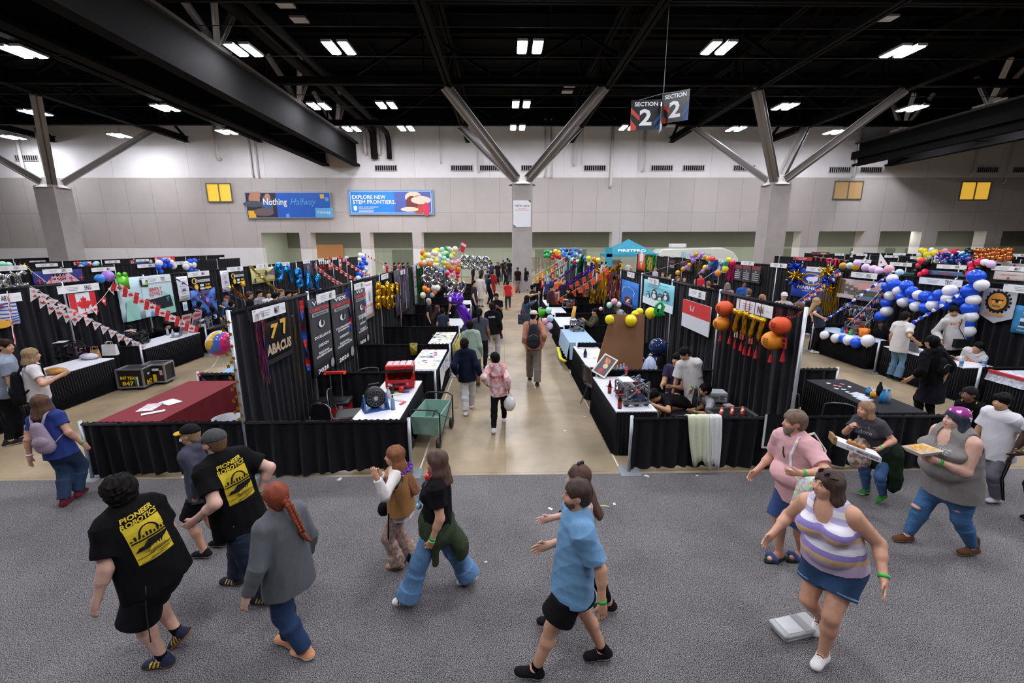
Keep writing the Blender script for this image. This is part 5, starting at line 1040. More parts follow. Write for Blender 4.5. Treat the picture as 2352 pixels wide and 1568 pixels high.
garland([(1260,712,8,'mint'),(1264,730,8.5,'paleblue'),(1252,737,8,'pink'),(1262,748,9,'lavender')],13.2,'in the pastel stack beside the aisle','pastel balloons beside the aisle','Y')
garland([(1400,700,7.5,'mint'),(1411,692,8,'pink'),(1421,699,7,'white'),(1380,709,5,'pink')],13.6,'behind the leaning person in white','pastel balloons behind the leaning person','Y')
for i,(x,y,r) in enumerate(((1400,733,10.5),(1449,735.5,13.5),(1469,715,8.5),(1494.5,718,12.5),(1460,722,10))):
 p=onY(x,y,9.0 if i<2 else 9.15);d=(p-CAM).dot(_D);balloon(p,r*d/FPX,'brightyellow',('round yellow balloon at the left edge of the cardboard','round yellow balloon on the front of the cardboard','small yellow balloon right behind the cardboard top','round yellow balloon at the right edge of the cardboard','yellow balloon peeking over the cardboard top')[i],'yellow balloons around the cardboard')
garland([(1592,589,7,'lilac'),(1599,584,6,'gold'),(1607,590,6,'lilac'),(1613,584,6,'lilac'),(1619,590,5.5,'gold'),(1627,594,6.5,'gold'),(1593,598,6.5,'lilac'),(1636,595,7,'hotpink'),(1633,603,6.5,'teal'),(1628,613,7,'lilac'),(1620,614,6.5,'yellow'),(1616,623,6.5,'lilac')],11.,'in the lilac and gold swag','lilac and gold balloon swag')
garland([(1583,608,5,'gold'),(1577,614,5.5,'lilac'),(1569,618,5.5,'gold'),(1557,626,6,'gold'),(1674,596,6.5,'yellow'),(1667,604,7,'teal'),(1683,603,6.5,'hotpink'),(1666,617,7.5,'yellow'),(1649,627,7.5,'orange')],9.9,'strung on a cord before the middle right booths','balloons strung on cords')
garland([(558,653,5.5,'gold')],-10.3,'alone below the farther black and yellow banner',None)
MARB=mat('e8e0ee',.15,0,'wave',0,.55,0,0,1.,'d8307a',(1,.6,.8),0.,.55)
# beach ball sized marbled balloon
p=onY(504,788,10.6);mb=MB();R_=30*(p-CAM).dot(_D)/FPX
pats=['e8dcec','d62a78','d62a78','b03a98','6a3aa0','e8dcec','d8a83a','4a6ab8','d62a78','d62a78']
vv=[];h_=14;n_=40;f=[];mi=[]
for i in range(h_+1):
 t_=PI*i/h_
 for k_ in range(n_):a=2*PI*k_/n_;vv.append(Vector((math.sin(t_)*math.cos(a)*R_*.92,math.sin(t_)*math.sin(a)*R_*.92,math.cos(t_)*R_*1.02)))
mb=MB();mb.v=[tuple(Matrix.Rotation(.6,3,'Y') @ x) for x in vv]
for i in range(h_):
 for k_ in range(n_):k2=(k_+1) % n_;mb.f.append((i*n_+k_,(i+1)*n_+k_,(i+1)*n_+k2,i*n_+k2));mb.mi.append(int((k_+1.6*math.sin(i*.7)) % n_*len(pats)/n_) % len(pats))
o=mb.build('balloon',[mat(c,.15) for c in pats],None,True,p);tag(o,'large pink and purple marbled balloon floating by the left post','balloon')
mb=MB();mb.tube([(0,0,-R_),(.05,.02,-R_-.5),(.0,.3,-p.z)],.004,5);mb.build('string',WHITE,o)
# foil letters
GLY={'8':[[(0,.02),(.22,.12),(.26,.28),(.0,.48),(-.24,.7),(-.14,.92),(0,.98),(.14,.92),(.24,.7),(0,.48),(-.26,.28),(-.22,.12),(0,.02)]],'7':[[(-.26,.92),(.26,.92),(.1,.5),(-.02,.02)]],'9':[[(-.15,.03),(.15,.15),(.26,.5),(.22,.85),(0,.98),(-.22,.85),(-.22,.62),(0,.5),(.22,.6)]],'0':[[(0,.02),(.24,.2),(.26,.5),(.24,.8),(0,.98),(-.24,.8),(-.26,.5),(-.24,.2),(0,.02)]],'C':[[(.25,.8),(.05,.98),(-.2,.85),(-.27,.5),(-.2,.15),(.05,.02),(.25,.2)]],'1':[[(-.15,.8),(.02,.95),(.02,.02)]],'A':[[(-.26,.02),(0,.96),(.26,.02)],[(-.14,.4),(.14,.4)]],'V':[[(-.26,.96),(0,.05),(.26,.96)]],'B':[[(-.22,.02),(-.22,.96),(.1,.92),(.2,.74),(.05,.53),(-.2,.5)],[(0,.5),(.22,.38),(.2,.12),(-.2,.03)]],'2':[[(-.24,.78),(-.1,.95),(.15,.94),(.24,.75),(.15,.5),(-.24,.05),(.26,.05)]],'3':[[(-.22,.85),(.05,.96),(.22,.75),(0,.52),(.25,.3),(.05,.03),(-.24,.14)]],'F':[[(-.2,.02),(-.2,.95),(.22,.95)],[(-.2,.5),(.12,.5)]],'I':[[(0,.02),(0,.96)]],'T':[[(-.25,.94),(.25,.94)],[(0,.94),(0,.02)]],'S':[[(.22,.85),(0,.97),(-.22,.8),(-.1,.55),(.15,.45),(.22,.2),(0,.03),(-.22,.14)]]}
def foil_letter(ch,c,u,v,H,m,lab,grp,rot=0.,r=.125):
 mb=MB();u,v=Vector(u),Vector(v);cr,sr=math.cos(rot),math.sin(rot)
 for st in GLY[ch]:
  pts=[]
  for i in range(len(st)-1):
   for q in range(4):t=q/4;pts.append((st[i][0]*(1-t)+st[i+1][0]*t,st[i][1]*(1-t)+st[i+1][1]*t-.5))
  pts.append((st[-1][0],st[-1][1]-.5));n=len(pts);P3=[];rr=[]
  for i,(a,b_) in enumerate(pts):P3.append((u*(a*cr-b_*sr)+v*(a*sr+b_*cr))*H);rr.append(H*r*(.55 if i in (0,n-1) and st[0]!=st[-1] else 1)*(1+.08*math.sin(i*2.1)))
  mb.tube(P3,rr,10)
 o=mb.build('foil_balloon',m,None,True,c);return tag(o,lab,'balloon',grp)
GF=mat('c8951a',.2,.9);SF=mat('c8ccd2',.12,.95);BF=mat('0f78c8',.18,.8);RF=mat('c8181e',.2,.7)
def word(s_,x0,y0,x1,y1,X,hpx,m,what,grp,plane='X',rots=None):
 for i,ch in enumerate(s_):
  t=i/max(1,len(s_)-1);x,y=x0+(x1-x0)*t,y0+(y1-y0)*t;p=(onX if plane=='X' else onY)(x,y,X);H=hpx*(p-CAM).dot(_D)/FPX
  u=(0,1 if X<0 else -1,0) if plane=='X' else (1,0,0)
  foil_letter(ch,p,u,(0,0,1),H,m,'%s, %s from the left' % (what,ordn(i)),grp,rots[i] if rots else 0)
word('7777',1690,738,1745,757,3.98,54,GF,'gold foil balloon numeral under the INN sign','gold foil numerals under the INN sign',rots=[0,.35,0,.05])
word('978AC',641,625,731,652,-10.1,40,BF,'bright blue foil balloon character','bright blue foil characters',rots=[-.2,.5,0,0,0])
word('80C',4,648,52,640,-17.2,34,SF,'silver foil balloon character at the left edge','silver foil characters at the left edge')
word('8688',982,630,1038,662,15.5,34,SF,'big silver foil numeral, lower slanting row','big silver foil numerals','Y') if 0 else None
for i,(x,y,h_,ch) in enumerate(((983,632,36,'8'),(1003,643,38,'8'),(1030,663,38,'9'),(1060,660,26,'0'))):p=onY(x,y,15.2-.2*i);foil_letter(ch,p,(1,0,0),(0,0,1),h_*(p-CAM).dot(_D)/FPX,SF,'big silver foil numeral in the slanting row left of the aisle, %s' % ordn(i),'slanting silver foil numerals',-.4)
for i,(x,y) in enumerate(((1067,602),(1081,603),(1098,605),(1115,605))):p=onY(x,y,20.5);foil_letter('8',p,(1,0,0),(0,0,1),29*(p-CAM).dot(_D)/FPX,SF,'silver foil numeral eight in the far upright row, %s from the left' % ordn(i),'far upright silver numerals')
word('FT',1905,602,1919,603,19.,18,mat('d81860',.3),'hot pink letter on the dark drape','hot pink letters')
word('8T3BA',734,603,752,602,-10.5,8,mat('d8d8da',.4),'small white and red letter on the drape','small white letters')
word('3C1',736,617,750,614,-10.4,12,RF,'red foil letter under the small white letters','red foil letters')
for i,(x,y) in enumerate(((1957,584),(1988,590))):p=onX(x,y,26.);foil_letter('2',p,(0,-1,0),(0,0,1),12*(p-CAM).dot(_D)/FPX,mat('e4e4ea',.3),'white swan shaped balloon, %s one' % ordn(i),'white swan balloons')
# gold numerals 'bunch' on the left island
rr=random.Random(4)
for i in range(9):
 x,y=869+(i % 5)*10.5,664+(i//5)*26+(i % 2)*4;p=onX(x,y,-3.55);foil_letter('8V0C1'[i % 5],p,(0,1,0),(0,0,1),27*(p-CAM).dot(_D)/FPX,GF,'gold foil balloon letter in the two row bunch, %s' % ordn(i),'gold foil letters on the left island',rr.uniform(-.3,.3),.2)
# star burst balloons
def starburst(px,py,X,rpx,m,lab,seed=0):
 p=onX(px,py,X);R_=rpx*(p-CAM).dot(_D)/FPX;rr=random.Random(seed);mb=MB();mb.sph((0,0,0),R_*.24,10)
 for i in range(13):
  th=math.acos(1-2*(i+.5)/13);ph=i*2.4+seed;d=Vector((math.sin(th)*math.cos(ph),math.sin(th)*math.sin(ph),math.cos(th)));mb.tube([d*R_*.1,d*R_*.35,d*R_],[R_*.2,R_*.17,R_*.012],7)
 tag(mb.build('starburst_balloon',m,None,True,p),lab,'balloon','starburst foil balloons')
bs=mat('1038a8',.15,.8)
for x,y,r,m,lab,sd in ((1827,614,20,bs,'blue starburst balloon at the upper left of the horse ring banner',1),(1829,633,21,GF,'gold starburst balloon at the left of the horse ring banner',2),(1826,646,20,bs,'blue starburst balloon at the lower left of the horse ring banner',3),(1901,625,22,GF,'gold starburst balloon at the upper right of the horse ring banner',4),(1903,645,22,bs,'blue starburst balloon at the right of the horse ring banner',5),(1904,662,16,GF,'small gold starburst balloon at the lower right of the horse ring banner',6)):starburst(x,y,11.1,r,m,lab,sd)
starburst(54,614,-24.,12,mat('e0a818',.2,.5),'golden yellow starburst balloon at the upper left',7)
for i,(x,y) in enumerate(((586,594),(604,592),(594,601),(612,600))):starburst(x,y,-24.8,5,mat(('e0c028','e0c028','c02028','c02028')[i],.3),'%s bow balloon on the distant left drape, %s' % (('yellow','yellow','red','red')[i],('left','right','left','right')[i]),8+i)
# tinsel curtains
def tinsel(isl,tl,br,cols,lab,name='tinsel_curtain',off=.09,n=60,metal=.6,plane='X',seed=1,droop=.2):
 if plane=='X':c,u,w,h=plate(isl,tl,br,off)
 else:a,b_=onY(*tl,isl),onY(*br,isl);c=(a+b_)/2;u=Vector((1,0,0));w=abs(b_.x-a.x);h=abs(a.z-b_.z)
 nn=u.cross(Vector((0,0,1)));rr=random.Random(seed);t=empty(name,lab,'tinsel',c);mb=MB()
 mb.tube([(-u*w/2)+Vector((0,0,h/2)),(u*w/2)+Vector((0,0,h/2))],.012,6);mb.build('tinsel_rod',mat('55555a',.5),t);mb=MB()
 for i in range(n):
  x=w*((i+.5)/n-.5)+rr.uniform(-.01,.01);L=h*(1-droop*rr.random());sw=w/n*.75;m_=rr.randrange(len(cols));pts=[];K_=6
  for j in range(K_+1):
   z=h/2-L*j/K_;ang=rr.uniform(-1.2,1.2) if j else 0;q=u*(x+rr.uniform(-.012,.012))+Vector((0,0,z))+nn*(rr.uniform(0,.03));e_=u*math.cos(ang)*sw/2+nn*math.sin(ang)*sw/2;pts+=[q-e_,q+e_]
  mb.add(pts,[(2*j,2*j+1,2*j+3,2*j+2) for j in range(K_)],m_)
 o=mb.build('tinsel_strands',[mat(c,.22,metal) for c in cols],t);o['kind']='stuff';return t
tinsel('L1',(580,722),(622,880),('b01838','2838b0','6a1a8a','c87818','1878a8','4a1a60'),'rainbow tinsel curtain hanging beside the black and gold banner',n=46,seed=3)
tinsel('L1',(669,726),(692,905),('8a6a1a','4a3810','6a5214'),'sparse strip of gold star tinsel hanging on the dark drape',n=7,seed=4)
tinsel('L1',(956,606),(972,690),('0c6a2a','0a4a1e','148a3a'),'dark green tinsel curtain at the far end of the left island',n=50)
tinsel('L1',(942,612),(949,692),('0c6a2a','0a4a1e'),'narrow dark green tinsel strip beside the pale banner',n=20)
tinsel('L1',(972,612),(985,660),('b01838','2838b0','c8a018','1878a8'),'multicoloured tinsel behind the silver numerals',n=30)
tinsel('R2',(1888,622),(1921,733),('b8901c','d8b030','8a6a14'),'shiny gold tinsel curtain beside the horse ring banner',n=60,seed=5)
tinsel('R2',(1939,697),(2010,738),('8a8a94','4a4a52','b0b0ba'),'silver tinsel fringe below the mountain banner',n=60,seed=6)
tinsel('R2',(1483,583),(1505,625),('128a34','0c6024','1aa040'),'green tinsel curtain with a yellow middle',n=50,seed=7)
tinsel('R2',(1488,590),(1498,624),('d8c85a','c8b848'),'pale yellow tinsel middle of the green curtain',n=24,seed=17,off=.14)
tinsel('R2',(1597,600),(1612,623),('8a6414','a87c1c','4a3408'),'dark gold tinsel panel right of the lilac swag',n=30,seed=8)
tinsel('R2',(1638,596),(1648,640),('2a5ac8','4a8ae0'),'blue tinsel strip at the teal and magenta bay',n=20,seed=9)
tinsel('R2',(1670,600),(1686,650),('c01860','8a1040','e02a80'),'magenta tinsel curtain beside the dark banners',n=40,seed=10)
for i,(x0,y0,x1,y1,c,lab) in enumerate(((1384,612,1394,700,('c8981c','8a6a14','e0b428'),'thick gold tinsel rope nearest the blue banner'),(1372,640,1381,705,('c8981c','7a5a10'),'gold tinsel rope, second from the blue banner'),(1396,622,1408,695,('7a3a2a','6a5a78','a83828'),'dark red and grey fringe beside the gold rope'),(1408,628,1424,690,('8a2a1c','b8701c','4a4a58'),'orange and grey fringe left of the blue banner'),(1356,660,1366,712,('8a6a14','c8981c'),'gold tinsel rope, third from the blue banner'),(1341,665,1350,714,('a82020','c89020','201c1c'),'red and gold tinsel rope in the dark booth'),(1326,672,1334,714,('c8981c','8a6a14'),'gold tinsel rope, farthest from the blue banner'))):tinsel('R1',(x0,y0),(x1,y1),c,lab,n=16,seed=20+i,off=.12,name='tinsel_rope')
tinsel(25.5,(1222,591),(1282,628),('c8a888','e8d8c0','a88868','f0e8dc'),'pale rose gold tinsel curtain right of the middle column',n=70,plane='Y',seed=30)
# the gold star strip on the near post of the left island
t=empty('star_garland','gold star garland running down the near post of the left island','garland',(-3.757,6.03,0))
for i in range(26):
 B=Board((.05*math.sin(i*2.1),-.03,.92+i*.056),(1,0,.3*math.sin(i)),(0,0,1));B.star(0,0,.04,0,5,.45,i);so=B.mb.build('star',mat('b08a28',.3,.7),t)
# ribbons on posts
def ribbon(pts,w,cols,lab,name='ribbon',tw=1.5,cat='ribbon'):
 pts=[Vector(p) for p in pts];t=pts[0].copy();mb=MB();N=len(pts);sub=5;Q=[]
 for i in range(N-1):
  for k_ in range(sub):Q.append(pts[i].lerp(pts[i+1],k_/sub))
 Q.append(pts[-1]);v=[];M_=len(Q)
 for i,q in enumerate(Q):
  d=(Q[min(i+1,M_-1)]-Q[max(i-1,0)]).normalized();s_=d.cross(Vector((0,0,1)));s_=s_.normalized() if s_.length>.01 else Vector((1,0,0));n_=s_.cross(d);a=i*tw;e_=(s_*math.cos(a)+n_*math.sin(a))*w/2;v+=[q-e_-t,q+e_-t]
 for i in range(M_-1):mb.f.append((2*i,2*i+1,2*i+3,2*i+2));mb.mi.append((i//2) % len(cols))
 mb.v=[tuple(x) for x in v];o=mb.build(name,[mat(c,.4) if isinstance(c,str) else c for c in cols],None,False,t);so=o.modifiers.new('thick','SOLIDIFY');so.thickness=.002;return tag(o,lab,cat)
def sag(a,b_,s_,n=8):return [a.lerp(b_,i/n)-Vector((0,0,s_*4*(i/n)*(1-i/n))) for i in range(n+1)]
X_=-3.66
ribbon([onX(x,y,X_) for x,y in ((692,690),(696,750),(703,800),(710,850))],.07,('c8242c','1c3ca8','c8242c','2450c8'),'red and blue ribbon twisting down the second post',tw=.5)
ribbon([onX(x,y,X_) for x,y in ((798,662),(803,720),(808,760))],.07,('1c3ca8','c8242c'),'red and blue ribbon on the third post of the left island',tw=.5)
ribbon(sag(onX(2105,760,8.2) if 0 else onX(1885,742,10.),onX(2054,622,11.2),.02),.09,('1a3cc0','e0e0e8'),'twisted blue and white streamer left of the arch','streamer',.9)
ribbon(sag(onX(2060,762,9.8),onX(2242,650,11.1),.03),.09,('1a3cc0','e0e0e8'),'twisted blue and white streamer crossing the arch','streamer',.9)
ribbon(sag(onX(404,640,-10.5),onX(500,690,-9.8),.02),.05,('4a1a6a','5a2a80'),'purple streamer across the white poster','streamer',.6)
ribbon(sag(onX(505,660,-10.4),onX(560,690,-9.6),.02),.05,('4a1a6a','5a2a80'),'purple streamer across the farther yellow banner','streamer',.6)
ribbon(sag(onX(1842,714,4.1),onX(1806,727,4.1),.05),.03,('a81820','8a1018'),'red cord from the lantern to the end post','cord',.5)
def tgarl(a,b_,s_,r,m,lab,name='tinsel_garland'):
 pts=sag(a,b_,s_,24);o_=pts[0].copy();mb=MB();rr=random.Random(int(a.x*100) % 97)
 for i in range(len(pts)-1):
  for k_ in range(9):
   c=pts[i].lerp(pts[i+1],k_/9)-o_;d=Vector((rr.gauss(0,1),rr.gauss(0,1),rr.gauss(0,1))).normalized()*r;e_=Vector((rr.gauss(0,1),rr.gauss(0,1),rr.gauss(0,1))).normalized()*r*.28;mb.add([c-d-e_,c-d+e_,c+d+e_,c+d-e_],[(0,1,2,3)])
 return tag(mb.build(name,m,None,False,o_),lab,'garland')
pt_=mat('5a1aa8',.3,.7)
tgarl(onX(1258,668,2.2),onX(1367,608,4.1),.12,.07,pt_,'lower purple tinsel garland sweeping up over the right booths');tgarl(onX(1240,662,2.1),onX(1330,606,4.2),.12,.07,pt_,'upper purple tinsel garland sweeping up over the right booths')
tgarl(onX(1276,668,2.2),onX(1370,611,4.1),.10,.06,mat('3a1270',.3,.7),'dark purple tinsel garland between the purple ones')
gt=mat('0e8a3c',.3,.6)
tgarl(onX(1340,588,4.1),onX(1330,625,4.1),-.02,.12,gt,'bright green tinsel bunch hanging over the blue drapes');tgarl(onX(1368,600,4.0),onX(1379,640,4.0),.0,.07,GF,'curly gold garland on the post by the yellow balloon')
tgarl(onX(1402,618,4.0),onX(1424,608,4.0),.1,.08,GF,'curly gold garland across the red marked sign');tgarl(onX(575,612,-10.5),onX(640,668,-9.8),.05,.07,mat('b8a050',.35,.6),'pale gold leaf garland across the pale yellow banner')
tgarl(onX(530,656,-10.3),onX(570,690,-9.6),.05,.06,GF,'gold numeral garland below the farther yellow banner')
# pennant strings
def bunting(a,b_,s_,n,draw,cols,fw,fh,lab,shape='rect',tilt=0.,cat='bunting',name='bunting'):
 pts=sag(a,b_,s_,24);o_=a.copy();t=empty(name,lab,cat,o_);mb=MB();mb.tube([p-o_ for p in pts],.006,5);mb.build('string',mat('d8d8dc',.6),t);rr=random.Random(n)
 for i in range(n):
  q=(i+.5)/n;f_=q*24;k_=int(f_);p=pts[k_].lerp(pts[min(24,k_+1)],f_-k_);d=(pts[min(24,k_+1)]-pts[k_]).normalized();d2=Vector((d.x,d.y,d.z*.35)).normalized();v=Vector((0,0,1));v=(v-d2*v.dot(d2)).normalized()
  B=Board(p-o_-v*fh/2,d2 if d2.x*_R2.x+d2.y*_R2.y>0 else -d2,v);B.n=B.n if B.n.dot(CAM-p)>0 else -B.n
  if shape=='tri':B.shape([(-fw/2,fh/2),(fw/2,fh/2),(0,-fh/2)],0,0)
  elif shape=='arrow':B.shape([(-fw/2,fh/2),(fw/2,fh/2),(fw/2,-fh/2),(0,-fh*.25),(-fw/2,-fh/2)],0,0)
  else:B.rect(0,0,fw,fh,0,0)
  if draw:B.k=1;draw(B,fw,fh,i)
  cs=[mat(c,.75) for c in (cols(i) if callable(cols) else cols)];so=B.mb.build('flag',cs,t)
 return t
def mflag(B,w,h,i):B.rect(-w*.36,0,w*.28,h,1);B.rect(w*.36,0,w*.28,h,1);leaf(B,0,0,h*.6,1)
def mtri(B,w,h,i):leaf(B,0,h*.16,h*.42,1)
RW=('e0dede','c8222a');PW=('e2dcdc','d88a8e')
bunting(onX(68,656,-10.5),onX(336,795,-9.2),.05,14,mtri,PW,.17,.2,'long string of white and pale pink triangle pennants across the left booths','tri')
bunting(onX(72,662,-10.6),onX(180,728,-10.2),.1,6,mtri,RW,.2,.24,'shorter string of red leaf pennants behind the long one','tri')
bunting(onX(264,645,-10.5),onX(452,752,-9.1),.05,8,mflag,RW,.34,.19,'string of maple leaf flags crossing the pale teal banner')
bunting(onX(155,728,-10.55),onX(262,645,-10.6),.22,5,mtri,lambda i:(RW,RW[::-1])[i % 2],.2,.24,'curved string of red and white triangle pennants right of the large flag','tri')
bunting(onX(16,668,-10.3),onX(34,790,-9.7),-.1,4,mflag,RW,.3,.2,'maple leaf flags hanging down the post at the left edge')
bunting(onX(722,605,-10.2),onX(790,652,-8.5),.12,7,mflag,RW,.26,.18,'string of small maple leaf flags below the red foil letters')
bunting(onX(757,600,-10.2),onX(830,645,-9.),.1,7,mflag,RW,.26,.18,'string of small maple leaf flags between the hung flags')
bunting(onX(785,590,-10.2),onX(850,630,-9.),.1,7,mflag,RW,.26,.18,'string of small maple leaf flags left of the blue balloon column')
bunting(onX(836,580,-10.2),onX(905,615,-7.),.05,9,mflag,RW,.26,.18,'string of small maple leaf flags right of the blue balloon column')
def cflag(B,w,h,i):B.rect(0,0,w,h*.34,1);B.disc(-w*.1,0,h*.24,2,12);B.disc(-w*.1,0,h*.12,3,10)
CO=('1c3a8a','dcdce0','c82a28','e8b82a')
bunting(onX(1820,700,10.4),onX(1928,615,11.2),.05,8,cflag,CO,.2,.28,'string of small blue, white and red flags over the woman with blonde hair','arrow')
bunting(onX(1960,732,9.9),onX(2045,640,11.2),.05,6,cflag,CO,.2,.28,'string of small blue, white and red flags over the robot with orange parts','arrow')
OC='e0501c'
def opat(B,w,h,i):B.disc(0,0,w*.2,1,8);B.rect(-w*.25,h*.2,w*.1,h*.1,1);B.rect(w*.25,-h*.2,w*.1,h*.1,1)
bunting(onX(1270,690,2.1),onX(1400,611,4.1),.12,9,opat,(OC,'c83a10'),.2,.24,'nearer string of orange square pennants over the right booths')
bunting(onX(1262,680,2.1),onX(1378,610,4.2),.08,8,opat,(OC,'c83a10'),.18,.22,'farther string of orange square pennants over the right booths')
PC=['c89018','d8801c','5a8a28','c8701c','a81c24','6a9ac0','a81c24','14603c','6a2a5a','3a9ab0']
bunting(onY(1228,632,16.6),onY(1300,590,20.),.02,7,opat,lambda i:(PC[i],'e8c888'),.42,.34,'upper string of bright paper cut flags right of the middle column');bunting(onY(1240,642,16.),onY(1304,600,19.5),.02,6,opat,lambda i:(PC[i+4 if i<6 else 0],'e8c888'),.42,.34,'lower string of bright paper cut flags right of the middle column')
bunting(onX(1440,640,8.5),onX(1590,595,11.1),.0,1,None,('e8e8e8',),.02,.02,'white cord of small balloons before the middle booths');bunting(onX(1616,640,8.5),onX(1688,593,11.1),.0,1,None,('e8e8e8',),.02,.02,'white cord rising to the magenta tinsel bay')
bunting(onX(1868,588,18.9),onX(1950,598,18.9),.03,6,None,('c01c28',),.22,.24,'string of red hearts and blue hats on the far drape','tri')
bunting(onX(56,610,-17.6),onX(116,655,-16.),.0,2,None,('c8b04a',),.12,.16,'white cord with two gold stars at the left','tri')
# paper lanterns
def lantern(px,py,rpx,c,lab,sq=1.,tassel=True):
 p=onX(px,py,3.98);R_=rpx*(p-CAM).dot(_D)/FPX;t=empty('paper_lantern',lab,'lantern',p,0,'paper lanterns by the INN sign');mb=MB();pr=[]
 for i in range(25):a=PI*(.06+.88*i/24);pr.append((R_*sq*math.sin(a)*(1 if i % 2 else .975),R_*.93*math.cos(a)))
 mb.lathe(pr,(0,0,0),28);mb.build('lantern_shade',mat(c,.6,0,None,.0),t,True);mb=MB();mb.tube([(0,0,R_*.85),(0,0,2.42-p.z)],.006,5);mb.build('cord',RF,t)
 for dy in (.25,-.55):
  B=Board((-R_*1.01*sq,-R_*.3+dy*R_*.6,0),(0,-1,0),(0,0,1));B.bend=lambda x,y:-abs(x)*.25-abs(y)*.2
  for q in ((0,.30,.5,.07),(0,.12,.42,.06),(0,-.05,.5,.06),(-.12,.2,.06,.35),(.12,.1,.06,.5),(0,-.28,.07,.4),(-.15,-.3,.25,.06),(.17,-.2,.06,.3)):B.rect(q[0]*R_,q[1]*R_,q[2]*R_*.7,q[3]*R_,0,.004)
  B.mb.build('lantern_print',mat('2a120c',.7),t)
 if tassel:tass(t,(0,0,-R_*.93),.2)
def tass(t,c,L):
 mb=MB();mb.tube([c,(c[0],c[1],c[2]-L*.35)],.006,5);mb.lathe([(.012,0),(.018,-.03),(.035,-L*.6),(.03,-L*.62),(0,-L*.5)],(c[0],c[1],c[2]-L*.35),10);return mb.build('tassel',mat('b01018',.7),t)
lantern(1664,708,19,'dd5524','orange red paper lantern left of the INN sign',1.02,False);lantern(1658,743,18,'e58a1a','yellow orange paper lantern below the left red one',1.08)
lantern(1792,747,22,'e0501f','orange red paper lantern at the right of the INN sign',1.05,False);lantern(1775,782,23,'e8901a','large yellow orange paper lantern, lowest at the right',1.05)
for i,(x,y0,y1,card) in enumerate(((1680,742,790,None),(1691,770,800,'d8d0c0'),(1706,760,806,'d0502c'),(1715,762,815,None),(1726,775,817,'d0582c'),(1746,730,826,None),(1805,765,832,'c8281c'))):
 a,b_=onX(x,y0,4.05),onX(x,y1,4.05);t=empty('hanging_tassel','red tassel on a long cord under the INN sign, %s from the left' % ordn(i),'tassel',a,0,'red tassels under the INN sign');L=a.z-b_.z;mb=MB();mb.tube([(0,0,2.42-a.z),(0,0,-L+.2)],.006,5);mb.build('cord',RF,t);tass(t,(0,0,-L+.22),.24)
 if card:B=Board((-.02,-.02,-L+.27),(0,-1,.1),(0,.1,1));B.rect(0,0,.12,.15,0);B.rect(0,.03,.07,.05,1);B.rect(0,-.04,.05,.06,1);B.mb.build('card',[mat(card,.7),mat('3a1008',.7)],t)
# ---------------------------------------------------------------- things on and around the tables
def bottle(x,y,z,cap,body,lab,h=.21,r=.033,liquid=None,grp=None):
 t=empty('bottle',lab,'bottle',(x,y,z),0,grp);mb=MB();mb.lathe([(0,0),(r,0),(r,h*.55),(r*.8,h*.68),(r*.4,h*.85),(r*.38,h*.9),(0,h*.9)],n=14);mb.build('bottle_body',mat(body,.15,0,None,0,1,0,0,1.),t,True)
 if liquid:mb=MB();mb.lathe([(r*1.02,h*.25),(r*1.02,h*.52)],n=14);mb.build('bottle_label',mat(liquid,.5),t,True)
 mb=MB();mb.lathe([(0,h),(r*.45,h),(r*.45,h*.88),(0,h*.88)],n=12);mb.build('bottle_cap',mat(cap,.4),t)
 return t
def tx(px,py,z=.75):return onZ(px,py,z)
for i,(px,py) in enumerate(((1408,860),(1417,860),(1425,858),(1432,856))):p=tx(px,py);bottle(p.x,p.y,.75,'dfe6ee','b4c8dc','clear water bottle behind the robot, %s from the left' % ordn(i),.2,.03,'4a86c8','water bottles behind the robot')
for px,py,lab in ((1400,903,'dark soda bottle with red label at the left edge of the robot table'),(1423,938,'dark soda bottle with red label at the front corner of the robot table')):p=tx(px,py);bottle(p.x,p.y,.75,'a81820','2a1410',lab,.24,.034,'b82028')
p=tx(1438,862);bottle(p.x,p.y,.75,'b81820','c87878','reddish soda bottle beside the water bottles',.24,.032,'c03038')
p=tx(1344,820);bottle(p.x,p.y,.75,'20242c','1e2838','dark blue tumbler on the nearly empty white table',.2,.042)
for px,py,c,b_,lab in ((2018,907,'18181a','202022','black water bottle on the black table'),(1994,905,'2a8ac0','3a90c0','short blue capped jar on the black table'),(2026,925,'1f86c8','3a98d8','blue water bottle on the black table'),(2037,930,'2a8ac0','9aaab4','clear bottle with a bright blue cap on the black table'),(2004,912,'e8e4d8','e0a030','small orange and white bottle on the black table')):
 p=tx(px,min(py,925));bottle(p.x,p.y,.75,c,b_,lab,.24 if 'short' not in lab and 'small' not in lab else .13,.045)
for i,(px,py) in enumerate(((2256,862),(2286,855))):p=onZ(px,py-8,.75);bottle(p.x,max(p.y,9.05),.75,'e8ecf0','b8c8d8',('clear','smaller clear')[i]+' water bottle at the end of the hoodie boy table',.22,.035,'4a86c8')
for px,py,lab,c,b_,h in ((903,940,'frosted blue tumbler in front of the fan','2a3038','8aa4cc',.24),(893,915,'clear bottle with orange cap beside the papers','e07a20','c8ccd0',.2),(900,905,'black lidded cup beside the red tool chest','9a9ca0','1c1c1e',.17)):p=tx(px,py);bottle(p.x,p.y,.75,c,b_,lab,h,.035 if 'cup' not in lab else .045)
p=tx(922,901);mb=MB();mb.lathe([(0,0),(.045,0),(.05,.13),(.046,.13),(.04,.01)],n=14);tag(mb.build('mug',mat('b0141c',.3),None,True,p),'red tumbler cup beside the tool chest','cup')
for i,(px,py) in enumerate(((386,770),(398,772))):p=tx(px,py);bottle(p.x,p.y,.75,'e8e8f0','c0c4dc',('left','right')[i]+' clear bottle beside the laptop boy',.2,.035)
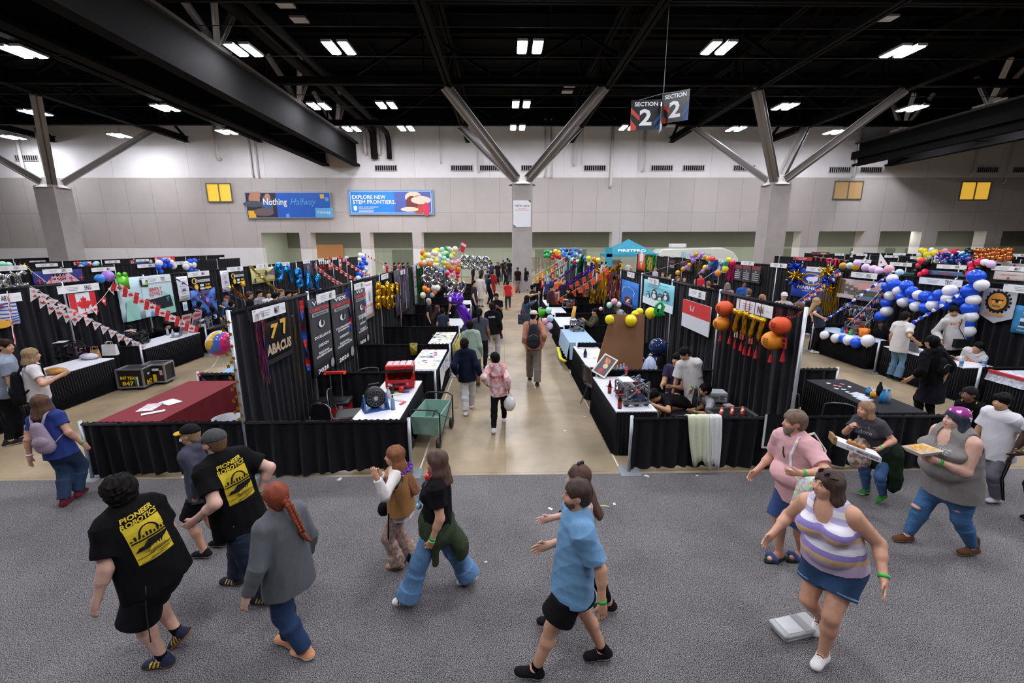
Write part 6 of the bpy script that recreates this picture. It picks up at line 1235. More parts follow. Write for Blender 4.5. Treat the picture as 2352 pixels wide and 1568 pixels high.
# paper sheets
def sheetp(px,py,w,l,a,c,lab,z=.758,name='paper_sheet'):
 p=onZ(px,py,z);mb=MB();mb.box((-w/2,-l/2,0),(w/2,l/2,.003));o=mb.build(name,mat(c,.7) if isinstance(c,str) else c,None,False,p);o.rotation_euler=(0,0,a);return tag(o,lab,'paper')
sheetp(392,923,.22,.30,1.1,'e6e6ea','blank white sheet on the maroon cloth',.765);sheetp(345,935,.24,.36,.2,mat('d8c8d0',.6,0,'cells',0,18.),'colourful printed flyer on the maroon cloth',.765,'flyer');sheetp(352,947,.10,.3,-.9,'d8dae0','crumpled white paper strip beside the flyer',.768)
for i,(px,py,w,l) in enumerate(((1345,812,.25,.03),(1366,822,.12,.02),(1376,838,.1,.08),(1330,800,.06,.02),(1460,872,.3,.2),(1448,880,.12,.08),(1400,888,.15,.05))):sheetp(px,py,w,l,i*.9,('d8dae2','8a8c94','c86a70','4a4c54','5a9ad0','b02830','a03038')[i],('pale strip of paper','thin grey cable tie','small pink paper','tiny dark scrap','blue and white box lid','dark red cloth scrap','red handled tool')[i]+(' on the nearly empty white table' if i<4 else ' on the robot table'))
for i,(px,py) in enumerate(((1903,880),(1918,885),(1928,887),(1921,892),(1938,894),(1946,900),(1951,888),(1934,882))):sheetp(px,py,.07,.05,i*.7,('e0e0e4','c87a80')[i in (1,2,7)],'small paper scrap scattered on the black table, %s' % ordn(i),.757,'paper_scrap')
sheetp(905,905,.28,.12,.3,'d8d8a8','pale yellow folded paper beside the tool chest');sheetp(928,900,.18,.08,.2,'2a5ab0','red and blue snack packet near the tool chest');sheetp(925,925,.16,.06,1.3,'c8402c','small orange card on the white table');sheetp(906,918,.3,.05,-.3,'b8c0c8','grey strip of plastic on the white table')
# litter on the floor
for i,(px,py,s_) in enumerate(((1343,957,.05),(1298,989,.05),(1297,988,.04),(1037,878,.06),(780,1100,.08),(1486,1093,.07),(1601,1092,.04),(1411,1157,.05),(1264,1168,.06),(1116,1290,.03),(300,1078,.25),(425,1095,.1),(1200,640,.05))):sheetp(px,py,s_,s_*.6,i*1.1,'d4d4d6','scrap of white litter lying on the floor, %s one' % ordn(i),.009,'litter')
mb=MB();mb.tube([onZ(1375,1162,.01),onZ(1388,1161,.01),onZ(1400,1164,.01)],.008,6);tag(mb.build('string',mat('c8c878',.7),None),'short pale yellow string on the carpet behind the man in blue','string')
# floor tape lines
for i,(a,b_) in enumerate((((963,1082),(1046,849)),((1425,1080),(1362,956)))):p,q=onZ(*a),onZ(*b_);d=(q-p).normalized();q=p+d*18;s_=Vector((d.y,-d.x,0))*.012;mb=MB();mb.poly([p+s_,p-s_,q-s_,q+s_],.002);struct('trim_%d' % (80+i),mb.mesh('tape'),mat('d8d0b8',.6))
# folding chairs
def chair(x,y,rz,lab,arms=False):
 t=empty('folding_chair',lab,'chair',(x,y,0),rz,'dark stacking chairs');pm_=mat('15151a',.4);fr=mat('6a6c72',.3,.8)
 mb=MB();mb.box((-.22,-.2,.43),(.22,.22,.465));mb.build('seat',pm_,t,bev=.015)
 B=[];mb=MB();n_=7;v=[]
 for j in range(6):
  for i in range(n_):u_=i/(n_-1)-.5;z=.55+.32*j/5;w_=.21 if j<4 else .21*(1-.12*(j-3));v.append((u_*2*w_,-.22-.05*(z-.45)*1.2-.03*math.cos(u_*3)+.0,z))
 mb.add(v+[(a,b_-.015,c) for a,b_,c in v],[(j*n_+i,j*n_+i+1,(j+1)*n_+i+1,(j+1)*n_+i) for j in range(5) for i in range(n_-1)]+[(42+(j+1)*n_+i,42+(j+1)*n_+i+1,42+j*n_+i+1,42+j*n_+i) for j in range(5) for i in range(n_-1)]);mb.build('backrest',pm_,t,True)
 for s_ in (-1,1):
  mb=MB();mb.tube([(s_*.23,.25,0),(s_*.225,.2,.44),(s_*.225,-.2,.45),(s_*.22,-.25,.62),(s_*.2,-.27,.86),(s_*.1,-.285,.895),(0,-.29,.9)],.011,8);mb.build('frame',fr,t,True);mb=MB();mb.tube([(s_*.23,-.28,0),(s_*.22,-.1,.43)],.011,8);mb.build('leg',fr,t)
 return t
for x,y,rz,lab in ((-2.75,7.4,-1.35,'empty dark chair facing the blue fan'),(-3.0,6.42,2.7,'dark chair seen edge on behind the front drape'),(-2.9,9.0,0.5,'dark chair peeking above the drape below the championship banners'),(-2.2,8.95,1.3,'dark chair beside the paint splashed banner table'),(2.75,9.5,1.9,'dark chair behind the nearly empty white table'),(1.95,8.86,-1.3,'dark chair tucked beside the aisle between two skirted tables'),(3.05,7.4,1.6,'dark chair behind the person resting his head'),(4.95,7.35,-.7,'dark chair right of the tall end post'),(5.35,6.75,-.4,'dark chair behind the low drape at the black table'),(-10.2,12.2,-1.4,'dark chair behind the boy in the black polo')):
 chair(x,y,rz,lab)
# red stackable tool chest on the white table
RD=mat('b3141a',.35);BK=mat('151517',.5)
t=empty('tool_chest','red tool chest with clear lid and open drawer on the white table','toolbox',(-1.93,8.0,.75),.12)
mb=MB();mb.box((-.25,-.17,0),(.25,.17,.06));mb.box((-.25,.0,.06),(.25,.17,.30));mb.box((-.25,-.17,.06),(-.22,.17,.30));mb.box((.22,-.17,.06),(.25,.17,.30));mb.build('chest_body',RD,t,bev=.008)
mb=MB();mb.box((-.23,-.36,.10),(.23,-.33,.22));mb.box((-.23,-.36,.10),(-.21,-.02,.22));mb.box((.21,-.36,.10),(.23,-.02,.22));mb.box((-.23,-.36,.09),(.23,-.02,.11));d_=mb.build('drawer',RD,t);mb=MB();rr=random.Random(5)
for i in range(14):x_,y_=rr.uniform(-.19,.19),rr.uniform(-.3,-.05);mb.tube([(x_,y_,.13),(x_+rr.uniform(-.08,.08),y_+rr.uniform(-.05,.05),.20)],.014,6)
o=mb.build('hand_tools',BK,d_);o['kind']='stuff';mb=MB();mb.box((-.12,-.365,.13),(.12,-.36,.17));mb.build('drawer_label',BK,d_)
for i,(x_,c) in enumerate(((-.17,'d8d8d8'),(-.06,'c8c8c8'),(.15,'d060a0'))):mb=MB();mb.lathe([(0,0),(.022,0),(.022,.004),(0,.004)],n=12,M=Matrix.Translation((x_,-.36,.15)) @ Matrix.Rotation(PI/2,4,'X'));mb.build('sticker',mat(c,.5),d_)
mb=MB();mb.box((-.24,-.02,.30),(.24,.17,.36));mb.box((-.25,-.19,.31),(.25,.18,.37));mb.build('lower_lid',BK,t,bev=.01);mb=MB();mb.box((-.25,-.20,.37),(.25,.18,.44));mb.build('organizer_case',RD,t,bev=.012)
mb=MB()
for i in range(4):mb.box((-.22+.115*i,-.17,.44),(-.13+.115*i,.15,.452))
mb.build('clear_lid',mat('c8b0b0',.2),t,bev=.004);mb=MB();mb.tube([(-.08,-.2,.39),(-.06,-.23,.39),(.06,-.23,.39),(.08,-.2,.39)],.01,6);mb.build('handle',RD,t)
# rolling tool box
p=onZ(745,925,.3);t=empty('rolling_tool_box','red and black rolling tool box with a raised red handle','toolbox',(-3.2,8.0,0),.1)
mb=MB();mb.box((-.28,-.2,.08),(.28,.2,.42));mb.build('box_body',RD,t,bev=.02);mb=MB();mb.box((-.3,-.21,.42),(.3,.21,.49));mb.box((-.2,-.12,.49),(.2,.12,.51));mb.build('lid',BK,t,bev=.015)
mb=MB();mb.tube([(-.1,.2,.3),(-.1,.23,.95)],.012,6);mb.tube([(.1,.2,.3),(.1,.23,.95)],.012,6);mb.build('telescopic_tubes',mat('9a9ca0',.3,.8),t);mb=MB();mb.box((-.2,.2,.93),(.2,.26,.98));mb.box((-.2,.14,.93),(-.16,.26,.96));mb.box((.16,.14,.93),(.2,.26,.96));mb.build('handle',mat('d0301c',.4),t,bev=.008)
for s_ in (-1,1):mb=MB();mb.lathe([(0,-.03),(.1,-.03),(.11,0),(.1,.03),(0,.03)],n=18,M=Matrix.Translation((s_*.3,.15,.11)) @ Matrix.Rotation(PI/2,4,'Y'));mb.build('wheel',BK,t)
for s_ in (-1,1):mb=MB();mb.box((s_*.17-.03,-.22,.35),(s_*.17+.03,-.2,.44));mb.build('latch',mat('8a8c90',.4),t)
# blue blower fan
t=empty('blower_fan','blue based black blower fan standing on the white table','fan',tx(840,945)+Vector((.12,.12,0)),.5);t.location.z=.75
mb=MB();mb.lathe([(0,-.07),(.14,-.07),(.17,-.04),(.17,.04),(.14,.07),(0,.07)],n=24,M=Matrix.Translation((0,0,.2)) @ Matrix.Rotation(PI/2,4,'X'));mb.build('fan_housing',BK,t,True);mb=MB()
for i in range(12):a=2*PI*i/12;mb.tube([(.03*math.cos(a),-.08,.2+.03*math.sin(a)),(.13*math.cos(a),-.08,.2+.13*math.sin(a))],.004,5)
for r_ in (.05,.09,.13):mb.tube([(r_*math.cos(2*PI*i/20),-.08,.2+r_*math.sin(2*PI*i/20)) for i in range(20)],.004,5,closed=True)
mb.build('fan_grille',mat('5a5c60',.4),t);mb=MB();mb.lathe([(0,0),(.035,0),(.03,.02),(0,.02)],n=14,M=Matrix.Translation((0,-.08,.2)) @ Matrix.Rotation(PI/2,4,'X'));mb.build('fan_hub',mat('b0b2b6',.4),t)
for s_ in (-1,1):mb=MB();mb.add([(s_*.17,-.14,0),(s_*.17,.14,0),(s_*.15,.03,.25),(s_*.15,-.03,.25),(s_*.2,-.14,0),(s_*.2,.14,0),(s_*.18,.03,.25),(s_*.18,-.03,.25)],[(0,1,2,3),(7,6,5,4),(0,4,5,1),(1,5,6,2),(2,6,7,3),(3,7,4,0)]);mb.build('stand_side',mat('1c4a86',.4),t)
mb=MB();mb.box((-.2,-.15,0),(.2,.15,.025));mb.build('stand_base',mat('1c4a86',.4),t);mb=MB();mb.tube([(-.1,0,.36),(-.08,0,.42),(.08,0,.42),(.1,0,.36)],.012,6);mb.build('handle',BK,t)
# folding wagon
t=empty('folding_wagon','pale green folding wagon with black frame beside the aisle','wagon',(-1.27,7.35,0),-.12);fr=mat('202226',.4)
WG=mat('7fa596',.8,0,'noise',0,5,.15,.2);mb=MB();a_,b2,z0,z1=.21,.40,.24,.56
mb.add([(-a_,-b2,z0),(a_,-b2,z0),(a_,b2,z0),(-a_,b2,z0),(-a_-.03,-b2-.03,z1),(a_+.03,-b2-.03,z1),(a_+.03,b2+.03,z1),(-a_-.03,b2+.03,z1),(-a_,-b2+.01,z0+.02),(a_-.01,-b2+.01,z0+.02),(a_-.01,b2-.01,z0+.02),(-a_+.01,b2-.01,z0+.02),(-a_-.015,-b2-.015,z1),(a_+.015,-b2-.015,z1),(a_+.015,b2+.015,z1),(-a_-.015,b2+.015,z1)],
    [(3,2,1,0),(0,1,5,4),(1,2,6,5),(2,3,7,6),(3,0,4,7),(8,9,10,11),(12,13,9,8),(13,14,10,9),(14,15,11,10),(15,12,8,11),(4,5,13,12),(5,6,14,13),(6,7,15,14),(7,4,12,15)]);mb.build('fabric_tub',WG,t)
for y_ in (-b2-.05,b2+.05):mb=MB();mb.tube([(-a_-.05,y_,.14),(-a_-.05,y_,.64),(-a_+.03,y_,.69),(a_-.03,y_,.69),(a_+.05,y_,.64),(a_+.05,y_,.14)],.014,8);mb.build('end_frame',fr,t,True)
for s_ in (-1,1):mb=MB();mb.tube([(s_*(a_+.05),-b2,.2),(s_*(a_+.05),b2,.6)],.008,6);mb.tube([(s_*(a_+.05),b2,.2),(s_*(a_+.05),-b2,.6)],.008,6);mb.build('cross_brace',fr,t)
for sx in (-1,1):
 for sy in (-1,1):mb=MB();mb.lathe([(0,-.03),(.08,-.03),(.1,-.015),(.1,.015),(.08,.03),(0,.03)],n=20,M=Matrix.Translation((sx*(a_+.02),sy*(b2+.05),.106)) @ Matrix.Rotation(PI/2,4,'Y'));mb.build('wheel',BK,t,True)
mb=MB();mb.tube([(0,-.2,z0+.05),(.02,.1,.45),(.0,.3,.4)],.02,6);mb.build('folded_handle',BK,t)
# flight cases
def fcase(x,y,rz,w,d,h,lab,txts):
 t=empty('flight_case',lab,'case',(x,y,0),rz);mb=MB();mb.box((-w/2+.01,-d/2+.01,.08),(w/2-.01,d/2-.01,h-.01));mb.build('case_body',BK,t);mb=MB();al=mat('a8aab0',.3,.8);e_=.018
 for x_ in (-w/2,w/2):
  for y_ in (-d/2,d/2):mb.box((x_-e_,y_-e_,.07),(x_+e_,y_+e_,h))
 for z_ in (.08,h):
  for y_ in (-d/2,d/2):mb.box((-w/2,y_-e_,z_-e_),(w/2,y_+e_,z_+e_))
  for x_ in (-w/2,w/2):mb.box((x_-e_,-d/2,z_-e_),(x_+e_,d/2,z_+e_))
 mb.build('aluminium_edging',al,t,bev=.005)
 for i,(sx,sy) in enumerate(((-1,-1),(1,-1),(1,1),(-1,1))):mb=MB();mb.lathe([(0,-.015),(.035,-.015),(.035,.015),(0,.015)],n=12,M=Matrix.Translation((sx*(w/2-.06),sy*(d/2-.06),.036)) @ Matrix.Rotation(PI/2,4,'Y'));mb.build('caster',BK,t)
 for fc,items in txts.items():
  B=Board((0,-d/2-.002,h/2),(1,0,0),(0,0,1)) if fc=='f' else Board((w/2+.002,0,h/2),(0,1,0),(0,0,1));W_=w if fc=='f' else d
  for q in items:(B.text(q[0],q[1]*W_,q[2]*h,q[3]*W_,q[4]*h,0,0,.04) if isinstance(q[0],str) and q[0]!='#' else B.rect(q[1]*W_,q[2]*h,q[3]*W_,q[4]*h,q[5]))
  B.mb.build('case_stickers',[mat('e0b81c',.5),mat('d8d8dc',.5),mat('d0a0a8',.5),mat('2a8a4a',.5)],t)
p=onZ(300,897,0);fcase(p.x,p.y+.22,.15,.54,.42,.5,'black flight case with yellow team stickers, the left of two',{'f':[('847',-.25,.12,.25,.16),('TEAM',.1,.1,.4,.16),('847',-.1,-.15,.45,.2),('#',.28,-.1,.06,.5,1),('#',.2,-.1,.03,.5,3)],'r':[('847',0,-.2,.5,.25),('#',0,.2,.2,.1,1)]})
p=onZ(340,888,0);fcase(p.x+.05,p.y+.32,.15,.5,.4,.5,'black flight case with yellow stickers, right behind the first',{'f':[('847',-.35,.1,.2,.3),('#',.05,-.15,.16,.4,0),('#',.35,.12,.12,.25,2),('#',.12,.28,.3,.12,1)]})
# robots
def robot(px,py,z,rz,s_,cols,lab,seed,dark=False):
 p=onZ(px,py,z) if not isinstance(px,Vector) else px;t=empty('robot',lab,'robot',p,rz);rr=random.Random(seed);al=mat('8a8c92' if not dark else '26282c',.35,.6);L,W_,H_=.42*s_,.38*s_,.40*s_
 mb=MB();bw=.012*s_
 for y_ in (-W_/2,-W_/4,W_/4,W_/2):mb.box((-L/2,y_-bw,.05*s_),(L/2,y_+bw,.08*s_))
 for x_ in (-L/2,0,L/2):mb.box((x_-bw,-W_/2,.05*s_),(x_+bw,W_/2,.08*s_))
 mb.build('chassis',al,t);mb=MB()
 for x_ in (-L*.4,L*.4):
  for y_ in (-W_/2,W_/2):mb.box((x_-bw,y_-bw,.05*s_),(x_+bw,y_+bw,H_*(.8 if x_<0 else 1)))
 for k_ in range(5):z_=rr.uniform(.4,1)*H_;mb.box((-L*.4-bw,-W_/2,z_-bw),(-L*.4+bw,W_/2,z_+bw)) if k_ % 2 else mb.box((L*.4-bw,-W_/2,z_-bw),(L*.4+bw,W_/2,z_+bw))
 for y_ in (-W_/2,W_/2):mb.tube([(-L*.45,y_,.12*s_),(L*.4,y_,H_)],.012*s_,4);mb.tube([(-L*.5,y_,H_*.7),(L*.2,y_,H_*.95),(L*.5,y_,H_*.6)],.01*s_,4)
 mb.build('uprights',al,t)
 for k_,x_ in enumerate((-L*.38,0,L*.38)):
  for y_ in (-W_*.38,W_*.38):mb=MB();mb.lathe([(0,-.014),(.045,-.014),(.052,-.006),(.052,.006),(.045,.014),(0,.014)],n=14,M=Matrix.Translation((x_,y_,.052*s_)) @ Matrix.Rotation(PI/2,4,'X') @ Matrix.Scale(s_,4));mb.build('wheel',mat('2e3034' if not dark else '1a1a1c',.6),t)
 for k_ in range(3):mb=MB();z_=H_*(.25+.25*k_);mb.tube([(L*.3-k_*.08*s_,-W_*.42,z_),(L*.3-k_*.08*s_,W_*.42,z_)],.026*s_,10);mb.build('roller',mat(cols[k_ % len(cols)],.5),t)
 for k_ in range(4):mb=MB();x_,z_=rr.uniform(-.4,.4)*L,rr.uniform(.3,1)*H_;y_=rr.choice((-1,1))*W_*.53;mb.box((x_-.06*s_,y_,z_-.04*s_),(x_+.06*s_,y_+.006,z_+.04*s_));mb.build('side_plate',mat(cols[(k_+1) % len(cols)],.4),t)
 mb=MB()
 for k_ in range(9):a=Vector((rr.uniform(-.4,.4)*L,rr.uniform(-.4,.4)*W_,rr.uniform(.15,.9)*H_));mb.tube([a,a+Vector((rr.uniform(-.1,.1),rr.uniform(-.1,.1),rr.uniform(-.1,.1)))*s_,a+Vector((rr.uniform(-.15,.15),rr.uniform(-.15,.15),rr.uniform(-.1,.1)))*s_],.006*s_,5)
 mb.build('wiring',mat('181818',.5),t);mb=MB();mb.box((-.06*s_,-.05*s_,.09*s_),(.06*s_,.05*s_,.15*s_));mb.build('battery',mat(cols[0],.4),t)
 mb=MB();mb.box((-L*.55,-W_*.35,H_*.98),(-L*.1,W_*.35,H_*1.0));mb.build('top_plate',mat(cols[-1],.3),t);return t
robot(1453,925,.75,.1,1.05,('3a4a66','b02028','9a9ca2','d8dade'),'grey aluminium robot with red parts beside the soda bottles',3)
robot(165,822,.75,.3,1.0,('2a1a1c','6a1418','26282c','d0d2d6'),'dark robot with a white plate on the long left table',5,True)
robot(318,790,.75,.2,.95,('1c1c1e','26282c','2a2a2e','b8babe'),'big black robot in front of the boy with the phone',6,True)
robot(1966,766,.75,.3,1.1,('d06a1c','9a9ca2','b03028','c87028'),'silver and orange robot beside the orange bucket',7)
robot(1285,692,.75,.1,1.0,('3a3c40','9a9ca2','c8cad0','d8dade'),'silver robot in front of the man in black on the right',8);robot(1305,708,.75,.4,.95,('c83c1c','9a9ca2','2a2a2e','d8dade'),'robot with orange parts beside the baguette plush',9)
robot(1440,905,.75,.6,.8,('a8aaae','3a6ab0','b02028','3a7ac0'),'smaller robot piece with blue plates behind the main robot',12)
robot(470,757,.75,.3,1.0,('1c1c1e','8a8a90','c8cad0','1c4ac0'),'black and white robot on the table of the boys in navy jerseys',13)
robot(1325,760,.75,.2,.9,('c8cad0','2a2a2e','9a9ca2','c8d4e0'),'flat white and grey robot on the blue cloth table',14)
robot(1010,668,.75,.3,1.0,('2a2a2e','a02030','9a9ca2','c0c2c6'),'dark robot under the silver numerals',15,True)
# picture on an easel
t=empty('framed_picture','framed picture leaning back on the robot table corner','picture',tx(1372,868)+Vector((0.04,0,.01)),0)
M_=Matrix.Rotation(-.75,4,'Z') @ Matrix.Rotation(.45,4,'X') if 0 else None
a=Vector((.22,.52,.0));u=Vector((.45,.35,.42)).normalized();v=Vector((-.35,.35,.25));v=(v-u*v.dot(u)).normalized();B=Board((.12,.1,.22),u,v);W_,H_=.50,.30;n3=B.n if B.n.dot(CAM-t.location)>0 else -B.n;B.n=n3
mb=MB();q=[B.pt(x*W_/2,y*H_/2,z) for z in (-.02,0) for x,y in ((-1,-1),(1,-1),(1,1),(-1,1))];mb.add(q,[(3,2,1,0),(4,5,6,7),(0,1,5,4),(1,2,6,5),(2,3,7,6),(3,0,4,7)]);mb.build('picture_frame',mat('d8ccb8',.5),t)
B.rect(0,0,W_*.88,H_*.82,0);B.disc(W_*.22,0,.07,1,12,.06);B.disc(-W_*.02,-.02,.06,2,12,.05);B.disc(-W_*.28,0,.06,3,12,.05);B.rect(W_*.24,.03,.12,.02,4,None,.5);B.mb.build('picture_print',[mat(c,.5) for c in ('3a3e48','c8642a','c8b890','a82c28','e0904a')],t);mb=MB();mb.tube([(.12,.1,.2),(.3,.25,.0)],.01,5);mb.build('easel_leg',mat('8a6a48',.6),t)
# cardboard trapezoid
a,b_,c,d=onY(1373,783,9.05),onY(1480,783,9.05),onY(1481,722,9.05),onY(1404,722,9.05);z0=a.z;mb=MB();c0=(a+b_)/2
mb.poly([Vector((a.x,9.05,.9))-c0,Vector((b_.x,9.05,.9))-c0,c-c0,Vector((d.x+.25,d.y,d.z))-c0,d-c0],.02,(0,1,0));mb.poly([Vector((a.x+.35,9.05,.01))-c0,Vector((b_.x-.1,9.05,.01))-c0,Vector((b_.x,9.05,.9))-c0,Vector((a.x,9.05,.9))-c0],.02,(0,1,0));tag(mb.build('cardboard_sheet',mat('8a6244',.9,0,'noise',0,1.5,.12),None,False,c0),'large brown cardboard sheet standing between yellow balloons','cardboard')
# green tube balloon ring, inflatable penguin
p=onY(1513,712,8.95);H_=(p-CAM).dot(_D)/FPX;mb=MB();mb.tube([(.0,0,-14*H_),(-8*H_,0,-4*H_),(-6*H_,0,12*H_),(4*H_,0,18*H_),(10*H_,0,8*H_),(6*H_,0,-4*H_),(8*H_,0,-12*H_)],[5*H_,4*H_,3.5*H_,3.5*H_,4*H_,5*H_,7*H_],10);tag(mb.build('tube_balloon',mat('0f9a48',.15),None,True,p),'green looped tube balloon above the yellow ones','balloon')
p=onZ(1502,760,.45);t=empty('inflatable_penguin','black, white and blue inflatable penguin behind the cardboard','inflatable',(3.3,9.35,0));mb=MB();mb.sph((0,0,.55),.3,16,sc=(.9,.85,1.8));mb.build('penguin_body',mat('16181e',.2),t,True);mb=MB();mb.sph((-.1,-.06,.55),.24,16,sc=(.9,.85,1.8));mb.build('penguin_belly',mat('b8c8e8',.2),t,True);mb=MB();mb.sph((.02,-.02,1.15),.2,14);mb.build('penguin_head',mat('16305a',.2),t,True)
p=onZ(1502,775,.7);t=empty('plush_toy','rounded black plush toy beside the inflatable penguin','toy',(3.55,8.85,0));mb=MB();mb.sph((0,0,.62),.2,14,sc=(.9,.9,1.3));mb.box((-.18,-.18,0),(.18,.18,.4));mb.build('plush_body',mat('1c2028',.9),t,True);mb=MB();mb.sph((-.12,-.08,.7),.1,10);mb.build('plush_face',mat('d8dce0',.8),t,True)
# inflatable purple alien leaning at the booth corner
p=onZ(1085,755,0);t=empty('inflatable_alien','shiny purple inflatable alien leaning out over the aisle','inflatable',(-1.12,14.0,0));pu=mat('5a1ea8',.2,.2)
mb=MB();mb.sph((-.38,-.2,1.68),.2,16,sc=(1.3,1.1,1));mb.build('alien_head',pu,t,True);mb=MB();mb.tube([(-.3,-.16,1.55),(-.2,-.1,1.35),(-.08,0,1.05),(0,0,.8)],[.08,.15,.15,.12],12);mb.build('alien_body',pu,t,True)
for s_ in (-1,1):mb=MB();mb.tube([(-.22+s_*.12,-.1,1.35),(-.08+s_*.14,-.14,1.1),(.06+s_*.06,-.16,.86)],[.05,.05,.035],8);mb.build('alien_arm',pu,t,True);mb=MB();mb.tube([(0+s_*.06,0,.85),(.04+s_*.1,0,.45),(.08+s_*.12,0,.05)],[.09,.07,.05],8);mb.build('alien_leg',pu,t,True);mb=MB();mb.sph((-.42+s_*.1,-.38,1.68),.055,10,sc=(1,.5,1.3));mb.build('alien_eye',mat('e8e0f0',.2),t,True)
# towels over the low drape at the right
def towel(px0,px1,py0,py1,c,lab,edge=None,Y=6.0):
 a,b_=onY(px0,py0,Y),onY(px1,py1,Y);w=b_.x-a.x;L=.9-b_.z;t=empty('towel',lab,'towel',((a.x+b_.x)/2,6.08,0));n_=12;v=[];rows=[(.12,.72),(.07,.86),(.035,.895),(-.035,.9),(-.06,.86)]+[(-.065-.01*j,.86-(L-.05)*j/6) for j in range(1,7)]
 for j,(y_,z_) in enumerate(rows):
  for i in range(n_+1):u_=i/n_-.5;f_=max(0,j-4)/6;v.append((u_*w*(1-.38*f_**2)+.04*f_,y_+.014*math.sin(u_*22)-.004,z_+.05*math.cos(u_*7)*f_))
 o=link('towel_cloth',np_mesh('towel',v,[(j*(n_+1)+i,(j+1)*(n_+1)+i,(j+1)*(n_+1)+i+1,j*(n_+1)+i+1) for j in range(len(rows)-1) for i in range(n_)]),t,cloth(c,.2));so=o.modifiers.new('thick','SOLIDIFY');so.thickness=.012
 return t
towel(1583,1628,957,1062,'c2c6a8','pale green towel hanging over the low drape');towel(1618,1646,957,1068,'d0d2d0','white towel hanging behind the green one on the low drape',Y=6.02)
t=empty('folded_cloth','black cloth with a white border hanging over the low drape','cloth',onY(1768,990,6.02));B=Board((0,0,0),(1,0,0),(0,0,1));w_=40*6.9/FPX;h_=78*6.9/FPX;B.rect(w_*.3,0,w_*1.3,h_,1);B.rect(-w_*.3,0,.035,h_,0);B.rect(w_*.3,-h_*.48,w_*1.2,.03,0);B.mb.build('cloth_sheet',[mat('c8ccca',.8),mat('1a1a1c',.9)],t)
# cases behind the low drape
t=empty('equipment_case','open black equipment case full of parts by the lantern drape','case',(3.62,7.5,0),.12);mb=MB();mb.box((-.38,-.3,0),(.38,.3,.5));mb.build('case_body',BK,t,bev=.02);mb=MB();rr=random.Random(2)
for i in range(7):x_,y_=-.28+.19*(i % 4),-.16+.2*(i//4);mb=MB();mb.box((x_,y_,.5),(x_+.14,y_+.13,.53));mb.build('parts_tray',mat(('c8cace','a83030','2a2a2e','d8b8b8')[i % 4],.5),t)
t=empty('hard_case','white hard case with latches standing on the black equipment case','case',(3.8,7.68,.535),-.1);mb=MB();mb.box((-.22,-.13,0),(.22,.13,.1));mb.build('case_base',mat('a8acb0',.5),t,bev=.015);mb=MB();mb.box((-.22,-.13,.105),(.22,.13,.18));mb.build('case_lid',mat('b8bcc0',.5),t,bev=.015)
for x_ in (-.12,.12):mb=MB();mb.box((x_-.03,-.15,.06),(x_+.03,-.13,.14));mb.build('latch',mat('6a6c70',.4),t)
mb=MB();mb.tube([(-.05,-.14,.1),(-.04,-.17,.1),(.04,-.17,.1),(.05,-.14,.1)],.008,6);mb.build('handle',BK,t)
t=empty('equipment_case','metal edged open case of red and orange parts behind the low drape','case',(3.72,6.82,0),.05);mb=MB();mb.box((-.33,-.2,0),(.33,.2,.62));mb.build('case_body',BK,t);mb=MB();al=mat('a8aab0',.3,.8)
for q in (((-.35,-.22,.6),(.35,-.19,.64)),((-.35,.19,.6),(.35,.22,.64)),((-.35,-.22,.6),(-.32,.22,.64)),((.32,-.22,.6),(.35,.22,.64))):mb.box(*q)
mb.build('case_rim',al,t)
for i in range(9):mb=MB();mb.tube([(-.25+.06*i,-.1+.1*(i % 3),.63),(-.2+.06*i,-.05+.1*(i % 3),.66)],.025,6);mb.build('part_packet',mat(('b83028','d8d4d0','d0501c')[i % 3],.5),t)
# covers on the left tables
def cover(x0,y0,x1,y1,z,cols,lab,drop=.5,side=1):
 t=empty('table_banner',lab,'cloth',((x0+x1)/2,(y0+y1)/2,z));w=x1-x0;L=y1-y0;B=Board((0,0,.006),(1,0,0),(0,1,0));B.rect(0,0,w,L,0,0);rr=random.Random(int(y0*10))
 for i in range(26):B.disc(rr.uniform(-.45,.45)*w,rr.uniform(-.45,.45)*L,rr.uniform(.02,.07),rr.randrange(1,len(cols)),8,rr.uniform(.01,.06))
 B.mb.build('banner_top',[mat(c,.7) for c in cols],t);B=Board((w/2+.06,0,-drop/2),(0,1,0),(0,0,1));B.shape([(-L*.48,drop/2),(L*.48,drop/2),(L*.44,-drop*.3),(0,-drop*.1),(-L*.44,-drop/2)],0,0)
 for i in range(14):B.disc(rr.uniform(-.4,.4)*L,rr.uniform(-.1,.4)*drop,rr.uniform(.02,.06),rr.randrange(1,len(cols)),8)
 B.mb.build('banner_drop',[mat(c,.7) for c in cols],t)
cover(-2.05,9.1,-1.43,10.9,.752,('d8d8dc','9ac8e0','d8c060','b02c3c','2a5a4a','6ab0d8'),'white paper banner splashed with blue and yellow paint on the second left table')
cover(-2.03,11.45,-1.43,13.15,.752,('d8d8d4','d8c83a','4a8a6a','2a2a2e','e0b04a'),'white and yellow painted banner on the third left table')
mb=MB();mb.box((0,-.8,-.62),(.012,.8,0));tag(mb.build('hanging_cloth',mat('c8b81c',.7,0,'noise',0,4,.0,0,1.,'e8e8e8',(1,1,1),0.,.6),None,False,(-1.30,12.3,.74)),'yellow cloth panel hanging from the third left table','cloth')
mb=MB();mb.lathe([(0,0),(.09,0),(.1,.28),(.09,.28),(.08,.01)],n=14);tag(mb.build('bucket',mat('d8b818',.4,0,'noise',0,12,0,0,1,'7a6a20',(1,1,1),0,.42),None,True,(-2.3,11.05,.6)),'yellow patterned bucket above the drape left of the painted banner','bucket')
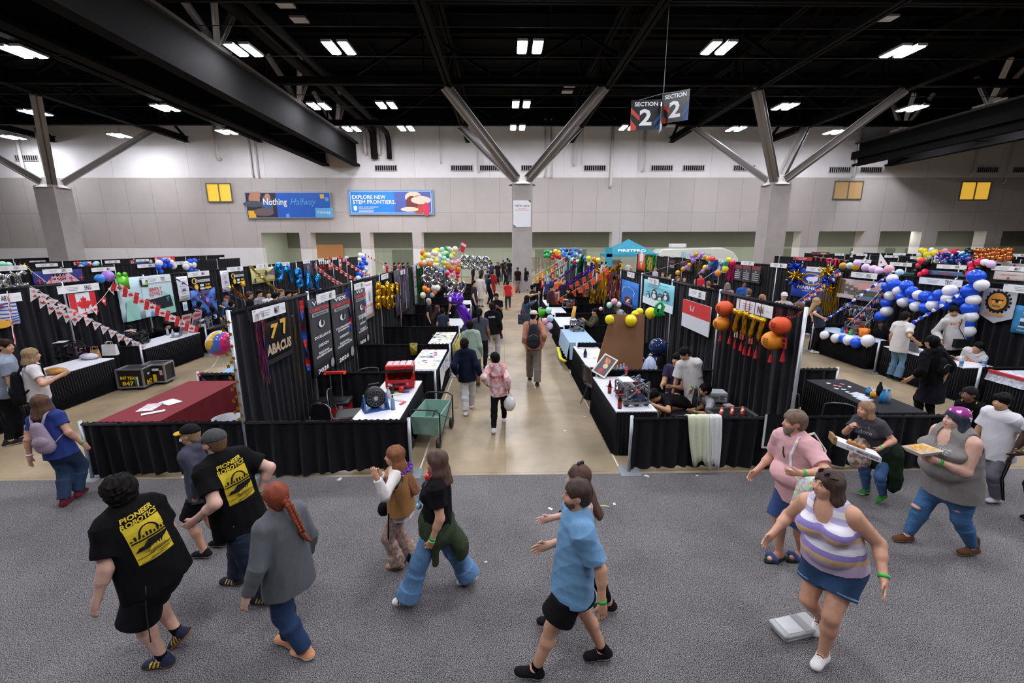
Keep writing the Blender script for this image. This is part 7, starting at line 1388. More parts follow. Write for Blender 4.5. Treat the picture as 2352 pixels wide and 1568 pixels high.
cloth_over(1.76,11.58,2.44,13.47,.755,.45,mat('9ab4cc',.8),'pale blue cloth draped over the table on the right of the aisle',amp=.03,hang=(1,0,0,1));mb=MB();mb.tube([(1.66,11.7,.22),(1.62,12.4,.12),(1.64,13.2,.25)],.05,8,flat=.5);tag(mb.build('cloth_trim',mat('d8d020',.6),None,True),'yellow trim hanging under the pale blue cloth','cloth')
cloth_over(9.83,6.45,10.5,8.5,.8,.18,mat('b8bcc8',.7,0,'cells',0,25),'white, blue and red patterned cloth on the right edge table',amp=.01);mb=MB();mb.box((-.03,-1.02,0),(.03,1.02,.05));tag(mb.build('cloth_border',mat('b82430',.6),None,False,(9.8,7.48,.79)),'red border of the patterned cloth at the right edge','cloth')
# small props
def bag(px,py,w,h,c,lab,z=.75,name='paper_bag',Y=None):
 p=onZ(px,py,z);t=empty(name,lab,'bag',p,.2);mb=MB();mb.add([(-w/2,-.06,0),(w/2,-.06,0),(w/2,.06,0),(-w/2,.06,0),(-w/2+.01,-.03,h),(w/2-.01,-.03,h),(w/2-.01,.03,h),(-w/2+.01,.03,h)],[(3,2,1,0),(0,1,5,4),(1,2,6,5),(2,3,7,6),(3,0,4,7)]);mb.build('bag_body',mat(c,.8,0,'noise',0,6,.15,.4),t)
 for y_ in (-.03,.03):mb=MB();mb.tube([(-.06,y_,h-.01),(-.05,y_,h+.07),(.05,y_,h+.07),(.06,y_,h-.01)],.005,5);mb.build('bag_handle',mat(c,.8),t)
bag(1053,727,.3,.34,'9a7248','brown paper bag standing on the table corner left of the aisle');bag(221,822,.16,.2,'a07a50','small brown paper bag on the long left table');bag(255,815,.3,.26,'d4d2d4','white plastic bag with a brown bag inside on the long left table',name='plastic_bag')
p=onZ(205,825,.75);mb=MB();mb.sph((0,0,.07),.14,10,sc=(1.4,.9,.55));tag(mb.build('plastic_bag',mat('c8c8d4',.3,0,'noise',0,9,.2,.6),None,True,p),'crumpled clear plastic bag on the long left table','bag')
p=onZ(130,858,.76);mb=MB();mb.sph((0,0,.06),.14,10,sc=(1.5,1,.5));tag(mb.build('snack_bag',mat('b07a3c',.4,0,'noise',0,7,.4,.5),None,True,p),'torn brown snack bag in front of the blonde woman','bag')
p=onZ(1950,762,.75);mb=MB();mb.lathe([(0,0),(.1,0),(.135,.24),(.125,.24),(.09,.01)],n=18);o=tag(mb.build('bucket',mat('e07a0c',.4),None,True,(10.1,12.1,.75)),'orange bucket on the balloon edged table','bucket');mb=MB();mb.tube([(-.13,0,.23),(-.16,-.06,.12),(.0,-.16,.05),(.16,-.06,.12),(.13,0,.23)],.006,6);mb.build('bucket_handle',mat('e07a0c',.4),o)
mb=MB();mb.lathe([(0,0),(.14,0),(.18,.3),(.17,.3),(.13,.01)],n=18);o=tag(mb.build('bucket',mat('4ab818',.4),None,True,onZ(1243,728,.38)),'bright green bucket hanging beside the pastel balloons','bucket');mb=MB();mb.tube([(-.17,0,.29),(0,0,.42),(.17,0,.29)],.006,6);mb.build('bucket_handle',WHITE,o);mb=MB();mb.tube([(0,0,0),(0,0,-.38)],.02,6);mb.build('bucket_stand',POST,o)
for i,(dx,c) in enumerate(((-.0,'1c6ac0'),(.1,'c81c28'),(.2,'2a9ab0'),(-.08,'2aa040'))):p=onZ(1908+i*5,757,.75);bottle(9.98+dx*.4,12.75-.12*i,.75,c,('2a80d0','c82830','9ab8c0','3ab050')[i],'%s squeeze bottle left of the orange bucket' % ('blue','red','teal','green')[i],.17,.04)
p=onZ(1327,735,.75);mb=MB();mb.tube([(0,0,.03),(.05,.03,.3),(.1,.05,.6)],[.05,.07,.05],12);tag(mb.build('baguette_plush',mat('d8a850',.8,0,'noise',0,4,.2),None,True,(2.2,14.3,.75)),'long golden baguette plush standing on the right table','toy')
# laptop, backpack, clothes under the front left table
t=empty('laptop','open silver laptop in front of the boy in the black polo','laptop',(-9.45,12.75,.752),-1.2);mb=MB();mb.box((-.16,-.11,0),(.16,.11,.015));mb.build('laptop_base',mat('8a8c90',.3),t);mb=MB();mb.box((-.16,-.01,0),(.16,0,.21),0,Matrix.Translation((0,.11,.015)) @ Matrix.Rotation(-.2,4,'X'));mb.build('laptop_screen',mat('4a4c52',.3),t)
mb=MB();mb.sph((0,0,.2),.2,14,sc=(1,.8,1.2));tag(mb.build('backpack',mat('141416',.8),None,True,(-4.35,6.6,.02)),'black backpack on the floor behind the front left drape','backpack')
mb=MB();mb.lathe([(0,0),(.17,0),(.2,.22),(.19,.22),(.16,.01)],n=16);tag(mb.build('bowl',mat('c8c8cc',.5),None,True,(-4.12,6.3,.62)),'white round tub edge showing above the front left drape','tub')
t=empty('stool','small stand under the white tub','stand',(-4.12,6.3,0));mb=MB();mb.box((-.15,-.12,0),(.15,.12,.62));mb.build('stand_body',BK,t)
mb=MB();mb.add([(-5.1,9.2,.5),(-4.5,9.2,.5),(-4.5,10.4,.76),(-5.1,10.4,.76)],[(0,1,2,3)]);table(-5.9,9.0,-5.2,10.8,'light blue covered table behind the near left end post',mat('7aa8d8',.7))
ribbon([Vector((-6.02,8.55,.88)),Vector((-5.9,8.5,.7)),Vector((-5.95,8.5,.45))],.12,('b02438','3a2a8a'),'red and purple ribbon tied on the low left post',tw=.4)
ribbon(sag(onY(504,812,10.6),Vector((-5.95,8.6,.9)),.1),.01,('d8d8dc',),'thin white string of the marbled balloon tied to the low drape','string',.2)
# display boards, easels left
for i,(px,py,c,lab) in enumerate(((425,735,'b8a8a8','pinkish display board standing left of the boys in navy jerseys'),(452,742,'c89a9c','display board with a red top beside the boys in navy jerseys'))):
 p=onX(px,py,-9.4);B=Board((0,0,0),(0,1,0),(.3,0,1));t=empty('display_board',lab,'board',(p.x,p.y,1.05));mb=MB();mb.add([B.pt(x*.2,y*.3,z) for z in (-.01,0) for x,y in ((-1,-1),(1,-1),(1,1),(-1,1))],[(3,2,1,0),(4,5,6,7),(0,1,5,4),(1,2,6,5),(2,3,7,6),(3,0,4,7)]);mb.build('board_panel',mat(c,.6),t);B.rect(0,.2,.3,.08,0);B.rect(0,-.05,.32,.25,1);B.mb.build('board_print',[mat('b03040',.6),mat('5a5c68',.6)],t);mb=MB();mb.tube([(0,0,-.29),(-.1,0,-.3)],.01,5);mb.build('board_foot',POST,t)
# far canopy tent and white van shape behind the booths
p=onY(1442,580,40.3);t=empty('canopy_tent','light blue pointed canopy tent behind the right booths','tent',(p.x,40.3,0));cb_=mat('2b8ba2',.7);mb=MB();w=2.2
mb.add([(-w,-w*.6,2.45),(w,-w*.6,2.45),(w,w*.6,2.45),(-w,w*.6,2.45),(0,0,3.7),(-w,-w*.6,2.2),(w,-w*.6,2.2),(w,w*.6,2.2),(-w,w*.6,2.2)],[(0,1,4),(1,2,4),(2,3,4),(3,0,4),(5,6,1,0),(6,7,2,1),(7,8,3,2),(8,5,0,3)]);mb.build('canopy',cb_,t);B=Board((0,-w*.6-.02,2.6),(1,0,0),(0,.5,1));B.text('FIRSTPRO',0,.15,2.4,.25,0,0,.02);B.mb.build('canopy_print',WHITE,t)
for sx in (-1,1):
 for sy in (-1,1):mb=MB();mb.tube([(sx*w*.97,sy*w*.58,0),(sx*w*.97,sy*w*.58,2.4)],.04,6);mb.build('tent_pole',POST,t)
mb=MB();mb.box((-w-.1,-w*.6,0),(-w+.5,-w*.6+.05,3));mb.build('side_banner',cb_,t)
p=onY(1605,590,39.);t=empty('van','white van roof with blue script showing behind the right booths','van',(p.x,39.,0));mb=MB();L=3.5
pr=[(-L,.4),(-L,2.55),(-L+.3,2.85),(L-1.4,2.95),(L-.5,2.6),(L,2.0),(L,.4)];N=len(pr);mb.add([(x,y,z) for y in (0,2.) for x,z in pr],[tuple(range(N)),tuple(range(2*N-1,N-1,-1))]+[(i,N+i,N+(i+1) % N,(i+1) % N) for i in range(N)]);mb.build('van_body',mat('cfd0c8',.4),t,bev=.08);mb=MB();mb.box((-2.2,.6,2.95),(-.9,1.4,3.3));mb.build('roof_unit',mat('d8d8d8',.5),t,bev=.05);B=Board((-.3,-.02,2.35),(1,0,0),(0,0,1));B.text('Blue Ribbon',0,0,2.6,.5,0,.25);B.mb.build('van_lettering',mat('6ab8d0',.5),t)
for x_ in (-2.6,2.6):mb=MB();mb.lathe([(0,-.12),(.4,-.12),(.4,.12),(0,.12)],n=18,M=Matrix.Translation((x_,.15,.4)) @ Matrix.Rotation(PI/2,4,'X'));mb.build('wheel',BK,t)
p=onZ(1181,673,0);mb=MB();mb.lathe([(.16,0),(.16,.02),(.1,.02),(.02,.6),(0,.6)],n=14);tag(mb.build('traffic_cone',mat('d8603a',.6),None,True,p),'orange cone standing in the aisle by the middle column','cone')
# small far flag and pennant poles
p=onY(1058,578,22.);t=empty('flag','small red and white flag raised above the silver numerals','flag',(p.x,22.,0));mb=MB();mb.tube([(0,0,0),(0,0,3.4)],.015,6);mb.build('flag_pole',POST,t);B=Board((.12,0,3.2),(1,0,-.6),(.4,0,1));B.rect(0,0,.25,.5,0);B.rect(0,.1,.25,.12,1);B.mb.build('flag_cloth',[mat('c83038',.6),WHITE],t)
p=onX(2018,602,18.);t=empty('flag','white pennant with small red heart above the lilac balloons','flag',(p.x,p.y,0));mb=MB();mb.tube([(0,0,0),(0,0,p.z+.4)],.015,6);mb.build('flag_pole',POST,t);B=Board((0,-.25,p.z),(0,-1,0),(0,0,1));B.shape([(-.25,.45),(.3,-.1),(-.25,-.25)],0);B.disc(-.1,0,.05,1);B.mb.build('flag_cloth',[WHITE,mat('b02030',.5)],t)
# parts boxes on the black table, bench right
for i in range(3):sheetp(1968+i*9,905+i*6,.22,.16,.3,('b8bcc8','c8ccd4','a8b0c0')[i],'clear parts organiser box on the black table, %s from the left' % ordn(i),.757,'parts_box')
p=onZ(2150,850,.755);mb=MB();mb.sph((0,0,.05),.09,10,sc=(3,1.2,.6));tag(mb.build('pencil_case',mat('1a2422',.8),None,True,(9.95,9.6,.755)),'long black pencil case on the hoodie boy table','case');
t=empty('laptop','grey laptop in front of the seated boy in the white hoodie','laptop',(10.05,10.35,.752),1.5);mb=MB();mb.box((-.17,-.12,0),(.17,.12,.015));mb.build('laptop_base',mat('8a8c90',.3),t);mb=MB();mb.box((-.17,-.01,0),(.17,0,.22),0,Matrix.Translation((0,.12,.015)) @ Matrix.Rotation(-.25,4,'X'));mb.build('laptop_screen',mat('7a7c82',.3),t)

p=onX(283,648,-10.45);mb=MB();mb.box((-.02,-.17,-.2),(.02,.17,.16));mb.sph((0,-.1,.2),.08,8,sc=(.5,1,1));mb.sph((0,.1,.2),.08,8,sc=(.5,1,1));tag(mb.build('foil_bag',mat('5ab81c',.3,.3),None,True,p),'lime green foil bag pinned at the corner of the pale teal banner','decoration')
# ---------------------------------------------------------------- people in front
GB=mat('1fae3c',.4)
SN=lambda c,sole='e4e0d8',**k:dict(c=c,sole=sole,lace=k.pop('lace','d8d8d8'),**k)
def backpack(P,c,w=.15,hgt=.30,d=.09,drop=.02,straps=True,name='backpack',lab=None,trim=None):
 G=Grid(P['chest']-.45,P['chest']+.45,.012 if P['h']>.01 else .008);tf,tr,td,s=P['tf'],P['tr'],P['td'],P['s'];b=P['b']
 c0=P['chest']-tf*(.150*s*b*.72+d*.75)-td*drop;G.cone(c0-td*hgt*.42,c0+td*hgt*.38,w*.95,w*.62,.02,.62,tf);G.ell(c0-tf*d*.5-td*hgt*.22,(w*.75,d*.55,hgt*.24),(tr,tf,td),.015)
 v,q=G.mesh();o=link(name,np_mesh(name,v,q),P['lab'],cloth(c,.2,.15))
 if straps:
  for g in (-1,1):
   sh=P['shc']+tr*g*.095*s;mb=MB();mb.tube([c0+tr*g*.05+td*hgt*.4,sh-tf*.10*s*b+td*.05,sh+td*.105*s-tf*.01,sh+tf*.09*s*b+td*.055*s,P['chest']+tr*g*.13*s*b+tf*.105*s*b,P['chest']+tr*g*.155*s*b-td*.12-tf*.02,c0+tr*g*.11-td*hgt*.4],.017,8,flat=.45);mb.build('strap',cloth(trim or c),o,True)
 mb=MB();mb.tube([c0-tf*d*1.02+tr*a*w*.62+td*(-.02+.05*(1-a*a)) for a in (-1,-.5,0,.5,1)],.004,5);mb.build('zip',mat('8a8a8c',.4),o);return o
def tee_print(P,geo,mats,back=True,dy=.0,lift=.006,dx=0.):
 n=-P['tf'] if back else P['tf'];u=P['tr'] if back else -P['tr'];c=P['shc']*.45+P['chest']*.55+P['td']*dy+u*dx;return decal(P,P['top'],geo,c,u,P['td'],n,mats,'shirt_print',lift)
def pioneer(P):
 w,h=.26,.36;g=[grect(0,-.03,w-.02,h-.06,0),gtext('PIONEER',.0,.185,.22,.035,0,.25,.03,.06),gtext('ROBOTICS',-.0,.142,.25,.038,0,.25,.03,.06)]
 rr=random.Random(5)
 for i in range(13):g.append(grect(rr.uniform(-.07,.07),-.11-.0075*i,rr.uniform(.06,.16),.004,1,4,1,.01))
 for i in range(10):x_=-.11+.024*i;h_=.012+.022*rr.random();g.append(grect(x_,.012+h_/2,.014,h_,1,1,1))
 g+=[grect(0,-.0,.24,.012,1,4,1),grect(.03,-.03,.15,.035,1,4,1,.04),grect(-.02,-.06,.17,.03,1,4,1,.03),gtext('4991C',.02,-.075,.13,.03,0,.4,.03,.2)]
 ar=[(.07*math.cos(PI*i/10),.03+.075*math.sin(PI*i/10)) for i in range(11)]+[(.055*math.cos(PI*i/10),.03+.065*math.sin(PI*i/10)) for i in range(10,-1,-1)]
 g.append((ar,[(i,i+1,20-i,21-i) for i in range(10)],1));tee_print(P,g,[mat('c9ae1c',.7),mat('141316',.8)],True,-.085)
P=person('woman in a blue t-shirt wearing a small lilac backpack, walking away',[(147,1148),(180,1128,.10)],(95,925),352,350,hands=[(68,1050,'v',.99),(190,1018,'v',.97)],b=1.12,hair=('mid','4a2c1a',-.04),top=dict(c='1b2f72',hem=.12,sleeve=.55),bot=dict(name='jeans',c='1c3450',loose=.02),shoe=SN('5a1020','7a1828',lace='7a2030'),h=.007)
backpack(P,'9a8898',.12,.30,.085,.08);band(P,0,mat('e0d4d4',.6),.03,.036,.012,'bracelet');band(P,1,GB,.02)
P=person('man with curly black hair in black t-shirt, black shorts and navy trainers',[(375,1510),(410,1452,.15,.7)],(272,1128),268,292,hands=[(222,1380,'v',.98),None],b=1.4,twist=28,hair=('curly','100c0b'),top=dict(c='0d0d0f',hem=.12,sleeve=.7,loose=.02,t=.018),bot=dict(name='shorts',c='161618',len=.95,loose=.035),shoe=SN('1a1f3a','a87c4c',stripe='d8b01c',sock='101012',lace='1a1f3a'),beard=('1c1310',0.),h=.0065,sk='pale',footdir=(262,262))
pioneer(P);mb=MB();mb.tube([P['hj'] if 0 else P['pel']-P['rt']*.19-P['fw']*.06,P['pel']-P['rt']*.22-P['fw']*.05-V3((0,0,.2)),P['pel']-P['rt']*.21-P['fw']*.03-V3((0,0,.48))],.011,6,flat=.4);part(P,'belt_strap',mb,mat('17161a',.6))
P=person('boy in a black and yellow cap and dark hooded top beside the capped man',[(470,1265),(508,1240)],(436,998),270,268,hands=[(458,1178,'v',.93),None],hair=('cap','9a7a50',mat('161618',.8),mat('e0a818',.7)),top=dict(c='38384a',hem=.10,sleeve=1.9,hood=True,t=.022),bot=dict(name='shorts',c='121214',len=.85,loose=.02),shoe=SN('1a1a1c','d8d0c4',lace='1a1a1c'),h=.0075,sk='light')
mb=MB();c=P['C']+P['hf']*.055-P['hup']*.03-P['hr']*.055;mb.box((-.012,-.004,-.012),(.012,.004,.012),0,Matrix.Translation(Vector(c-P['hr']*.012)));part(P,'face_sticker',mb,WHITE,False)
P=person('tall man in washed grey cap and black t-shirt with a yellow back print',[(612,1368),(541,1325)],(492,1015),272,285,hands=[(446,1195,'v',.97),(594,1131,'v',.95)],b=1.3,twist=26,hair=('cap','6a4a30',mat('38393a',.9,0,'noise',0,30,.2),None),top=dict(c='0e0e10',hem=.16,sleeve=.7,loose=.02,t=.02),bot=dict(name='jeans',c='152338',loose=.02),shoe=SN('26282a','9a9480',stripe='b0a070',lace='26282a'),beard=('5a3a26',0.),h=.0065,sk='pale')
pioneer(P);mb=MB();mb.tube([P['nk']-P['tf']*.03*1+P['tr']*a*.07-P['tf']*(.055*math.cos(a*1.4)-.02)-P['td']*.025 for a in (-1,-.5,0,.5,1)],.012,6,flat=.5);part(P,'lanyard',mb,mat('c8503a',.6,0,'cells',0,60.));band(P,1,GB,.02)
mb=MB();[mb.tube([P['C']+P['hr']*g*.078+P['hup']*.008-P['hf']*.01,P['C']+P['hr']*g*.07+P['hup']*.008+P['hf']*.075],.0025,5) for g in (-1,1)];[mb.sph(P['C']+P['hf']*.088+P['hup']*.002+P['hr']*g*.031,.02,8,sc=(1,.5,.8)) for g in (-1,1)];part(P,'sunglasses',mb,mat('1c1512',.2))
P=person('woman with a long red braid in grey long sleeve shirt and jeans',[(702,1492),(664,1465)],(633,1140),288,300,hands=[(566,1378,'v',.98),None],b=1.2,twist=14,hair=('braid','7c3214',.22),top=dict(c='55575c',hem=.17,sleeve=1.93,t=.016,loose=.01),bot=dict(name='jeans',c='1c3558',loose=.015),shoe=SN('d8946a','e8e4de',st=.03,lace='d8946a'),h=.0065,sk='pale')
P=person('young woman with long light brown hair, purple lei, white sleeves and tan vest',[(914,1292),(944,1268)],(906,1046),268,262,hands=[(866,1098,'n',.62),(872,1088,'n',.6)],poles=[(-.3,-.2,-1.),(.3,-.2,-1.)],b=.98,hair=('long','7a4a2a',.06),top=dict(c='d8d2ce',hem=.13,sleeve=1.93,t=.014),bot=dict(name='trousers',m=mat('9a8074',.9,0,'cells',0,45.,.3,.2),flare=.035),shoe=dict(c='a88068',sole='8a5a40'),h=.007,bust=.01)
G=Grid(P['chest']-.4,P['chest']+.4,.008);tf,tr,td=P['tf'],P['tr'],P['td'];G.cone(P['shc']+td*.02,P['pel']-td*.04,.175,.195,.02,.74,tf,flat=True);G.cut(P['shc']+td*.015,td)
for g in (-1,1):G.cone(P['sh'][0 if g<0 else 1]-td*.05,P['sh'][0 if g<0 else 1]+td*.05+tr*g*.1,.07,.1,0,sub=True)
v,q=G.mesh();link('vest',np_mesh('vest',folds(v,q,.006,2),q),P['lab'],cloth('9a6c3c',.2))
rr=random.Random(1);mb=MB()
for i in range(80):a=2*PI*i/80;c=P['nk']-td*(.05+.10*(1+math.cos(a))/2)+tf*(math.cos(a)*.16+.02)+tr*math.sin(a)*.125+V3([rr.gauss(0,.008) for _ in range(3)]);mb.sph(c,.018,6,sc=(1,.6,.8))
part(P,'lei',mb,mat('6a34a8',.6));mb=MB();mb.sph(P['pel']+P['fw']*.17+V3((0,0,-.02)),.09,10,sc=(.8,1.2,.8));part(P,'waist_bag',mb,mat('121214',.8));mb=MB();mb.tube([P['pel']+P['fw']*.1-P['rt']*.14,P['pel']+P['fw']*.12-P['rt']*.15-V3((0,0,.28))],.014,6,flat=.4);part(P,'bag_strap',mb,mat('101012',.7))
P=person('young woman in black t-shirt and wide ripped jeans with red headphones round her neck',[(935,1375),(1078,1322,.10,.3)],(1003,1060),268,276,hands=[(991,1244,'v',.97),None],b=1.12,hair=('mid','4a3226',-.02),top=dict(c='121216',hem=.08,sleeve=.62,t=.015),bot=dict(name='jeans',m=cloth('5c82ac',.2,.2),flare=.042,loose=.02),shoe=SN('dedad6','e4e0da',stripe='1a1a1c',lace='d8d8d8'),h=.0065,bust=.015,grip=(1,0))
G=Grid(P['pel']-.5,P['pel']+.4,.009);p_=P['pel'];G.cone(p_+V3((0,0,.03)),p_-V3((0,0,.05)),.195,.20,.02,.85,P['fw']);G.cone(p_-P['fw']*.10,p_-P['fw']*.22-V3((0,0,.25)),.09,.13,.04,.6,P['fw']);G.cone(p_-P['rt']*.15,p_-P['rt']*.17-V3((0,0,.30)),.07,.03,.03);v,q=G.mesh();link('tied_jacket',np_mesh('jacket',folds(v,q,.012,5),q),P['lab'],cloth('25331a',.3,.2))
for g in (-1,1):mb=MB();mb.lathe([(0,-.015),(.035,-.015),(.038,.015),(0,.015)],n=14,M=Matrix.Translation(Vector(P['nk']+P['hf']*.075-P['hr']*g*.045-P['td']*.04)) @ Matrix.Rotation(1.2,4,'X'));part(P,'headphone_cup',mb,mat('c8201c',.3))
mb=MB();mb.tube([P['nk']+P['hf']*.075+P['hr']*.05*math.cos(a)-P['hf']*.13*math.sin(a)-P['td']*.02 for a in [i*PI/8 for i in range(9)]],.008,6);part(P,'headphone_band',mb,mat('3a1a8a',.3));band(P,0,mat('7ad0a0',.4),.0,.034,.006,'bracelet');band(P,0,mat('c86a20',.4),-.015,.034,.004,'bracelet');band(P,0,GB,.025)
mb=MB();[mb.tube([P['nk']+P['tf']*.05+P['tr']*g*.05,P['chest']+P['tf']*.16+P['tr']*g*.03,P['chest']+P['tf']*.17-P['td']*.12],.004,5) for g in (-1,1)];mb.sph(P['chest']+P['tf']*.17-P['td']*.15,.03,8);part(P,'bead_lanyard',mb,mat('7aa8d0',.4,0,'cells',0,70.))
for i,(dz,w_) in enumerate(((-.0,.045),(-.12,.03),(-.2,.035))):mb=MB();k_=P['K'][0]+P['fw']*.088+V3((0,0,dz+.06));mb.sph(k_,w_,8,sc=(.35,1,.9));part(P,'knee_rip',mb,mat(('101012','c8d0dc','101012')[i],.9))
P=person('long haired woman in mauve top, half hidden by the man in blue',[(1402,1388),(1268,1422)],(1328,1096),268,266,hands=[None,(1262,1190,'v',.9)],b=1.0,hair=('long','4a3022',.02),top=dict(c='a89696',hem=.12,sleeve=.5,t=.012),bot=dict(name='leggings',c='0e0e10',t=.006,len=1.85),shoe=dict(c='1e1c1c',sole='141414',st=.02),h=.0075,sk='pale',bust=.01)
mb=MB();[mb.sph(P['C']+P['hup']*.12-P['hf']*(.0+.02*i)+P['hr']*.01*i,.022,8,sc=(.6,1,1.1)) for i in range(3)];part(P,'hair_clip',mb,mat('15131c',.4));mb=MB();e_=(P['sh'][1]+P['E'][1])/2;d_=nrm(P['E'][1]-P['sh'][1]);band(P,1,mat('111113',.5),.14,.05,.03,'arm_band')
P=person('bearded man in light blue t-shirt and black shorts striding left in front',[(1230,1535,.10,-.2),(1384,1492,.10,.1)],(1326,1134),266,276,hands=[(1385,1392,'v',.98),(1258,1252,'v',.97)],b=1.06,hair=('short','35241a',-.003),top=dict(c='6690b4',hem=.13,sleeve=.78,loose=.014,t=.024),bot=dict(name='shorts',c='121113',len=.72,loose=.03),shoe=SN('161618','e0dcd4',lace='101012',sock='101012',sockh=.05),beard=('6a4a38',-.004),h=.006)
band(P,0,GB,.02,.033,.011)
P=person('stocky grey haired man in pink t-shirt and blue shorts carrying a floral bag',[(1840,1266),(1790,1268)],(1824,968),252,278,hands=[(1836,1086,'n',.72),(1736,1082,'v',.97)],poles=[(-.9,-.6,-.3),None],b=1.3,belly=.07,hair=('short','6a5444',.004),top=dict(c='d0a0a2',hem=.13,sleeve=.75,t=.016,loose=.015),bot=dict(name='shorts',c='2c4270',len=1.0,loose=.02),beard=('8a7a6c',.02),h=.0065,grip=(.8,.2),shoe=None)
band(P,0,GB,.04,.033,.012)
def sandal(P,i,c,sole):
 a=P['AN'][i];f_,u_,s_=P['f%d' % i];M=Matrix.Translation(Vector(a-u_*.078+f_*.055)) @ Matrix(((s_[0],f_[0],u_[0],0),(s_[1],f_[1],u_[1],0),(s_[2],f_[2],u_[2],0),(0,0,0,1)));mb=MB();mb.lathe([(0,0),(1,0),(1.05,.18),(0,.18)],n=20,M=M @ Matrix.Diagonal((.05,.14,.12,1)));o=part(P,'sandal',mb,mat(sole,.7));mb=MB();mb.tube([M @ Vector((x,.05,z)) for x,z in ((-.05,.01),(-.045,.05),(0,.07),(.045,.05),(.05,.01))],.034,8,flat=.25 if 0 else .3);mb.build('sandal_strap',mat(c,.7),o,True)
for i in (0,1):sandal(P,i,'3a4a80','20302a')
mb=MB();c=P['C']-P['hup']*.13+P['hf']*.0;mb.tube([c+P['hf']*.07*math.cos(a)+P['hr']*.068*math.sin(a)+P['hup']*.012*math.cos(3*a) for a in [-2.2+i*.4 for i in range(12)]],.006,6);part(P,'neck_headphones',mb,mat('1a1c30',.4));mb=MB();c=P['shc']*.6+P['chest']*.4+P['tf']*.165;mb.tube([c+P['td']*.05,c-P['td']*.02+P['tr']*.01,c-P['td']*.07],.007,6);part(P,'hanging_glasses',mb,mat('2a1a1a',.3))
t=empty('shoulder_bag','floral fabric shoulder bag held by the man in pink','bag',Vector(P['base'])+Vector(P['W'][0])+Vector((.10,-.07,-.26)),0);FLO=mat('d8d4c4',.8,0,'multi',0,38.,.55,0);G=Grid(V3((-.22,-.22,-.22)),V3((.22,.22,.3)),.012);G.cone((-.0,0,-.10),(0,0,.12),.17,.14,.03,.45,V3((.35,.93,0)));v,q=G.mesh();link('bag_body',np_mesh('bag',v,q),t,FLO);q0=Vector(P['base'])-t.location;mb=MB();mb.tube([Vector((-.1,0,.18)),q0+Vector(P['chest']+P['tf']*.235-P['tr']*.12-P['td']*.06),q0+Vector(P['chest']*.4+P['sh'][0]*.6+P['tf']*.19),q0+Vector(P['sh'][0]+P['td']*.10+P['tf']*.07+P['tr']*.06),q0+Vector(P['sh'][0]+P['td']*.09-P['tf']*.12+P['tr']*.05),q0+Vector(P['chest']-P['tf']*.24-P['tr']*.12),Vector((.12,.05,.18))],.014,8,flat=.4);mb.build('bag_strap',FLO,t,True)
ST=bpy.data.materials.new('striped_knit');ST.use_nodes=True;n_=ST.node_tree.nodes;l_=ST.node_tree.links;p_=n_['Principled BSDF'];p_.inputs['Roughness'].default_value=.9;tc=n_.new('ShaderNodeTexCoord');sx=n_.new('ShaderNodeSeparateXYZ');mr=n_.new('ShaderNodeMapRange');mr.inputs[1].default_value=.86;mr.inputs[2].default_value=1.46;cr=n_.new('ShaderNodeValToRGB');cr.color_ramp.interpolation='CONSTANT';l_.new(tc.outputs['Object'],sx.inputs[0]);l_.new(sx.outputs[2],mr.inputs[0]);l_.new(mr.outputs[0],cr.inputs[0]);l_.new(cr.outputs[0],p_.inputs[0])
cs=('b8a4c0','b8a4c0','c8a880','8a7ab8','d8d4dc','c4b8d0','c8a880','8a7ab8','e0dce4','b8b0d0','e4e0e4','c4b8d4','d8d0dc');el=cr.color_ramp.elements
for i,c in enumerate(cs):
 e_=el[0] if i==0 else (el[1] if i==1 else el.new(i/len(cs)));e_.position=i/len(cs);e_.color=(*lin(c),1)
P=person('woman in a striped knitted tank top and denim shorts walking toward the camera',[(1890,1500,.10),(1884,1418,.16,.6)],(1902,1112),236,268,nod=3,hands=[(2030,1330,'v',.98),(1772,1228,'v',.97)],b=1.34,belly=.04,bust=.05,hair=('mid','3a261c',-.02),top=dict(m=ST,c='d0c8d8',hem=-.01,tank=True,t=.016),bot=dict(name='denim_shorts',m=cloth('1d3a5c',.2,.2),len=.56,loose=.014,waist=.16),shoe=SN('dcd8d4','e4e0dc',lace='141414',high=.03),h=.006,sk='light')
band(P,0,GB,.02,.034,.012);mb=MB();mb.tube([P['C']+P['hup']*.085+P['hf']*.055*math.cos(a)+P['hr']*.09*math.sin(a) for a in [-1.5+i*.3 for i in range(11)]],.005,6);[mb.sph(P['C']+P['hup']*.10+P['hf']*.052+P['hr']*g*.032,.025,10,sc=(1,.5,.9)) for g in (-1,1)];part(P,'sunglasses',mb,mat('2a1518',.15))
for i in (0,1):
 K_=P['K'][i];H_=P['pel']+P['rt']*(.095 if i else -.095);c=H_+(K_-H_)*.50;d_=nrm(K_-H_);mb=MB();r_=.118;u_=nrm(np.cross(d_,P['fw']));v_=np.cross(d_,u_);mb.tube([c+u_*r_*math.cos(a)+v_*r_*math.sin(a) for a in [2*PI*k_/18 for k_ in range(18)]],.009,8,closed=True);part(P,'turned_cuff',mb,cloth('6a86a0'))
P2=onZ(1838,1462,0);t=empty('grey_case','light grey plastic case lying on the carpet behind the woman in shorts','case',(P2.x,P2.y+.05,.006),.2);mb=MB();mb.box((-.2,-.09,0),(.22,.09,.045));mb.build('case_base',mat('9a9c9c',.5),t,bev=.02);mb=MB();mb.box((-.22,-.10,.05),(.18,.10,.085));mb.build('case_lid',mat('a8aaaa',.4),t,bev=.025);mb=MB();mb.box((-.17,-.08,.085),(-.02,.08,.09));mb.build('lid_panel',mat('c0c2c2',.4),t);mb=MB();mb.box((.0,-.09,.085),(.07,.09,.089));mb.build('lid_stripe',mat('8a8c8c',.4),t)
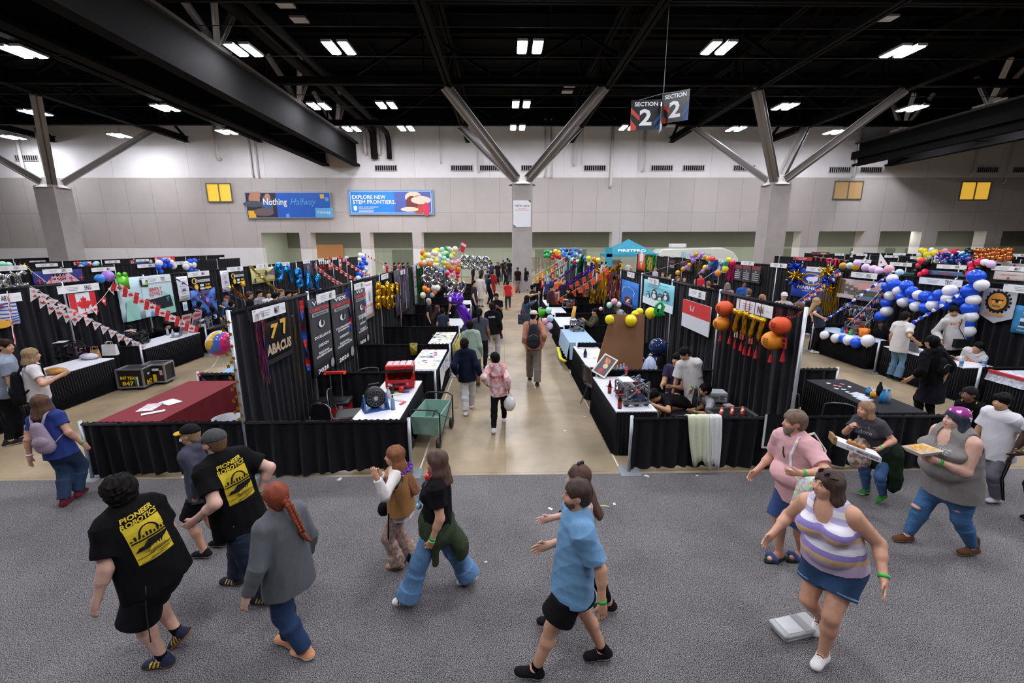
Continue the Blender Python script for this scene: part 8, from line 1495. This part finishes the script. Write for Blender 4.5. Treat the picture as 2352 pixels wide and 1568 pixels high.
P=person('woman in dark grey t-shirt carrying a white food box behind the man in pink',[(2028,1136,.12,.4),(1990,1122)],(1988,940),250,268,hands=[(2020,1030,'n',.7),(1955,978,'n',.62)],poles=[(-.7,-.4,-.8),(.6,-.2,-1)],b=1.2,hair=('mid','8a6a50',-.04),top=dict(c='3a3a40',hem=.12,sleeve=.65,t=.014),bot=dict(name='jeans',c='3a5a84'),shoe=SN('2a7a2a','e0dcd4',lace='1a4a1a'),h=.0075,sk='light',bust=.02,grip=(.8,1))
tee_print(P,[gtext('just',.0,.05,.14,.04),gtext('adore',0,-.0,.2,.05)],[mat('9a9aa0',.6)],False);band(P,0,GB,.02)
G=Grid(P['pel']-.5,P['pel']+.3,.011);p_=P['pel'];G.cone(p_-P['rt']*.02,p_-V3((0,0,.08)),.20,.21,.02,.85,P['fw']);G.cone(p_-P['rt']*.16,p_-P['rt']*.2-V3((0,0,.38)),.10,.12,.04,.6,P['rt']);v,q=G.mesh();link('tied_jacket',np_mesh('jacket',folds(v,q,.012,5),q),P['lab'],cloth('1a2618',.3,.2))
a,b_=onY(1922,1010,4.95),onY(2012,1045,4.8);c=(a+b_)/2;t=empty('food_box','long white food box reading AMERICAS CENTER carried by the woman in grey','box',c,0);u=(b_-a).normalized();v=Vector((-u.y,u.x,0))*1.;M=Matrix(((u.x,v.x,0,0),(u.y,v.y,0,0),(u.z,v.z,1,0),(0,0,0,1)));mb=MB();mb.box((-.24,-.10,-.045),(.24,.10,.02),0,M);mb.build('box_body',mat('dcdce0',.6),t);mb=MB();mb.box((-.28,-.1,-.04),(-.24,.1,.05),0,M);mb.build('box_flap',mat('8a6a44',.8),t);B=Board(M @ Vector((0,-.102,-.012)),u,M @ Vector((0,0,1)));B.n=-v;B.text("AMERICA'S CENTER",.09,-.0,.24,.03,0,0,.03);B.text('Levy',-.09,.0,.09,.035,0,.4);B.mb.build('box_print',[mat('26262a',.6)],t);mb=MB();[mb.tube([M @ Vector((-.1+.05*i,-.05,.03)),M @ Vector((-.06+.05*i,.05,.035))],.028,7) for i in range(4)];mb.build('food',mat('9a6a34',.7,0,'noise',0,30,.4,.3),t)
t=empty('tote_bag','brown and cream patterned tote bag at the hip of the woman in grey','bag',Vector(P['base'])+Vector(P['pel'])+Vector((-.26,.02,-.05)));G=Grid(V3((-.2,-.2,-.22)),V3((.2,.2,.25)),.012);G.cone((0,0,-.08),(0,0,.1),.14,.12,.03,.5,V3((.3,.95,0)));v,q=G.mesh();link('bag_body',np_mesh('bag',v,q),t,mat('8a6a62',.8,0,'noise',0,16.,0,0,1,'c8b8ac',(1,1,1),0,.5));mb=MB();mb.tube([(-.08,0,.17),(-.02,.03,.32),(.12,.05,.5)],.012,6);mb.build('bag_strap',mat('b8b0a0',.7),t)
P=person('large woman in grey tank top and ripped jeans holding a tray of nachos',[(2234,1256,.11,.1),(2084,1228)],(2196,962),268,284,hands=[(2152,1058,'n',.66),(2120,1046,'n',.8)],poles=[(-.6,-1.,-.8),(.3,-.4,-1)],b=1.6,belly=.07,bust=.05,hair=('bob','1c2438',.02),top=dict(c='7a7572',hem=.16,tank=True,t=.02),bot=dict(name='jeans',m=cloth('38608a',.2,.22),loose=.0),shoe=dict(c='5a3820',sole='b0885a',high=.10,lace='2a1a10'),h=.0065,sk='pale',grip=(.3,.3),shw=1.05)
band(P,0,GB,.03,.032,.012);tee_print(P,[gtext('TAKE',.06,.02,.18,.05)],[mat('b8b8b8',.6)],False,-.02)
G=Grid(P['C']-.25,P['C']+.25,.008);G.ell(P['C']+P['hup']*.035-P['hf']*.02,(.100,.118,.100),P['F3'],.02);G.cut(P['C']+P['hup']*.03+P['hf']*.0,-P['hup']*.8+P['hf']*.6);G.cut(P['C']+P['hup']*.05-P['hf']*.085,-P['hf']*.8-P['hup']*.6 if 0 else -P['hf']);v,q=G.mesh();link('bandana',np_mesh('bandana',v,q),P['lab'],mat('8a1a7a',.8,0,'noise',0,14.,0,0,1,'e0dce4',(1,1,1),0,.56))
for i,(k_,dz) in enumerate(((1,-.02),(0,.12))):mb=MB();mb.sph(P['K'][k_]+P['fw']*.085+V3((0,0,dz)),.06,8,sc=(.5,1,.4));part(P,'knee_rip',mb,mat('c89888',.7))
w0=Vector(P['base'])+Vector((P['W'][0]+P['W'][1])/2);c=w0+Vector((-.1,0,.06));t=empty('nacho_tray','paper tray of cheesy nachos on the palm of the large woman','food',c,.2);mb=MB();mb.add([(-.11,-.07,0),(.11,-.07,0),(.11,.07,0),(-.11,.07,0),(-.15,-.1,.05),(.15,-.1,.05),(.15,.1,.05),(-.15,.1,.05)],[(3,2,1,0),(0,1,5,4),(1,2,6,5),(2,3,7,6),(3,0,4,7)]);mb.build('paper_tray',mat('d8ccb8',.7),t)
rr=random.Random(9)
for i in range(12):mb=MB();x_,y_=rr.uniform(-.1,.1),rr.uniform(-.06,.06);mb.poly([(x_,y_,.045),(x_+.05,y_+.01,.06),(x_+.02,y_+.045,.055)],.004);mb.build('nacho',mat(('c88a2a','d8a030')[i % 2],.6),t)
P=person('teenage boy in white t-shirt and grey track trousers at the right',[(2290,1142),(2244,1128)],(2302,922),266,262,hands=[(2346,1028,'v',.97),None],b=1.05,hair=('mop','100d0c'),top=dict(c='d2d0d4',hem=.18,sleeve=.75,t=.022,loose=.02),bot=dict(name='track_trousers',c='6a6870',loose=.025),shoe=SN('d8d4d6','d0ccd0'),h=.0075,sk='asian')
for d_ in (-.012,.012):mb=MB();mb.tube([P['pel']-P['rt']*.165+P['fw']*d_*2,P['K'][0]-P['rt']*.088+P['fw']*d_*1.5,P['AN'][0]-P['rt']*.07+P['fw']*d_],.007,6,flat=.5);part(P,'trouser_stripe',mb,mat('121214',.7))
P=person('girl with glasses and a yellow lanyard in black t-shirt behind the boy in white',[(2222,1080),(2250,1074)],(2226,905),255,262,b=1.,hair=('pony','1c1416'),top=dict(c='121114',t=.014),bot=dict(c='1c1c20'),shoe=SN('1a1a1c'),h=.0085,sk='brown')
mb=MB();C,hf,hr,hup=P['C'],P['hf'],P['hr'],P['hup'];[mb.tube([C+hf*.096+hr*(g*.032+.021*math.cos(a))+hup*(.002+.017*math.sin(a)) for a in [2*PI*k_/12 for k_ in range(12)]],.002,5,closed=True) for g in (-1,1)];[mb.tube([C+hf*.092+hr*g*.052,C+hr*g*.078-hf*.01],.002,5) for g in (-1,1)];part(P,'glasses',mb,mat('6a6a78',.3));mb=MB();mb.tube([P['nk']+P['tr']*.09+P['td']*-.02,P['chest']+P['tf']*.15+P['tr']*.02,P['chest']+P['tf']*.15-P['td']*.1,P['chest']+P['tf']*.15-P['tr']*.02,P['nk']-P['tr']*.09-P['td']*.02],.007,6,flat=.4);part(P,'lanyard',mb,mat('c08a1c',.6))
P=person('partly cropped person in dark clothes at the right edge of the carpet',[(2405,1190),(2375,1180)],(2410,935),268,hands=[(2349,1040,'v',.97),None],hair=('short','15100e'),top=dict(c='b8b4bc'),bot=dict(c='18181a'),shoe=SN('1a1a1c'),h=.009,sk='dark');band(P,0,GB,.02)
# ---------------------------------------------------------------- people among the booths
def pm(lab,feet,head,face=0.,h=.012,top='1c1c20',bot='1c1c20',hair=('short','15100e'),sk='asian',shoe='2a2a2c',**k):
 tk=dict(c=top) if isinstance(top,str) else top;bk=dict(c=bot) if isinstance(bot,str) else bot
 return person(lab,feet,head,face,sk=sk,hair=hair,top=tk,bot=bk,shoe=None if shoe is None else SN(shoe),h=h,**k)
def LS(c,**k):return {'c':c,'sleeve':1.93,'t':.016,**k}
pm('man in glasses and a light blue shirt at the left edge',[(20,1012),(44,1003)],(12,795),40,.01,'8a94a4','16161a',('short','2a1a14'),'light',hands=[None,None],b=1.25,belly=.06,look=80)
P=pm('blonde woman in white t-shirt with a black backpack beside the long left table',[(96,1015),(126,1005)],(72,815),42,.009,'c8c2c0',dict(name='jeans',c='2c4a70'),('bob','8a7050'),'light',hands=[None,(140,862,'v',.9)],b=1.15,look=35);backpack(P,'141418',.17,.4,.11,.16,name='backpack')
pm('boy holding up a phone behind the big black robot',[(294,838),(306,836)],(298,757),120,.014,'1c2a50','1c1c20',('short','100c0b'),hands=[(282,780,'n',.7),(304,765,'n',.6)],seat=.46,ht=1.68)
pm('boy in black polo leaning toward the laptop',[(362,813),(376,811)],(384,748),110,.014,'141418','1c1c20',('mop','100c0b'),hands=[(400,773,'n',.8),(408,770,'n',.8)],seat=.46,ht=1.68)
P=pm('boy in navy jersey numbered 07 with his back turned',[(452,790),(470,786)],(458,699),350,.014,dict(c='10182c',t=.03,hem=.14),'1c1c20',('short','100c0b'));tee_print(P,[gtext('ADAM',0,.10,.2,.05),gtext('07',0,-.02,.16,.13,0,0,.03)],[WHITE])
P=pm('boy in navy jersey numbered 3 bending over the robot',[(492,790),(512,786)],(487,710),300,.014,dict(c='10182c',t=.03,hem=.14),'1c1c20',('short','100c0b'),lean=-.15);tee_print(P,[gtext('3',0,.02,.1,.14,0,0,.03)],[WHITE])
P=pm('boy in navy jersey standing nearest the marbled balloon',[(530,800),(548,797)],(532,698),10,.014,dict(c='10182c',t=.03,hem=.14),'1c1c20',('short','100c0b'));tee_print(P,[gtext('LIAM',0,.08,.18,.05),gtext('10',0,-.03,.15,.12,0,0,.03)],[WHITE])
pm('boy with brown hair in pale blue shirt behind the navy jerseys',[(520,772),(534,770)],(520,686),200,.014,'6a8ab8','1c1c20',('short','5a3420'),'light',hands=[(512,705,'n',.6),None])
for i,(x,y,c,hc,s_,lab) in enumerate(((574,677,'141416','3a2018','light','boy in black and orange jersey at the left of the crowd behind the drape'),(596,673,'85858a','100c0b','asian','boy in pale grey t-shirt in the crowd behind the drape'),(617,676,'c8c8cc','100c0b','asian','boy with black hair half hidden in the crowd behind the drape'),(632,679,'101012','0c0a09','asian','person seen from behind with black hair in the crowd'),(647,671,'5a6470','5a3018','light','boy with reddish brown hair in slate shirt in the crowd'),(662,674,'b07a50','0c0a09','asian','boy in profile with black hair right of the reddish haired boy'),(678,675,'9a9a9e','0c0a09','asian','boy with tousled black hair beneath the blue foil letters'),(718,670,'3a5a8a','140e0c','brown','dark haired person at the right end of the crowd behind the drape'))):
 p=onZ(x,y,1.66+.05*(i % 2));q=Vector((p.x,p.y,.085))-CAM;px_=1176+FPX*q.dot(_R2)/q.dot(_D);py_=784-FPX*q.dot(_U2)/q.dot(_D);pm(lab,[(px_-4,py_),(px_+5,py_)],(x,y),(60,100,140,20,90,80,120,200)[i],.018,c,'1c1c20',(('short','mop')[i % 2],hc),s_)
# aisle
pm('boy in navy hooded top and pale grey joggers walking away up the aisle',[(1069,945),(1082,928)],(1067,790),5,.009,LS('12182c',hood=True,hem=.14,t=.024),dict(name='joggers',c='b4b4b6',loose=.03),('curly','17100e',-.01),'brown','d8d8da',hands=[(1048,860,'v',.97),(1104,862,'v',.97)])
pm('tall boy in pale green hooded top in the aisle',[(1080,885),(1098,880)],(1079,747),5,.011,LS('8ca090',hood=True,hem=.14,t=.024),'6a4a38',('short','100c0b',.006),'brown','2a2a2c')
P=pm('child in pink tie-dye hooded top carrying a white plastic bag',[(1134,985),(1158,960,.10)],(1136,822),2,.008,LS('d8a8a8',hood=True,hem=.12,m=mat('c88a8c',.9,0,'noise',0,9.,0,.1,1.,'dccacc',(1,1,1),0,.5)),'0f0f11',('short','100c0b',.004),'brown','c8c8cc',hands=[(1117,880,'v',.9),(1168,893,'v',.97)],look=320,ht=None);tee_print(P,[gtext('9501DA',0,-.08,.26,.06,0,0,.03)],[mat('b8283a',.7)])
t=empty('plastic_bag','white plastic bag held by the child in pink tie-dye','bag',Vector(P['base'])+Vector(P['W'][1])+Vector((.02,.0,-.28)));mb=MB();mb.sph((0,0,0),.11,12,sc=(1,.8,1.3));mb.build('bag_body',mat('d0ced0',.3,0,'noise',0,9,.2,.6),t,True);mb=MB();mb.tube([(-.05,0,.1),(0,0,.22),(.05,0,.1)],.012,6);mb.build('bag_handle',mat('c8c8cc',.5),t)
P=pm('person in black hooded top and pale joggers, hair in a bun, walking away',[(1125,818),(1143,815)],(1130,704),8,.011,LS('121318',hood=True,hem=.12,t=.026),dict(name='joggers',c='aaa6a4',loose=.03),('bun','0e0b0b'),'brown','d8d8da');tee_print(P,[gtext('LAASYA',0,.0,.2,.05,0,0,.03)],[WHITE])
pm('girl with a long black ponytail in dark grey top in the aisle',[(1100,842),(1114,840)],(1101,718),5,.011,'3a3e4a','1a1a22',('pony','0c0a0a',.05),'brown')
pm('boy in black t-shirt looking down at his phone in the aisle',[(1137,775),(1152,772)],(1140,681),190,.013,'121214','1c1c20',('short','100c0b'),'brown',hands=[(1144,705,'n',.6),(1140,706,'n',.6)])
pm('person in bright red t-shirt and dark trousers walking up the aisle',[(1163,708),(1171,705,.14)],(1166,650),355,.016,'c01418','2c2e32',('short','1c1210'),'asian','b81c1c')
P=pm('man in pale cap and brownish shirt with a dark grey backpack in the aisle',[(1217,866),(1234,880)],(1226,724),4,.009,LS('a8705a',sleeve=1.6,t=.02),dict(name='trousers',c='6a6058',loose=.03),('cap','1a1412',mat('c8bcae',.8),None),'light','2c2622',hands=[(1209,798,'v',.97),(1248,790,'v',.97)],look=30);backpack(P,'2a2b30',.17,.42,.11,.06,name='backpack')
P=pm('woman in denim shirt pointing to the right with a printed tote',[(1203,782),(1214,780)],(1211,686),60,.012,LS('2c4058',t=.02,hem=.18),dict(name='jeans',c='3a5474',flare=.03),('bob','15100f'),'asian',hands=[None,(1228,692,'v',.95)])
t=empty('tote_bag','dark blue printed tote bag carried by the woman in denim','bag',Vector(P['base'])+Vector((-.12,-.22,.85)));mb=MB();mb.box((-.17,-.03,-.17),(.17,.03,.17));mb.build('bag_body',mat('25303c',.8,0,'cells',0,14.,.6),t,bev=.02);mb=MB();mb.tube([(-.1,0,.17),(-.05,.05,.45),(.1,0,.17)],.012,6);mb.build('bag_handle',mat('a02a30',.6),t)
pm('man in black t-shirt holding a phone beside the far right table',[(1222,752),(1232,750)],(1225,660),80,.014,dict(c='121214',t=.02),'1a1a1c',('short','100c0b'),'asian',hands=[None,(1233,675,'n',.7)],b=1.1)
pm('boy in maroon hooded top looking down at the right tables',[(1262,738),(1272,736)],(1266,662),130,.014,LS('3c1218',hood=True),'1c1c20',('short','100c0b'),'asian')
pm('man in black t-shirt standing behind the silver robot',[(1312,742),(1326,740)],(1306,667),250,.014,dict(c='0f0f12',t=.02),'1a1a1c',('short','100c0b'),'asian',b=1.2,hands=[(1298,690,'n',.6),(1296,690,'n',.6)])
pm('seated man in olive shirt on the right booths',[(1330,800),(1345,797)],(1367,716),268,.013,LS('3c341c'),'22201c',('short','100c0b'),'asian',seat=.46,ht=1.7,hands=[(1343,736,'v',.9),(1340,736,'v',.9)])
pm('person in white t-shirt and brown cap leaning over behind the cardboard',[(1438,782),(1452,778)],(1417,706),250,.012,'c2c8d0','2a2a2e',('cap','3a2018',mat('3a2420',.8),None),'light',look=240,nod=-30)
for lab,x,y0,y1,f,top,bot,hr_,sk_ in (('person in a long white dress coat at the left far tables',1104,636,702,20,dict(c='c8c0bc',sleeve=1.9,hem=.45,t=.03),'c0b8b4',('short','14100f'),'asian'),('person in a long red dress by the far left tables',1131,626,678,10,dict(c='8a0c1c',sleeve=1.9,hem=.5,t=.03),'5a0a14',('short','100c0b'),'asian'),('boy in navy top and trousers beside the long red dress',1124,636,696,60,'10162a','12162a',('short','100c0b'),'asian'),('person in grey blue hooded top beyond the long red dress',1120,625,672,10,'3a4658','2a3440',('short','1a1412'),'light'),
  ('woman in black t-shirt and bright blue skirt at the middle column',1207,617,668,10,'15151c',dict(c='0c2a9a',flare=.06),('bob','14100f'),'brown'),('person in black t-shirt and grey joggers left of the blue skirt',1189,618,670,190,'15120f',dict(c='6a625c',loose=.03),('short','100c0b'),'brown'),('tall person in brown shirt behind the grey joggers',1187,612,655,200,'2a1c1c','3a2c24',('short','0c0a09'),'dark'),('man in dark green t-shirt with his back turned in the far aisle',1156,600,645,0,'15201a','24405a',('short','3a2a1c'),'light'),('person in mauve top with crossed straps in the far aisle',1145,606,646,0,'8a7a80','26262a',('short','2a1c18'),'light'),
  ('man in black t-shirt in the far aisle beside the silver numerals',1127,600,640,90,'0f0f12','14141a',('short','1a1512'),'light'),('person in dark top and jeans at the left of the middle column',1170,600,646,350,'16181c','1c2c44',('short','1a1512'),'light'),('person in grey blue shirt half hidden by the middle column',1166,596,645,20,'5a6470','6a6a64',('short','241a16'),'light')):
 pm(lab,[(x-3,y1),(x+4,y1)],(x,y0),f,.02,top,bot,hr_,sk_)
HZ={'seated white haired man in black at the left of the aisle':1.4,'girl with long brown hair at the left booth':1.3,'boy in navy and red top wearing a black cap':1.3,'person in dark shirt beside the brown paper bag':1.35,'head just above the end of the lantern drape':1.7}
def crowd(lab,x,y,Y,c,hc,s_,f,grp,ty='short',seat=False):
 p=onZ(x,y,HZ.get(lab,1.72)) if y>566 else onY(x,y,60.)
 if not 0<p.y<37:p=onY(x,y,37.);p.z=1.75
 def pj(q):q=Vector(q)-CAM;return (1176+FPX*q.dot(_R2)/q.dot(_D),784-FPX*q.dot(_U2)/q.dot(_D))
 px_,py_=pj((p.x,p.y,.085));x,y=pj(p);pm(lab,[(px_-3,py_),(px_+3,py_)],(x,y),f,.03 if p.y>16 else .02,c,'1c1c20',(ty,hc),s_,group=grp,hipz=None if not seat else None)
CW=[(1086,588,28,'1a1c24','100c0b','light'),(1105,588,28.5,'2a2a34','241812','light'),(1128,590,29,'1c2c5a','100c0b','asian'),(1143,594,31,'16161a','100c0b','asian'),(1160,592,31,'1c1c20','0c0a09','brown'),(884,601,24,'b0b0b4','241812','light'),(906,602,25,'2a1c1c','100c0b','asian'),(917,602,25.4,'8a3028','100c0b','light'),(926,603,24.6,'1a1a1c','0c0a09','asian'),(937,603,25.2,'26262a','0c0a09','brown'),(886,599,27,'8a1c20','241812','light'),(1383,599,24,'2a2a2e','14100f','light'),(1392,598,25,'a89040','14100f','light'),(1426,600,17,'b89c30','14100f','light'),(1444,603,16.5,'b8bcc4','8a6a40','light'),(1452,618,15,'9a9aa0','a07a60','light')]
CN=['person with dark hair left above the silver numerals','person with brown hair in the middle above the silver numerals','person in blue top right above the silver numerals','dark dressed person between numerals and column','person with black hair just left of the column','person in pale top beyond the small leaf flags','first dark haired head left of the balloon mound','person in rust top left of the balloon mound','black haired head right of the rust top','last dark head before the balloon mound','person in dark red top beyond the leaf flags','dark haired head under the blue drape post','head in mustard top right of the yellow balloon','person in yellow t-shirt under the blue canopy','blond person in pale t-shirt near the orange red banner','bald looking person low behind the right island top']
for (x,y,Y,c,hc,s_),n__ in zip(CW,CN):crowd(n__,x,y,Y,c,hc,s_,(x*37) % 360,None)
for x,y,Y,c,hc,s_,f,ty,n__ in ((1505,618,12.5,'b8b4bc','8a6040','light',250,'bob','woman in pale top with a pink bag near the green tinsel'),(1522,630,11.5,'6a5a60','3a2a20','light',200,'short','person left of the embracing pair behind the penguin banner'),(1538,630,11.5,'7a7a60','1c1410','light',100,'short','dark haired person in olive top behind the penguin banner'),(1557,640,11,'5a3020','6a3a20','light',150,'short','red haired person behind the penguin banner'),(1572,640,10.8,'141416','141010','light',200,'short','person in black cap left of the red shirt'),(1610,632,10.6,'b01c2c','241812','light',260,'cap','man in a red shirt and black cap behind the right island'),(1608,624,12.6,'2a2a30','100c0b','light',180,'short','smiling bearded man behind the red shirt'),(1627,652,9.6,'8a3a30','7a5030','light',0,'short','child with light brown hair behind the flag drape'),(1643,646,9.8,'121214','141010','light',20,'cap','large man in black shirt and black cap seen from behind'),(1671,656,9.2,'8a6a70','6a605c','light',30,'bob','grey haired woman above the orange lantern'),(1709,652,9.3,'1c4a9a','100c0b','brown',190,'short','boy in blue t-shirt touching his chin'),(1720,671,8.6,'16161a','6a4a34','light',10,'short','child with short light hair above the lantern drape'),(1750,685,8.0,'8a4034','8a5a3a','light',350,'pony','girl with light ponytail just above the INN sign'),(1835,703,7.9,'8a6a5a','6a4a38','light',300,'short','head just above the end of the lantern drape'),
  (985,692,12.2,'20201f','b8b0a8','light',90,'short','seated white haired man in black at the left of the aisle'),(1005,708,12.6,'1c1c20','3a2018','light',60,'long','girl with long brown hair at the left booth'),(1017,715,12,'1c2840','101014','light',10,'cap','boy in navy and red top wearing a black cap'),(1048,690,13.4,'2a2a2c','1c1410','light',30,'short','person in dark shirt beside the brown paper bag'),(1037,655,15.4,'0f1012','2a1c16','light',100,'short','boy in black t-shirt left of the purple alien'),(1046,666,15.,'0f1012','241812','light',330,'short','second boy in black t-shirt nearer the purple alien'),(1048,645,16.2,'3a2a28','4a2c1c','light',200,'short','brown haired boy behind the two in black'),(1089,650,18.2,'2a2a2e','1c1410','light',90,'short','person handing something to the one in white'),
  (1261,638,18.6,'1c2c6a','100c0b','asian',200,'short','person in white and blue under the paper cut flags'),(1284,641,16.8,'c05a20','4a2a18','light',210,'short','boy in orange scarf among the purple garlands'),(1296,645,16.4,'2a2a2e','3a2018','light',160,'short','boy just right of the orange scarf'),(1801,680,9.9,'b0a8a8','b8b0a8','light',200,'cap','man in a white cap and white shirt near the horse ring banner'),(1240,612,22,'b8b0a4','241812','light',180,'short','pale dressed person by the rose gold tinsel')):
 if ty=='cap':
  p=onZ(x,y,1.3 if x<1100 else 1.75);q=Vector((p.x,p.y,.085))-CAM;px_=1176+FPX*q.dot(_R2)/q.dot(_D);py_=784-FPX*q.dot(_U2)/q.dot(_D);pm(n__,[(px_-4,py_),(px_+4,py_)],(x,y),f,.016,c,'1c1c20',('cap',hc,mat('d0cccc' if 'white cap' in n__ else '17171a',.8),None),s_)
 else:crowd(n__,x,y,Y,c,hc,s_,f,None,ty)
# right booth beside the aisle
P=pm('seated young man in a purple galaxy t-shirt behind the robot table',[(1520,968),(1545,960)],(1555,825),225,.0085,dict(c='2a2044',m=mat('271e40',.9,0,'noise',0,5,.3,.1)),'1c2030',('mop','0e0b0a'),'asian',seat=.46,ht=1.75,hands=[(1545,888,'n',.8),(1520,885,'n',.85)],b=1.1)
P=pm('young man in a long white t-shirt bending to talk in the right booth',[(1583,985),(1600,975)],(1572,812),215,.0085,dict(c='ceccca',hem=.22,t=.026,loose=.03,sleeve=.9),'121214',('short','0e0b0a',.006),'asian',hands=[(1583,918,'v',.95),None],look=250,nod=-35);band(P,0,GB,.03,.036,.014);tee_print(P,[gtext('VEX',.05,.1,.12,.04,0,.2),gtext('7777',.05,.05,.16,.05,1,.2)],[mat('b83040',.6),mat('3a6ab0',.6)])
pm('person in black t-shirt resting his head on the robot table',[(1530,985),(1550,975)],(1502,908),262,.0085,'100f12',dict(c='7a5a34'),('mop','0e0b0a'),'asian',seat=.44,ht=1.72,hands=[(1500,930,'n',.7),(1492,925,'n',.7)],look=230,nod=-60)
P=pm('child in a pale grey shirt sitting low beside the white t-shirt',[(1590,975),(1605,985)],(1618,895),265,.0085,'a8a6aa','17171a',('short','0c0a09',.006),'asian',seat=.3,ht=1.5,hands=[(1595,945,'n',.8),(1592,940,'n',.8)]);band(P,0,GB,.02)
# right booths
P=pm('blonde woman with hands on hips in navy t-shirt beyond the end post',[(1868,805),(1882,803)],(1876,692),120,.012,'222a3c','0f0f12',('long','a8845a',.05),'light','d8d8da',hands=[(1867,735,'n',.7),(1890,730,'n',.7)],poles=[(-1,-.3,-.3),(1,-.3,-.3)])
P=pm('boy in black t-shirt sitting behind the robot with orange parts',[(2022,835),(2036,830)],(2024,744),215,.012,'101014','17171a',('buzz','0c0908'),'dark',seat=.46,ht=1.72)
pm('boy in white polo shirt and pale jeans reaching out with one hand',[(2045,862),(2060,868)],(2080,727),80,.01,dict(c='ccc8c6',hem=.16,t=.022,sleeve=.7),dict(name='jeans',c='5a7a94',loose=.035),('mop','1c120f',.01),'asian','1a1a1c',hands=[None,(2108,787,'v',.95)])
P=pm('man in black hooded top with a sling bag and a coat tied round him',[(2112,962),(2140,967)],(2140,785),350,.0085,dict(c='0f0f12',sleeve=1.55,hood=True,t=.028,hem=.12),'121214',('short','0c0a09',.006),'asian',hands=[(2088,870,'v',.97),(2168,868,'v',.97)],b=1.05)
backpack(P,'17171a',.13,.16,.07,.05,False,'sling_bag');mb=MB();mb.tube([P['chest']-P['tf']*.2+P['tr']*.05,P['shc']-P['tf']*.14+P['tr']*.12,P['sh'][1]*.6+P['shc']*.4+P['td']*.1],.02,8,flat=.4);part(P,'sling_strap',mb,mat('1a1a1e',.8));G=Grid(P['pel']-.7,P['pel']+.4,.014);G.cone(P['pel']+V3((0,0,.02)),P['pel']-V3((0,0,.42)),.2,.25,.02,.8,P['tf'],flat=True);v,q=G.mesh();link('tied_coat',np_mesh('coat',folds(v,q,.015,4),q),P['lab'],cloth('12131d'))
P=pm('standing boy in white hooded top reading 5218A with a black shoulder bag',[(2172,870),(2190,866)],(2191,714),200,.01,LS('cbc7c5',hood=True,t=.026,hem=.12),'121214',('short','100c0b'),'asian',look=215,nod=-25,hands=[(2194,795,'v',.95),(2160,785,'n',.8)]);tee_print(P,[gtext('5218A',0,.03,.24,.06,0,0,.04)],[mat('c8701c',.7)],False)
mb=MB();c=P['pel']+P['tf']*.2+P['tr']*.02+P['td']*.06;mb.box((-.15,-.05,-.11),(.15,.05,.09),0,Matrix.Translation(Vector(c)));mb.tube([c+V3((.1,0,.08)),P['chest']+P['tf']*.17,P['shc']+P['tf']*.12-P['tr']*.1,P['shc']-P['tr']*.12+P['td']*.09],.008,6);part(P,'shoulder_bag',mb,mat('1a1d1c',.8),False)
P=pm('seated boy in white hooded top reading 5218A at the water bottle table',[(2180,890),(2200,885)],(2247,797),262,.0095,LS('cbc7c5',hood=True,t=.024),'17171a',('mop','0c0a09'),'asian',seat=.46,ht=1.7,hands=[(2195,823,'v',.9),(2200,823,'v',.9)]);tee_print(P,[gtext('5218A',0,.0,.22,.06,0,0,.04)],[mat('c8701c',.7)],False)
P=pm('boy in a white top holding a phone at the right edge',[(2320,880),(2340,876)],(2346,822),262,.0095,LS('c8c4c2',hood=True,t=.024),'17171a',('short','0c0a09',.005),'asian',seat=.46,ht=1.7,hands=[(2318,828,'n',.8),(2322,830,'n',.8)])
t=empty('phone','phone in a bright green case held by the boy at the right edge','phone',Vector(P['base'])+Vector(P['W'][0])+Vector((-.06,-.04,.05)),.3);mb=MB();mb.box((-.04,-.008,-.08),(.04,.008,.08));mb.build('phone_case',mat('2aa84a',.4),t,bev=.004)
